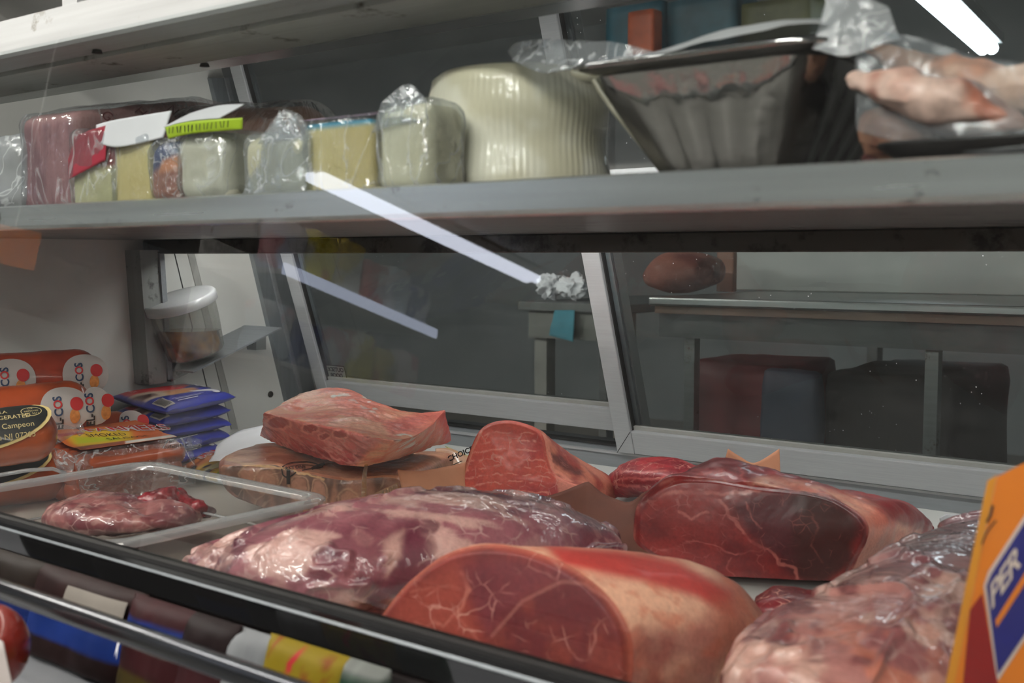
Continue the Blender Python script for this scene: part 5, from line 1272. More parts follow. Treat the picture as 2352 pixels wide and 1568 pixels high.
for k, (zt_, zb_, l, n_, r_, b_, sd_) in enumerate(tiers):
    th, on = pouch(zt_, zb_, [l, n_, r_, b_], 'frankfurter_pouch', words[k], 'food pack', GB_, blue_paint, PT_GLOSS, seed=sd_)
    bc = patch('barcode_label', M_LABEL_W, th, lambda s, t: on(0.72 + s * 0.22, 0.02 + t * 0.14, 0.0014), 8, 6)
    for j in range(11):
        x = 0.735 + j * 0.0175
        mesh_obj('bar', on([x, x + 0.008, x + 0.008, x], [0.03, 0.03, 0.13, 0.13], 0.0024), [[0, 1, 2, 3]], M_DARK_INK, bc, False)
    a = np.linspace(0, 2 * np.pi, 24, endpoint=False)
    mesh_obj('round_mark', on(np.r_[0.86, 0.86 + 0.045 * np.cos(a)], np.r_[0.80, 0.80 + 0.045 * np.sin(a)], 0.0020), [[0, 1 + j, 1 + (j + 1) % 24] for j in range(24)], M_WHITE_INK, th, False)
    if k == 0:
        lettering('lettering', 'US', M_WHITE_INK, th, lambda x, y: on(0.30 + x, 0.84 + y * 1.0, 0.002), size=0.19, bold=0.008)
        lettering('lettering', 'FLAVOR', M_WHITE_INK, th, lambda x, y: on(0.10 + x * 0.6, 0.10 + y, 0.002), size=0.08)
    for j in range(3):
        xx = 0.80 + 0.05 * j
        mesh_obj('print_line', on([xx, xx + 0.012, xx + 0.012, xx], [0.22, 0.22, 0.66 - 0.08 * j, 0.66 - 0.08 * j], 0.002), [[0, 1, 2, 3]], M_WHITE_INK, th, False)

# ---- flat printed pack under the pouches
def flat_paint(s, t, top):
    q = np.stack([s, t], 1); c = np.tile(lin((214, 174, 60)), (len(s), 1))
    c = mix(c, lin((206, 120, 50)), smooth(0.6, 0.7, t)); c = mix(c, lin((212, 204, 150)), poly_mask(q, [(0, 0.38), (1, 0.38), (1, 0.5), (0, 0.5)], 0.02))
    c = mix(c, lin((40, 36, 30)), poly_mask(q, [(0.3, 0.22), (1, 0.22), (1, 0.32), (0.3, 0.32)], 0.01)); c = mix(c, lin((222, 222, 220)), 1 - smooth(0.16, 0.2, t))
    n = fbm(np.stack([s * 8, t * 8, s * 0], 1), 1, 2, 3)
    c = mix(c, lin((120, 150, 50)), smooth(0.56, 0.62, n) * poly_mask(q, [(0, 0.2), (0.5, 0.2), (0.5, 0.36), (0, 0.36)], 0.02)); c = mix(c, lin((190, 70, 50)), smooth(0.6, 0.64, fbm(np.stack([s * 9, t * 9, s * 0], 1), 1, 2, 8)) * (t < 0.4))
    for (x, y) in ((0.08, 0.70), (0.2, 0.55), (0.06, 0.42)): c = mix(c, lin((34, 32, 30)), 1 - smooth(0.7, 1.0, np.sqrt(((s - x) / 0.09) ** 2 + ((t - y) / 0.05) ** 2)))
    return c
th, on = pouch(-0.321, -0.338, [(400, 1085), (520, 1105), (660, 1062), (480, 1040)], 'printed_pack', 'yellow and orange printed pack lying flat between tray and white paper', 'food pack', None, lambda s, t, top: flat_paint(t, 1 - s, top), PT_GLOSS, seed=21)
for dz, m, b in ((0.0022, M_WHITE_INK, 0.012), (0.003, M_RED_INK, 0.0)):
    lettering('lettering', 'SAN ANG', m, th, lambda x, y, dz=dz: on(0.20 - y, 0.42 + x, dz), size=0.20, bold=b, spacing=0.9)

# ---- vacuum bag with CHOICE print behind the loin
M_CHOICE = plain('tan_printed_bag', (196, 150, 116), 0.4, var=0.1, coat=0.6)
ck = thing('printed_bag', at_h(1040, 1085, -0.338), 'tan plastic bag corner printed CHOICE, behind the loin pack', 'food pack')
sheet('bag', M_CHOICE, ck, [at_d(1000, 1030, 1.66), at_d(1035, 1030, 1.66), at_d(1080, 1050, 1.66)], [at_d(1000, 1120, 1.62), at_d(1045, 1120, 1.62), at_d(1080, 1120, 1.62)], noise=0.002)
sheet('green_edge', plain('pale_green_edge', (196, 200, 130), 0.5), ck, [at_d(1022, 1024, 1.665), at_d(1080, 1048, 1.665)], [at_d(1034, 1032, 1.66), at_d(1080, 1056, 1.66)], noise=0.0003, rows=4, cols=12)
ckp, ckn = at_d(1050, 1060, 1.632), FWD * -1.0
lettering('lettering', 'CHOICE', M_INK, ck, lambda x, y: np.array([at_plane(1030 + a * 0.93 - b * 0.35, 1060 - a * 0.40 - b * 0.93, ckp, ckn) for a, b in zip(x, y)]), size=17, bold=0.5)
for k in range(2):
    ribbon('print_line', [(1034 + k * 3, 1070 + k * 7), (1062 + k * 3, 1058 + k * 7)], 2.0, ck, lambda x, y: np.array([at_plane(a, b, ckp, ckn) for a, b in zip(x, y)]), M_INK)

# ================================================================== clear tray with meat
M_TRAY = film('clear_polycarbonate', (214, 208, 202), haze=0.05, gloss=0.14, rough=0.10, bump=0.12, bscale=14)
M_TRAYRIM = film('clear_polycarbonate_rim', (220, 220, 218), haze=0.26, gloss=0.30, rough=0.12, bump=0.1, bscale=14)
hr = -0.258
cn = [at_h(232, 1260, hr), at_h(775, 1141, hr), at_h(340, 1057, hr)]           # near, right, back corners of the rim
eY, eX = cn[1] - cn[0], cn[1] - cn[2]
o0 = cn[0] - eX                                                                  # far-left corner
def tray_ring(h, inset, r, n=9):
    lx, ly = np.linalg.norm(eX), np.linalg.norm(eY)
    pts = rounded_rect(inset, lx - inset, inset, ly - inset, r, n)
    ux, uy = eX / lx, eY / ly
    return np.array([o0 + ux * a + uy * b + np.array([0, 0, h]) for a, b in pts])
tray = thing('food_tray', np.array([*(o0 + eX / 2 + eY / 2)[:2], DECK]), 'clear plastic food tray with rounded corners at the left front', 'tray')
DH = -(ZC + hr - DECK)
rings_obj('rim', M_TRAYRIM, tray, [tray_ring(-0.006, 0.0, 0.03), tray_ring(-0.001, 0.0, 0.03), tray_ring(0.0012, 0.003, 0.03), tray_ring(0.0015, 0.012, 0.028), tray_ring(-0.001, 0.016, 0.027), tray_ring(-0.006, 0.017, 0.026)], False)
rings_obj('wall', M_TRAY, tray, [tray_ring(-0.006, 0.017, 0.026), tray_ring(-0.03, 0.020, 0.028), tray_ring(DH + 0.012, 0.026, 0.03), tray_ring(DH + 0.003, 0.030, 0.03), tray_ring(DH + 0.001, 0.04, 0.03)], True)
tube('wall_ridge', M_TRAYRIM, tray, np.vstack([tray_ring(DH + 0.040, 0.0245, 0.03), tray_ring(DH + 0.040, 0.0245, 0.03)[:1]]), 0.0016, 6)
V, F, caps = blob([at_h(120, 1182, -0.300), at_h(220, 1178, -0.296), at_h(330, 1178, -0.297), at_h(450, 1172, -0.303)], [0.03, 0.060, 0.062, 0.03], [0.013, 0.019, 0.018, 0.012], n=120, m=120)
V = displace(V, F, 0.008, 24, 4, 103); V[:, 2] = np.maximum(V[:, 2], DECK + 0.003)
def paint_tray(V, uv):
    n1, n2 = fbm(V, 30, 4, 105), fbm(V, 80, 3, 106)
    c = mix(lin((150, 92, 90)), lin((112, 54, 60)), smooth(0.4, 0.6, n1)); c = mix(c, lin((184, 140, 132)), smooth(0.56, 0.66, n2) * 0.6)
    return c, np.full(len(V), 0.5)
add_meat('tray_meat', V, F, caps, MT_WRAP, paint_tray, 'pinkish wet meat piece lying in the clear tray')
V, F, caps = blob([at_h(335, 1160, -0.292), at_h(372, 1146, -0.284), at_h(420, 1160, -0.292), at_h(488, 1182, -0.304)], [0.012, 0.020, 0.020, 0.010], [0.010, 0.016, 0.012, 0.007], n=80, m=100)
V = displace(V, F, 0.011, 55, 4, 113)
add_meat('tray_trimming', V, F, caps, MT_DARK, lambda V, uv: (mix(lin((128, 30, 40)), lin((84, 16, 24)), smooth(0.4, 0.6, fbm(V, 60, 3, 115))), np.full(len(V), 0.3)), 'ragged dark red meat trimming at the back of the clear tray')

# ================================================================== orange price sign at the right
M_ORANGE = plain('orange_card', (222, 122, 24), 0.55, var=0.04); M_REDC = plain('red_card_print', (140, 24, 22), 0.5, var=0.05); M_BLUEC = plain('blue_card_print', (34, 34, 112), 0.5, var=0.05)
M_EDGE = plain('orange_card_edge', (214, 140, 34), 0.6, var=0.06); M_PALE = plain('pale_card_print', (206, 186, 176), 0.6, var=0.05)
sp, sn = at_d(2290, 1300, 0.60), None
yw_ = math.radians(YAW - 16); sn = np.array([math.sin(yw_), -math.cos(yw_), 0.0]); sn = sn / np.linalg.norm(sn)
def sg_pt(pts, lift=0.0): return np.array([at_plane(u, v, sp + sn * lift, sn) for u, v in pts])
sign = thing('price_sign', np.array([*at_plane(2320, 1568, sp, sn)[:2], DECK]), 'orange price sign with a blue banner standing at the right edge', 'sign')
outl = [(2290, 1094), (2420, 1016), (2420, 1900), (2150, 1900)]
def plate(name, mat, pts, l0, l1, parent):
    A, B = sg_pt(pts, l1), sg_pt(pts, l0); n = len(pts)
    return mesh_obj(name, np.vstack([A, B]), [list(range(n)), list(range(n, 2 * n))[::-1]] + [[k, (k + 1) % n, (k + 1) % n + n, k + n] for k in range(n)], mat, parent, False)
def to_deck(pts):
    return pts
Z = sg_pt(outl); 
# the card stands on the deck: find the pixel row where its plane meets the deck
def row_at_deck(u):
    for v in range(1500, 3500, 4):
        if at_plane(u, v, sp, sn)[2] <= DECK + 0.001: return v
    return 3500
def left_edge(v): return 2290 - (v - 1094) * (2290 - 2193) / (1568 - 1094)
vb = row_at_deck(2200)
card = plate('card', M_ORANGE, [(2290, 1094), (2480, 1000), (2480, row_at_deck(2480)), (left_edge(vb), vb)], -0.002, 0.0, sign)
plate('card_edge', M_EDGE, [(2290, 1090), (2268, 1104), (left_edge(vb) - 22, vb), (left_edge(vb), vb)], -0.006, -0.0005, sign)
plate('red_panel', M_REDC, [(2256, 1362), (2292, 1568), (2310, 1680), (2190, 1680), (2212, 1568), (2228, 1400)], 0.0, 0.0006, card)
plate('banner_outline', M_PALE, [(2259, 1345), (2270, 1312), (2420, 1080), (2420, 1370), (2290, 1566)], 0.0, 0.0004, card)
bn_ = plate('blue_banner', M_BLUEC, [(2266, 1345), (2277, 1318), (2420, 1096), (2420, 1358), (2292, 1548)], 0.0, 0.0009, card)
plate('orange_bar', M_ORANGE, [(2286, 1424), (2420, 1210), (2420, 1238), (2290, 1440)], 0.0, 0.0013, card)
lettering('lettering', 'PER', M_PALE, card, lambda x, y: sg_pt([(2276 + a * 0.56 - b * 0.06, 1402 - a * 0.86 - b * 1.0) for a, b in zip(x, y)], 0.0016), size=80, spacing=0.9, bold=1.5)
ribbon('side_mark', [(2281, 1160), (2274, 1185), (2266, 1200)], 6, card, lambda x, y: sg_pt(list(zip(x, y)), 0.0012), M_DARK_INK)
ribbon('side_mark', [(2288, 1195), (2268, 1220), (2255, 1250)], 4, card, lambda x, y: sg_pt(list(zip(x, y)), 0.0012), M_DARK_INK)

# ================================================================== front bin below the rail
bn = thing('front_bin', (( X0 + X1) / 2, 0.44, 0.0), 'low bin with a chrome fence rail along the front of the case', 'bin')
M_BIN = plain('grey_white_bin_floor', (112, 114, 118), 0.5, var=0.06); M_BIN_B = plain('dark_bin_wall', (34, 30, 30), 0.5, var=0.3)  # the bin's shade is put into these floor and wall colours
ZB = ZC - 0.335
box('bin_floor', M_BIN, bn, X0, X1, 0.33, 0.527, ZB - 0.012, ZB)
box('bin_wall', M_BIN_B, bn, X0, X1, 0.527, 0.548, ZB - 0.012, ZC - 0.276)
box('bin_front', M_BIN_B, bn, X0, X1, 0.325, 0.33, 0.0, ZB - 0.002)
extrude_yz('fence_rail', plain('dark_polished_rail', (60, 62, 66), 0.2, metal=0.7), bn, [(0.400, ZC - 0.2300), (0.3975, ZC - 0.233), (0.3965, ZC - 0.2375), (0.3975, ZC - 0.242), (0.400, ZC - 0.2445), (0.404, ZC - 0.2445), (0.404, ZC - 0.230)], X0, X1, True)
for x in (-1.5, -0.2): box('rail_post', M_CHROME, bn, x, x + 0.006, 0.399, 0.403, ZB, ZC - 0.242)
def bin_pack(u0, u1, v, yy, label, paint_rgb, name='bin_pouch', th=0.02, top=-0.262, lean=0.02, extra=None):
    """A pouch standing in the bin, leaning on its back wall."""
    x0, x1 = at_y(u0, v, yy)[0], at_y(u1, v, yy)[0]
    nu, nv = 30, 20; s, t = np.meshgrid(np.linspace(0, 1, nu), np.linspace(0, 1, nv)); s, t = s.ravel(), t.ravel()
    pr = (np.clip(1 - np.abs(2 * s - 1) ** 4, 0, 1) * np.clip(1 - np.abs(2 * t - 1) ** 6, 0, 1)) ** 0.6
    P = np.stack([x0 + (x1 - x0) * s, yy - lean * (1 - t), ZB + 0.001 + (ZC + top - ZB) * t], 1)
    A, B = P.copy(), P.copy(); nz = (fbm(P, 40, 3, int(abs(u0)) % 90) - 0.5) * 0.006
    A[:, 1] -= th / 2 * pr + nz * pr; B[:, 1] += th / 2 * pr
    A[:, 1] -= 0.0004
    n = len(P); F = grid_faces(nu, nv); V = np.vstack([A, B])
    edge = list(range(nu)) + [r * nu + nu - 1 for r in range(1, nv)] + [(nv - 1) * nu + c for c in range(nu - 2, -1, -1)] + [r * nu for r in range(nv - 2, 0, -1)]
    FF = np.vstack([F, F[:, ::-1] + n]).tolist() + [[a, a + n, b + n, b] for a, b in zip(edge, edge[1:] + edge[:1])]
    c = paint_rgb(s, t); c = np.vstack([c, c])
    o = mesh_obj(name, V, FF, PT_DULL, None, True, col=c); tag(o, label, 'food pack', 'packages in the front bin')
    fn = lambda a, b, dz=0.0015: np.stack([x0 + (x1 - x0) * np.asarray(a), yy - lean * (1 - np.asarray(b)) - th / 2 * (np.clip(1 - np.abs(2 * np.asarray(a) - 1) ** 4, 0, 1) * np.clip(1 - np.abs(2 * np.asarray(b) - 1) ** 6, 0, 1)) ** 0.6 - dz - 0.003, ZB + 0.001 + (ZC + top - ZB) * np.asarray(b)], 1)
    return o, fn
def shaded_rgb(*stops):
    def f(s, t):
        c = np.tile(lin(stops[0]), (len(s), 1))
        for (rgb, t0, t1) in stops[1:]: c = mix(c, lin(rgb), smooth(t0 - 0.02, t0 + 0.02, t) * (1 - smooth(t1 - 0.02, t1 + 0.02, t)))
        n = fbm(np.stack([s * 7, t * 3, s * 0], 1), 1.0, 3, 4); return c * (0.14 + 0.14 * n)[:, None]  # print colours darkened all over: shade of the unlit bin painted in
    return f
o, fn = bin_pack(-60, 120, 1330, 0.505, 'brown and blue sausage pouch at the far left of the front bin', shaded_rgb((58, 44, 34), ((24, 60, 150), 0.35, 0.72)))
o, fn = bin_pack(95, 345, 1390, 0.505, 'dark red pouch with a bright blue stripe and a pale label in the bin', shaded_rgb((62, 28, 26), ((22, 70, 176), 0.30, 0.66)))
patch('pale_label', plain('shaded_label', (118, 112, 104), 0.6, var=0.15), o, lambda s, t: fn(0.42 + s * 0.5, 0.70 + t * 0.22), 8, 6)  # pale label darkened by the same painted bin shade
o, fn = bin_pack(315, 470, 1470, 0.502, 'pouch with a white star and blue, red and gold bands in the bin', shaded_rgb((86, 28, 34), ((24, 80, 190), 0.62, 0.80), ((196, 190, 180), 0.56, 0.62), ((120, 100, 22), 0.1, 0.3)))
st = [(0.10 + (0.07 if k % 2 == 0 else 0.028) * math.sin(2 * math.pi * k / 10), 0.56 + (0.20 if k % 2 == 0 else 0.08) * math.cos(2 * math.pi * k / 10)) for k in range(10)]
mesh_obj('star', np.vstack([fn([0.10], [0.56], 0.003), fn([p[0] for p in st], [p[1] for p in st], 0.003)]), [[0, 1 + k, 1 + (k + 1) % 10] for k in range(10)], M_WHITE_INK, o, False)
o, fn = bin_pack(440, 560, 1490, 0.502, 'dark maroon pouch left of the white package in the bin', shaded_rgb((44, 18, 20), ((90, 40, 46), 0.3, 0.6)))
o, fn = bin_pack(525, 640, 1500, 0.505, 'plain white package in the front bin', shaded_rgb((226, 232, 236)), top=-0.264)
o, fn = bin_pack(625, 815, 1540, 0.505, 'yellow printed pouch with red and orange spots in the front bin', lambda s, t: mix(mix(np.tile(lin((112, 96, 14)), (len(s), 1)), lin((104, 54, 18)), smooth(0.5, 0.62, fbm(np.stack([s * 6, t * 4, s * 0], 1), 1, 3, 6))), lin((150, 30, 40)), smooth(0.62, 0.68, fbm(np.stack([s * 6, t * 4, s * 0], 1), 1, 3, 16))))
o, fn = bin_pack(800, 900, 1568, 0.505, 'green and white pouch at the right of the yellow one in the bin', shaded_rgb((200, 206, 200), ((30, 90, 60), 0.6, 0.9)))
# a pack of red sausages standing in the near left corner of the bin
pv = at_h(-30, 1500, -0.30)
V, F, _ = lathe(np.array([pv[0] - 0.02, 0.42, ZB + 0.033]), np.array([pv[0] + 0.028, 0.435, ZB + 0.034]), chub_profile(0.032, 0.11), 30)
t_ = thing('red_sausage', (pv[0], 0.43, ZB), 'red sausage with a white label at the bottom left corner', 'sausage')
A, B = at_d(-120, 1480, 0.74), at_d(38, 1500, 0.72)
V, F, _ = lathe(A, B, chub_profile(0.03, np.linalg.norm(B - A)), 30)
mesh_obj('casing', V, F, sausage_skin('red_sausage_casing', (150, 40, 28)), t_)
sheet('white_label', M_LABEL_W, t_, [at_d(-40, 1462, 0.706), at_d(2, 1470, 0.700), at_d(8, 1482, 0.698)], [at_d(-40, 1600, 0.70), at_d(10, 1600, 0.695), at_d(34, 1600, 0.692)], noise=0.0005, rows=6, cols=12)

# ================================================================== goods on the shelf
def rbox(x0, x1, y0, y1, z0, z1, r, n=22, noise=0.0, nscale=20, seed=0):
    """Rounded block as one skin; returns V, F."""
    L = np.linspace(-1, 1, n); a, b = np.meshgrid(L, L); a, b = a.ravel(), b.ravel(); o = np.ones_like(a)
    faces = [np.stack(q, 1) for q in ((a, b, o), (b, a, -o), (o, a, b), (-o, b, a), (b, o, a), (a, -o, b))]
    bm = bmesh.new()
    h = np.array([(x1 - x0) / 2, (y1 - y0) / 2, (z1 - z0) / 2]); c = np.array([(x0 + x1) / 2, (y0 + y1) / 2, (z0 + z1) / 2])
    r = min(r, h.min() * 0.98)
    for P in faces:
        Q = P * h; inner = np.clip(Q, -(h - r), h - r); d = Q - inner; l = np.maximum(np.linalg.norm(d, axis=1, keepdims=True), 1e-9)
        W = c + inner + d / l * r
        vs = [bm.verts.new(p) for p in W]
        for q in grid_faces(n, n): bm.faces.new([vs[i] for i in q])
    bmesh.ops.remove_doubles(bm, verts=bm.verts, dist=1e-5); bmesh.ops.recalc_face_normals(bm, faces=bm.faces); bm.normal_update(); bm.verts.index_update()
    V = np.array([tuple(v.co) for v in bm.verts]); NN = np.array([tuple(v.normal) for v in bm.verts]); F = [[v.index for v in f.verts] for f in bm.faces]; bm.free()
    if noise:
        V = V + NN * ((fbm(V, nscale, 3, seed) - 0.5) * 2 * noise)[:, None]
        V[:, 2] = np.maximum(V[:, 2], z0)
    return V, F
PT_CHEESE = painted('waxy_cheese_and_ham', rough=0.4, coat=0.5, coat_rough=0.12, bump=0.12, bscale=50)
M_WRAP = film('shelf_cling_film', crease=0.28, cscale=16, haze=0.05, gloss=0.3, rough=0.10, bump=1.2, bscale=30, stretch=(1, 1, 0.35))
M_WRAP_H = film('milky_bag', crease=0.4, cscale=22, haze=0.14, gloss=0.18, rough=0.10, bump=1.0, bscale=26)
def span(u0, u1, vt, Y):
    return at_y(u0, 380, Y)[0], at_y(u1, 380, Y)[0], at_y((u0 + u1) / 2, vt, Y)[2]
S0 = SH + 0.0006
def block(name, u0, u1, vt, Y, depth, label, cat, paint, r=0.006, noise=0.001, seed=1, wrap=True, wmat=None, group=None, nscale=24, zt=None, rise=0.0):
    x0, x1, z1 = span(u0, u1, vt, Y); z1 = zt or z1
    t = thing(name, ((x0 + x1) / 2, Y + depth / 2, S0), label, cat, group)
    V, F = rbox(x0, x1, Y, Y + depth, S0, z1, r, 26, noise, nscale, seed)
    cc = paint(V, (V - [x0, Y, S0]) / [x1 - x0, depth, z1 - S0])
    lift = lambda V: np.stack([V[:, 0], V[:, 1], S0 + (V[:, 2] - S0) * (1 + rise * np.clip((V[:, 1] - Y) / 0.15, 0, 1))], 1)
    mesh_obj('body', lift(V), F, PT_CHEESE, t, True, col=cc)
    if wrap:
        V, F = rbox(x0 - 0.002, x1 + 0.002, Y - 0.0045, Y + depth + 0.002, S0 + 0.001, z1 + 0.0035, r + 0.002, 38, 0.0026, 46, seed + 5)
        mesh_obj('film', lift(V), F, wmat or M_WRAP, t)
    return t, (x0, x1, z1)
def two(c1, c2, sc=24, seed=3, stretch=(1, 1, 1)):
    return lambda V, q: mix(lin(c1), lin(c2), smooth(0.35, 0.65, fbm(V * np.array(stretch), sc, 4, seed)))
YS = 0.622
# milky bag at the far left
V, F = rbox(*[at_y(u, 380, 0.63)[0] for u in (-90, 44)], 0.63, 0.74, S0, at_y(0, 305, 0.63)[2], 0.02, 26, 0.006, 26, 4)
tag(mesh_obj('plastic_bag', V, F, film('cloudy_bag', crease=0.35, haze=0.32, gloss=0.2, rough=0.12, bump=1.0, bscale=24), None), 'milky plastic bag at the far left of the shelf', 'bag')
# ham loaf
def ham_paint(V, q):
    c = two((176, 122, 124), (146, 98, 104), 30, 5, (3, 3, 0.6))(V, q); c = mix(c, lin((206, 150, 146)), smooth(0.86, 0.98, q[:, 2]) * 0.7)
    return mix(c, lin((214, 166, 160)), smooth(0.9, 1.0, q[:, 0]) * 0.6)
t, (x0, x1, z1) = block('ham_loaf', 46, 168, 262, 0.640, 0.30, 'long mauve ham loaf in printed clear film at the left of the shelf', 'ham', ham_paint, r=0.012, noise=0.0025, rise=0.26)
M_SCRIPT = plain('brown_script_print', (112, 60, 62), 0.5, var=0.05)
for k, (tx, a, b) in enumerate((('Gran', 0.03, 0.98), ('Hot', 0.07, 1.06), ('Ham', 0.075, 0.98), ('Natural', 0.11, 1.12), ('Juice', 0.14, 1.06), ('Gran', 0.165, 1.17), ('Cooked', 0.20, 1.17), ('Ham', 0.245, 1.17))):
    lettering('film_print', tx, M_SCRIPT, t, lambda x, y, a=a, b=b: np.stack([np.full(len(x), x1 + 0.0028), 0.640 + a + x * 0.75 + y * 0.5, S0 + (z1 - S0) * b + y * 0.75 - x * 0.5], 1), size=0.017, shear=0.3)
# cheese with a red wrapper
def redcheese(V, q):
    c = two((222, 214, 168), (200, 194, 144), 18, 8)(V, q); return mix(c, lin((168, 40, 56)), smooth(0.52, 0.62, q[:, 2] + 0.10 * (q[:, 0] - 0.5)))
t, (x0, x1, z1) = block('cheese_block', 162, 258, 300, YS, 0.10, 'pale cheese block with a red plastic top, right of the ham loaf', 'cheese', redcheese, r=0.008)
sheet('red_wrapper', plain('red_plastic_wrap', (176, 46, 66), 0.3, coat=0.7), t, [np.array([x0 - 0.001, YS - 0.002, z1 - 0.026]), np.array([x0 + 0.02, YS - 0.003, z1 - 0.004]), np.array([x1, YS - 0.002, z1 + 0.003])], [np.array([x0 + 0.002, YS - 0.003, z1 - 0.046]), np.array([x0 + 0.02, YS - 0.005, z1 - 0.042]), np.array([x1 - 0.004, YS - 0.004, z1 - 0.030])], noise=0.002)
# butter-yellow block with white paper
t, (x0, x1, z1) = block('cheese_block', 262, 346, 318, YS + 0.004, 0.12, 'butter-yellow cheese block with white paper folded over its top', 'cheese', two((244, 228, 164), (228, 208, 138), 14, 9), r=0.004)
sheet('paper_fold', M_PAPER, t, [np.array([x0 - 0.022, YS, z1 + 0.016]), np.array([x0 + 0.02, YS - 0.002, z1 + 0.018]), np.array([x1 + 0.026, YS + 0.01, z1 + 0.022])], [np.array([x0 - 0.018, YS - 0.003, z1 + 0.000]), np.array([x0 + 0.02, YS - 0.004, z1 - 0.008]), np.array([x1 + 0.020, YS + 0.004, z1 - 0.002])], noise=0.0012)
# small crinkled bag with blue and orange print
def snack(V, q):
    c = two((176, 108, 84), (142, 76, 58), 22, 12)(V, q); c = mix(c, lin((40, 62, 110)), smooth(0.55, 0.7, q[:, 2] + 0.35 * (0.5 - q[:, 0]))); return mix(c, lin((222, 140, 84)), poly_mask(q[:, [0, 2]], [(0.4, 0.5), (1, 0.55), (1, 0.75), (0.5, 0.7)], 0.05))
block('snack_bag', 338, 408, 322, YS + 0.002, 0.06, 'crinkled small bag with blue and orange print between two cheeses', 'food pack', snack, r=0.014, noise=0.004, wmat=film('crinkled_film', crease=0.4, cscale=30, haze=0.08, gloss=0.3, rough=0.06, bump=1.6, bscale=60))
# white mozzarella with a label over its top
t, (x0, x1, z1) = block('mozzarella', 402, 512, 300, YS - 0.002, 0.09, 'lumpy white mozzarella under a white and lime green label', 'cheese', two((246, 242, 222), (226, 220, 196), 26, 14), r=0.016, noise=0.005, nscale=34)
M_LIME = plain('lime_green_label', (178, 208, 40), 0.5, var=0.08, coat=0.3)
sheet('white_label', M_PAPER, t, [np.array([x0 - 0.006, YS + 0.02, z1 + 0.020]), np.array([(x0 + x1) / 2, YS + 0.02, z1 + 0.024]), np.array([x1 + 0.003, YS + 0.02, z1 + 0.022])], [np.array([x0 - 0.010, YS - 0.006, z1 + 0.006]), np.array([(x0 + x1) / 2, YS - 0.008, z1 + 0.008]), np.array([x1 + 0.002, YS - 0.006, z1 + 0.008])], noise=0.001)
lm = sheet('green_band', M_LIME, t, [np.array([x0 - 0.007, YS - 0.0065, z1 + 0.0055]), np.array([(x0 + x1) / 2, YS - 0.0085, z1 + 0.0075]), np.array([x1 + 0.030, YS - 0.004, z1 + 0.0065])], [np.array([x0 - 0.003, YS - 0.006, z1 - 0.005]), np.array([(x0 + x1) / 2, YS - 0.008, z1 - 0.003]), np.array([x1 + 0.028, YS - 0.003, z1 - 0.003])], noise=0.0004, rows=6)
for k in range(16):
    xx = x0 + (x1 - x0 + 0.02) * (k + 0.5) / 16; dx = random.uniform(-0.002, 0.002)
    mesh_obj('band_mark', np.array([[xx, YS - 0.0095, z1 + 0.0045], [xx + 0.0012, YS - 0.0095, z1 + 0.0045], [xx + 0.0012 + dx, YS - 0.0093, z1 - 0.001], [xx + dx, YS - 0.0093, z1 - 0.001]]), [[0, 1, 2, 3]], M_DARK_INK, lm, False)
block('cheese_block', 517, 566, 318, YS + 0.03, 0.09, 'greenish yellow cheese block partly behind the mozzarella', 'cheese', two((204, 200, 128), (186, 184, 108), 16, 16), r=0.005)
# rolled ham behind
V, F, _ = lathe(at_y(480, 330, 0.78), at_y(735, 326, 0.78), chub_profile(0.036, 0.24), 40)
t = thing('rolled_ham', at_y(620, 380, 0.78) * [1, 1, 0] + [0, 0, S0], 'rolled pink ham in clear film lying behind the front cheeses', 'ham')
mesh_obj('body', V, F, plain('pale_pink_ham', (206, 156, 136), 0.4, var=0.12, coat=0.5), t); V, F, _ = lathe(at_y(420, 330, 0.78), at_y(756, 322, 0.78), chub_profile(0.041, 0.3), 40)
mesh_obj('film', displace(V, np.array([f for f in F if len(f) == 4]), 0.004, 24, 3, 8), F, M_WRAP, t)
# cheese knotted in a clear bag
t, (x0, x1, z1) = block('bagged_cheese', 560, 698, 312, YS - 0.002, 0.08, 'white cheese in a knotted crinkly clear bag', 'cheese', two((238, 230, 194), (222, 212, 170), 16, 18), r=0.01, noise=0.003, wmat=M_WRAP_H)
tz = at_y(655, 252, YS)[2]
sheet('bag_knot', M_WRAP_H, t, [np.array([x0 + 0.044, YS, tz]), np.array([x0 + 0.054, YS - 0.003, tz - 0.012]), np.array([x0 + 0.066, YS, tz - 0.004]), np.array([x1 + 0.002, YS, tz - 0.018])], [np.array([x0 - 0.006, YS - 0.004, S0 + 0.002]), np.array([x0 + 0.028, YS - 0.010, S0 + 0.001]), np.array([x0 + 0.055, YS - 0.008, S0 + 0.001]), np.array([x1 + 0.004, YS - 0.002, S0 + 0.004])], noise=0.006, rows=24, cols=40, seed=5)
sheet('bag_knot', M_WRAP_H, t, [np.array([x0 + 0.040, YS + 0.01, tz + 0.002]), np.array([x0 + 0.052, YS + 0.012, tz - 0.002])], [np.array([x0 + 0.018, YS, z1 - 0.006]), np.array([x1 - 0.01, YS, z1 - 0.004])], noise=0.005, rows=12, cols=20, seed=6)
# yellow block with a blue printed top
def bluecap(V, q):
    c = two((236, 218, 154), (222, 200, 128), 12, 20)(V, q); return mix(c, lin((60, 160, 190)), smooth(0.90, 0.935, q[:, 2]))
t, (x0, x1, z1) = block('cheese_block', 694, 854, 276, YS + 0.006, 0.065, 'wide yellow cheese block with a bright blue printed top', 'cheese', bluecap, r=0.006)
sheet('printed_top', plain('mixed_colour_print', (150, 130, 150), 0.4, var=0.6, vscale=60, coat=0.5), t, [np.array([x0, YS + 0.05, z1 + 0.010]), np.array([x1, YS + 0.05, z1 + 0.011])], [np.array([x0, YS + 0.006, z1 + 0.002]), np.array([x1, YS + 0.006, z1 + 0.002])], noise=0.001, rows=6)
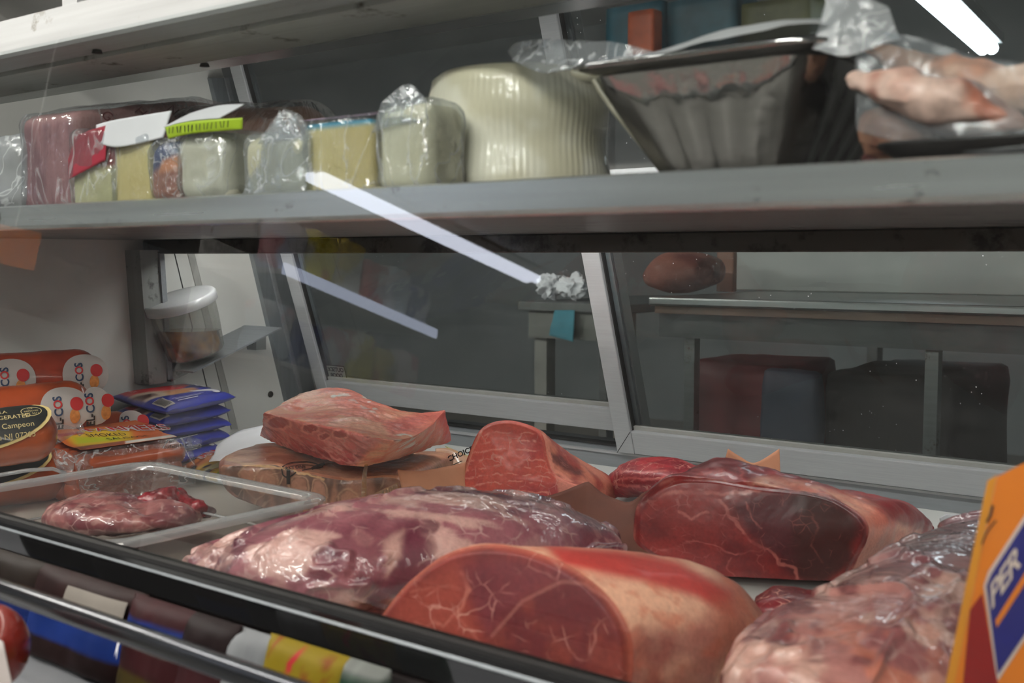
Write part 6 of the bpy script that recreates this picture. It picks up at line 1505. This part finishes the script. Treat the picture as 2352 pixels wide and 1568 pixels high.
# white block in cling film
t, (x0, x1, z1) = block('cheese_block', 860, 985, 236, YS, 0.045, 'tall cream-white cheese block in glossy cling film beside the wheel', 'cheese', two((248, 242, 210), (234, 226, 190), 20, 22), r=0.012, noise=0.003, wmat=film('glossy_cling', crease=0.4, cscale=18, haze=0.06, gloss=0.35, rough=0.05, bump=1.5, bscale=44, stretch=(1, 1, 0.5)))
sheet('film_tuft', M_WRAP_H, t, [np.array([x0 + 0.008, YS, z1 + 0.002]), np.array([x0 + 0.026, YS + 0.01, z1 + 0.015]), np.array([x0 + 0.045, YS + 0.01, z1 + 0.002])], [np.array([x0 - 0.001, YS - 0.003, z1 - 0.02]), np.array([x0 + 0.02, YS - 0.004, z1 - 0.016]), np.array([x0 + 0.05, YS - 0.003, z1 - 0.014])], noise=0.004, rows=12, cols=24)
# cheese wheel
wc = at_d(1192, 400, 0.945); wr = 0.0735; zt_ = at_d(1192, 172, 0.945)[2]
wt = thing('round_cheese', (wc[0], wc[1], S0), 'big ridged white cheese wheel in the middle of the shelf', 'cheese')
nA = 360; rows = []
for (zz, rr, am) in [(S0, wr - 0.010, 0)] + [(S0 + 0.002 + (zt_ - S0 - 0.016) * k / 30, wr - 0.0025 * (1 - min(1, k / 4)) + 0.0016 * math.sin(k * 0.33), min(1, k / 5)) for k in range(31)] + [(zt_ - 0.006, wr - 0.0022, 0.5), (zt_ - 0.001, wr - 0.008, 0.1), (zt_, wr - 0.018, 0), (zt_ + 0.0005, 0.02, 0)]:
    a = np.linspace(0, 2 * np.pi, nA, endpoint=False)
    r_ = rr + am * 0.00028 * np.sin(a * 88) * (0.6 + 0.4 * np.sin(a * 7 + zz * 30)) + 0.0014 * np.sin(a * 3 + zz * 40)
    rows.append(np.stack([wc[0] + r_ * np.cos(a), wc[1] + r_ * np.sin(a), np.full(nA, zz)], 1))
def wheel_col(V): return mix(mix(lin((242, 238, 218)), lin((222, 216, 188)), smooth(0.4, 0.6, fbm(V, 26, 4, 24))), lin((206, 204, 176)), smooth(0.6, 0.75, fbm(V, 16, 3, 25)) * 0.6)
rings_obj('body', painted('ridged_cheese_rind', rough=0.45, coat=0.7, coat_rough=0.12, bump=0.15, bscale=60, coat_bump=0.5, coat_bscale=34), wt, rows[::-1], True, True, col=wheel_col)
V = np.vstack(rows); 

# ---- big foil pan
def foil():
    m, nt = new_mat('aluminium_foil'); b = principled(nt); setin(b, Metallic=1.0, Roughness=0.13); b.inputs['Base Color'].default_value = L4(206, 206, 206)
    add_bump(nt, b, 30.0, 0.35, detail=3.0, dist=0.004); return m
M_FOIL = foil()
px0, px1 = at_y(1262, 170, 0.637)[0], at_y(1905, 160, 0.637)[0]; zr_ = ZC + 0.1225
pan = thing('foil_pan', ((px0 + px1) / 2, 0.637 + 0.14, S0), 'large fluted aluminium foil pan under a clear bag, right of the wheel', 'pan')
def pan_ring(z, ins, r, fl=0.0):
    pts = np.array(rounded_rect(px0 + ins, px1 - ins, 0.637 + ins, 0.637 + 0.27 - ins, r, 14)); C = pts.mean(0)
    # resample evenly so flutes are regular
    Q = np.vstack([pts, pts[:1]]); s = np.r_[0, np.cumsum(np.linalg.norm(np.diff(Q, axis=0), axis=1))]; tt = np.linspace(0, s[-1], 320, endpoint=False)
    P = np.stack([np.interp(tt, s, Q[:, 0]), np.interp(tt, s, Q[:, 1])], 1)
    d = P - C; d /= np.linalg.norm(d, axis=1, keepdims=True)
    ph = np.arange(320) / 320 * 2 * math.pi * 26
    P = P + d * (fl * np.sign(np.cos(ph)) * np.abs(np.cos(ph)) ** 0.5)[:, None]
    return np.c_[P, np.full(320, z)]
rings_obj('pan_wall', M_FOIL, pan, [pan_ring(zr_ - 0.001, 0.012, 0.03), pan_ring(zr_ - 0.008, 0.015, 0.03, 0.0001), pan_ring(zr_ - 0.02, 0.021, 0.03, 0.0004), pan_ring(S0 + 0.02, 0.043, 0.03, 0.0006), pan_ring(S0 + 0.004, 0.052, 0.03, 0.0005), pan_ring(S0 + 0.0005, 0.060, 0.03)], True)
rings_obj('pan_rim', M_FOIL, pan, [pan_ring(zr_ - 0.001, 0.012, 0.03), pan_ring(zr_, 0.006, 0.032), pan_ring(zr_ + 0.0035, 0.001, 0.034), pan_ring(zr_ + 0.006, 0.0, 0.034), pan_ring(zr_ + 0.0075, 0.002, 0.034), pan_ring(zr_ + 0.0065, 0.006, 0.033), pan_ring(zr_ + 0.003, 0.010, 0.032)], False)
ptop = [pan_ring(zr_ + 0.006, 0.004, 0.034), pan_ring(zr_ + 0.014, 0.02, 0.034), pan_ring(zr_ + 0.019, 0.05, 0.03), pan_ring(zr_ + 0.021, 0.085, 0.01)]
V = np.vstack(ptop); V[:, 2] += (fbm(V, 24, 3, 6) - 0.5) * 0.010 + 0.012 * smooth(px0 + 0.05, px1, V[:, 0])
mesh_obj('cover_film', V, grid_faces(320, 4, True).tolist() + [list(range(960, 1280))], film('frosted_cover', haze=0.7, gloss=0.2, rough=0.15, bump=0.8, bscale=24), pan)
sheet('bag_end', M_WRAP_H, pan, [at_y(1500, 118, 0.66), at_y(1400, 98, 0.665), at_y(1280, 88, 0.67), at_y(1190, 96, 0.675), at_y(1166, 118, 0.68)], [at_y(1500, 150, 0.655), at_y(1400, 152, 0.66), at_y(1310, 160, 0.66), at_y(1240, 166, 0.665), at_y(1180, 140, 0.675)], noise=0.005, rows=14, cols=40, seed=12)
sheet('bag_neck', film('frosted_bag_neck', crease=0.4, haze=0.35, gloss=0.3, rough=0.12, bump=1.4, bscale=40), pan, [at_y(1900, -8, 0.66), at_y(1945, -14, 0.665), at_y(1990, -6, 0.66), at_y(2034, 20, 0.665)], [at_y(1860, 112, 0.650), at_y(1930, 130, 0.648), at_y(2000, 120, 0.650), at_y(2070, 96, 0.655)], noise=0.010, rows=26, cols=40, seed=14)
# ---- bagged trotters on a black tray at the right
bt = thing('black_tray', (-0.10, 0.72, S0), 'black foam tray at the right end of the shelf', 'tray')
xa, xb = at_y(1990, 340, 0.625)[0], X1 - 0.3
rr_ = lambda z, i: np.c_[np.array(rounded_rect(xa + i, xb - i, 0.625 + i, 0.83 - i, 0.02, 6)), np.full(28, z)]
rings_obj('shell', plain('black_foam', (30, 28, 28), 0.35, coat=0.4), bt, [rr_(S0 + 0.016, 0.006), rr_(S0 + 0.017, 0.0), rr_(S0 + 0.015, 0.0), rr_(S0 + 0.001, 0.016)], True)
MT_TROT = meat('bagged_pork', vein_scale=36, vein_w=0.06, wrap=True, wrapw=0.12, fat=(226, 190, 172))
def trot(name, pts, w, h, label, c1, c2, seed):
    V, F, caps = blob(pts, w, h, n=80, m=110, endround=0.35); V = displace(V, F, 0.011, 22, 4, seed); V[:, 2] += 0.006 * (ridge(V * np.array([0.5, 1, 2.5]), 40, 2, seed) - 0.5)
    V[:, 2] = np.maximum(V[:, 2], S0 + 0.004)
    col = mix(lin(c1), lin(c2), smooth(0.42, 0.6, fbm(V, 26, 4, seed + 2))); col = mix(col, lin((170, 84, 58)), smooth(0.6, 0.72, fbm(V, 30, 3, seed + 4)) * 0.7)
    return tag(mesh_obj(name, V, np.asarray(F).tolist() + caps, MT_TROT, None, True, col=col, fat=np.full(len(V), 0.4)), label, 'meat')
trot('pork_trotter', [at_y(1950, 182, 0.648), at_y(2050, 215, 0.65), at_y(2180, 250, 0.65), at_y(2310, 280, 0.65), at_y(2400, 300, 0.65)], [0.006, 0.020, 0.024, 0.018, 0.008], [0.004, 0.012, 0.013, 0.010, 0.005], 'lower pale bagged pork trotter leaning right of the foil pan', (244, 208, 192), (222, 160, 140), 31)
trot('pork_trotter', [at_y(1985, 118, 0.73), at_y(2080, 150, 0.73), at_y(2200, 180, 0.72), at_y(2360, 222, 0.71), at_y(2450, 245, 0.71)], [0.005, 0.010, 0.016, 0.018, 0.012], [0.004, 0.008, 0.010, 0.011, 0.008], 'upper orange-tinged bagged pork trotter above the pale one', (244, 196, 166), (224, 150, 112), 35)
trot('pork_piece', [at_y(1985, 275, 0.668), at_y(2050, 300, 0.67), at_y(2130, 318, 0.67), at_y(2240, 318, 0.67)], [0.012, 0.024, 0.026, 0.014], [0.008, 0.016, 0.016, 0.010], 'brownish bagged pork piece under the trotters', (166, 120, 96), (128, 84, 68), 39)
trot('pork_strip', [at_y(1975, 374, 0.66), at_y(2060, 360, 0.66), at_y(2180, 352, 0.66), at_y(2290, 356, 0.66)], [0.008, 0.016, 0.016, 0.010], [0.004, 0.008, 0.008, 0.005], 'dark pork strip lying in the black tray', (120, 70, 66), (92, 50, 48), 43)
sheet('bag_film', film('soft_clear_bag', crease=0.25, cscale=9, haze=0.07, gloss=0.06, rough=0.2, bump=0.35, bscale=16, fres=0.3), bt, [at_y(1965, 70, 0.655), at_y(2080, 80, 0.65), at_y(2240, 130, 0.65), at_y(2400, 150, 0.65)], [at_y(1965, 300, 0.64), at_y(2080, 330, 0.635), at_y(2240, 350, 0.63), at_y(2400, 340, 0.63)], noise=0.006, rows=24, cols=40, seed=17)

# ================================================================== the back room seen through the doors
M_TABLE = steel('worn_table_steel', (168, 170, 168), 0.35, dirt=0.25, grime=(96, 74, 56)); M_TABLE_D = plain('dark_table_frame', (88, 90, 88), 0.6, var=0.15)
YT = 2.05
wt_ = thing('work_table', (0.4, YT + 0.35, 0), 'long steel work table behind the right sliding door', 'table')
zt_ = at_y(1900, 692, YT)[2]
box('table_top', M_TABLE, wt_, at_y(1488, 700, YT)[0], 2.2, YT, YT + 0.7, zt_ - 0.018, zt_, 0.004)
box('apron', plain('rusty_apron', (120, 96, 80), 0.6, var=0.25, vscale=8), wt_, at_y(1488, 700, YT)[0] + 0.01, 2.2, YT + 0.012, YT + 0.03, zt_ - 0.034, zt_ - 0.018)
box('apron', M_TABLE_D, wt_, at_y(1488, 700, YT)[0] + 0.01, 2.2, YT + 0.03, YT + 0.05, zt_ - 0.085, zt_ - 0.034)
for u in (1556, 2120): box('leg', M_TABLE, wt_, at_y(u, 800, YT)[0] - 0.012, at_y(u, 800, YT)[0] + 0.012, YT + 0.05, YT + 0.074, 0, zt_ - 0.06)
box('undershelf', M_TABLE_D, wt_, at_y(1488, 700, YT)[0], 2.2, YT + 0.05, YT + 0.68, 0.28, 0.30)
def crate(u0, u1, y0, dy, z0, vt, rgb, name, label):
    x0, x1 = at_y(u0, 800, y0)[0], at_y(u1, 800, y0)[0]; z1 = at_y((u0 + u1) / 2, vt, y0)[2]
    V, F = rbox(x0, x1, y0, y0 + dy, z0, z1, 0.02, 16, 0.008, 8, int(u0) % 30)
    return tag(mesh_obj(name, V, F, plain(name + '_stuff', rgb, 0.6, var=0.35, vscale=9), None), label, 'storage')
crate(1580, 1800, YT + 0.12, 0.3, 0.302, 835, (96, 34, 34), 'meat_tub', 'dim red tub of meat under the work table')
crate(1745, 1880, YT + 0.06, 0.05, 0.302, 850, (58, 62, 74), 'folded_apron', 'dark blue-grey bundle under the work table')
crate(1890, 2200, YT + 0.16, 0.4, 0.302, 860, (52, 46, 42), 'crate', 'dark brown crate under the right half of the work table')
V, F, caps = blob([at_y(1500, 640, YT + 0.25), at_y(1560, 625, YT + 0.25), at_y(1640, 622, YT + 0.25)], [0.05, 0.10, 0.07], [0.02, 0.05, 0.03], n=40, m=40)
V[:, 2] = np.maximum(V[:, 2], zt_ + 0.001); col = mix(lin((150, 96, 82)), lin((110, 60, 54)), smooth(0.4, 0.6, fbm(V, 14, 3, 3)))
tag(mesh_obj('beef_quarter', V, np.asarray(F).tolist() + caps, MT_BEEF, None, True, col=col, fat=np.full(len(V), 0.4)), 'dull pink side of meat lying on the work table', 'meat')
x_ = at_y(1645, 640, YT + 0.4)[0]
tag(box('cutting_board', plain('brown_board', (122, 84, 66), 0.6, var=0.1), None, x_, x_ + 0.045, YT + 0.4, YT + 0.42, zt_ + 0.0005, at_y(1660, 560, YT + 0.4)[2], 0.003), 'narrow brown board standing on the work table', 'board')
tag(box('pale_panel', plain('pale_grey_panel', (142, 144, 140), 0.6, var=0.15, vscale=4), None, at_y(1682, 640, YT + 0.55)[0], 1.9, YT + 0.55, YT + 0.57, zt_ + 0.0005, ZC + 0.12, 0.003), 'pale grey panel leaning at the back of the work table', 'panel')
t2 = thing('side_table', (-1.6, 3.2, 0), 'small grey table further back behind the left sliding door', 'table')
Y2 = 3.0; z2 = at_y(1300, 695, Y2)[2]; xa2, xb2 = at_y(1190, 700, Y2)[0], at_y(1440, 700, Y2)[0]
box('table_top', M_TABLE_D, t2, xa2, xb2, Y2, Y2 + 0.8, z2 - 0.03, z2, 0.004); box('skirt', plain('grey_skirt', (104, 104, 98), 0.7, var=0.1), t2, xa2 + 0.03, xb2 - 0.02, Y2 + 0.02, Y2 + 0.04, z2 - 0.12, z2 - 0.03)
for u in (1225, 1410): box('leg', plain('pale_leg', (120, 118, 112), 0.6), t2, at_y(u, 800, Y2)[0] - 0.025, at_y(u, 800, Y2)[0] + 0.025, Y2 + 0.04, Y2 + 0.09, 0, z2 - 0.03)
M_CRUMPLE = plain('white_crumpled_paper', (236, 236, 240), 0.7, var=0.05)
for (u, v, lb) in ((1264, 672, 'left crumpled white paper ball on the side table'), (1316, 694, 'right crumpled white paper ball nearer the table edge')):
    p = at_y(u, v, Y2 + 0.12); bm = bmesh.new(); bmesh.ops.create_icosphere(bm, subdivisions=4, radius=0.028)
    V = np.array([tuple(q.co) for q in bm.verts]); F = [[q.index for q in f.verts] for f in bm.faces]; bm.free()
    V = V * (0.35 + 1.5 * ridge(V + p, 45, 3, u % 7) ** 2)[:, None] * np.array([1.2, 1, 1]); V = V + np.array([p[0], p[1], 0]); V[:, 2] += z2 - V[:, 2].min() + 0.001
    tag(mesh_obj('paper_ball', V, F, M_CRUMPLE, None, False), lb, 'paper', 'crumpled paper on the side table')
sheet_o = sheet('teal_cloth', plain('teal_cloth_fabric', (60, 130, 146), 0.8, var=0.15), None, [at_y(1275, 712, Y2 - 0.01), at_y(1320, 712, Y2 - 0.01)], [at_y(1262, 770, Y2 - 0.015), at_y(1318, 785, Y2 - 0.015)], thick=0.004, noise=0.01, rows=10, cols=14)
tag(sheet_o, 'teal cloth hanging over the edge of the side table', 'cloth')
# shelf of boxes high on the back room wall
ws = thing('wall_shelf', (-1.0, 4.2, ZC), 'shelf of coloured boxes high in the back room', 'shelf')
YB_ = 4.0; zb_ = at_y(1600, 112, YB_)[2]
box('board', M_TABLE_D, ws, at_y(1290, 90, YB_)[0], at_y(1960, 90, YB_)[0], YB_, YB_ + 0.4, zb_ - 0.03, zb_)
for k_, u in enumerate((1300, 1950)): box('support', M_TABLE_D, ws, at_y(u, 90, YB_)[0] - 0.02, at_y(u, 90, YB_)[0] + 0.02, YB_ + 0.3, YB_ + 0.36, 0, zb_ - 0.03)
for k, (u0, u1, vt, rgb, lb) in enumerate(((1390, 1520, 8, (36, 92, 108), 'teal box at the left of the high back room shelf'), (1440, 1500, 22, (190, 84, 40), 'small orange box in front of the teal boxes'), (1530, 1690, -10, (44, 84, 96), 'wide blue-green box in the middle of the high shelf'), (1700, 1860, -4, (92, 92, 58), 'olive box at the right of the high shelf'))):
    yy = YB_ + (0.04 if k == 1 else 0.15); x0, x1 = at_y(u0, 60, yy)[0], at_y(u1, 60, yy)[0]
    V, F = rbox(x0, x1, yy, yy + (0.08 if k == 1 else 0.2), zb_ + 0.001, at_y((u0 + u1) / 2, vt, yy)[2], 0.01, 8)
    tag(mesh_obj('storage_box', V, F, plain('box_print_%d' % k, rgb, 0.5, var=0.4, vscale=7), None), lb, 'box')

# ================================================================== shop shelf behind the shopper, mirrored in the glass
ZG = 1.62                                     # height of the lit shelf edge
GA_, GB2 = refl_z(655, 612, ZG), refl_z(1005, 764, ZG)
gd = GB2 - GA_; gl_ = np.linalg.norm(gd); gd /= gl_; gn = np.cross(gd, [0, 0, 1.0]); gn = gn if gn @ (CW - GA_) < 0 else -gn      # gn points away from the shopper
def g_box(name, mat, parent, a0, a1, b0, b1, z0, z1):
    V = [GA_ + gd * a + gn * b + np.array([0, 0, z - ZG]) for z in (z0, z1) for a, b in ((a0, b0), (a1, b0), (a1, b1), (a0, b1))]
    return mesh_obj(name, np.array(V), [[0, 3, 2, 1], [4, 5, 6, 7], [0, 1, 5, 4], [1, 2, 6, 5], [2, 3, 7, 6], [3, 0, 4, 7]], mat, parent, False)
gs = thing('shop_shelf', np.array([*((GA_ + GB2) / 2 + gn * 0.2)[:2], 0]), 'white shop shelf of bright bags behind the shopper, mirrored in the glass', 'shelf')
g_box('shelf_back', M_LAMPBODY, gs, 0, gl_, 0.40, 0.42, 0.1, ZG + 0.1)
for z in (0.15, 0.85, 1.25, ZG - 0.03): g_box('shelf_board', M_LAMPBODY, gs, 0, gl_, 0.012, 0.40, z, z + 0.02)
g_box('edge_lamp', M_TUBE_DIM, gs, 0, gl_, 0.0, 0.012, ZG - 0.028, ZG + 0.016)
kinds = [((196, 200, 220), 'white and violet snack bag'), ((226, 210, 40), 'yellow snack bag'), ((214, 190, 60), 'mustard snack bag'), ((196, 70, 76), 'red snack bag'), ((190, 204, 214), 'pale blue snack bag'), ((46, 60, 130), 'navy snack bag')]
for row, (z0, hgt) in enumerate(((ZG - 0.008, 0.24), (1.272, 0.22))):
    for k in range(6):
        rgb, lb = kinds[(k + row * 4) % 6]
        a0, a1 = gl_ * (k + 0.06) / 6, gl_ * (k + 0.94) / 6; hh = hgt * (0.85 + 0.25 * ((k * 7 + row * 3) % 5) / 5)
        V, F = rbox(a0, a1, 0.05, 0.17, 0.0, hh, 0.03, 14, 0.012, 14, k + row * 7); V = GA_ + gd * V[:, :1] + gn * V[:, 1:2] + np.array([0, 0, 1.0]) * (V[:, 2:3] + z0 - ZG + 0.001)
        col = mix(mix(np.tile(lin(rgb), (len(V), 1)), lin((230, 228, 226)), smooth(0.54, 0.60, fbm(V, 9, 3, k + 3)) * 0.8), lin((186, 60, 50)), smooth(0.62, 0.66, fbm(V, 8, 3, k + 13 + row)) * 0.7)
        tag(mesh_obj('snack_bag', V, F, PT_GLOSS, None, True, col=col), lb + (' on the upper board' if row == 0 else ' on the lower board') + ' of the mirrored shop shelf', 'food pack', 'snack bags on the shop shelf')

# an orange banner in the shop, mirrored at the left edge of the glass
p_, r_ = reflect_ray(26, 566); bc_ = p_ + r_ * 3.0; bw = np.cross(r_ / np.linalg.norm(r_), [0, 0, 1.0]); bw /= np.linalg.norm(bw); bt_ = -r_ * np.array([1, 1, 0]); bt_ /= np.linalg.norm(bt_)
V = [bc_ + bw * a + np.array([0, 0, b]) + bt_ * c_ for c_ in (0, 0.01) for a, b in ((-0.09, -0.07), (0.09, -0.07), (0.09, 0.07), (-0.09, 0.07))]
ob = thing('orange_banner', bc_ + np.array([0, 0, -0.07]), 'small orange banner hanging in the shop, mirrored at the left edge', 'banner')
mesh_obj('cloth', np.array(V), [[3, 2, 1, 0], [4, 5, 6, 7], [0, 1, 5, 4], [1, 2, 6, 5], [2, 3, 7, 6], [3, 0, 4, 7]], plain('orange_banner_cloth', (250, 130, 30), 0.6), ob, False)
tube('cord', M_LAMPBODY, ob, [bc_ + np.array([0, 0, 0.07]), np.array([bc_[0], bc_[1], 2.6])], 0.004, 6)
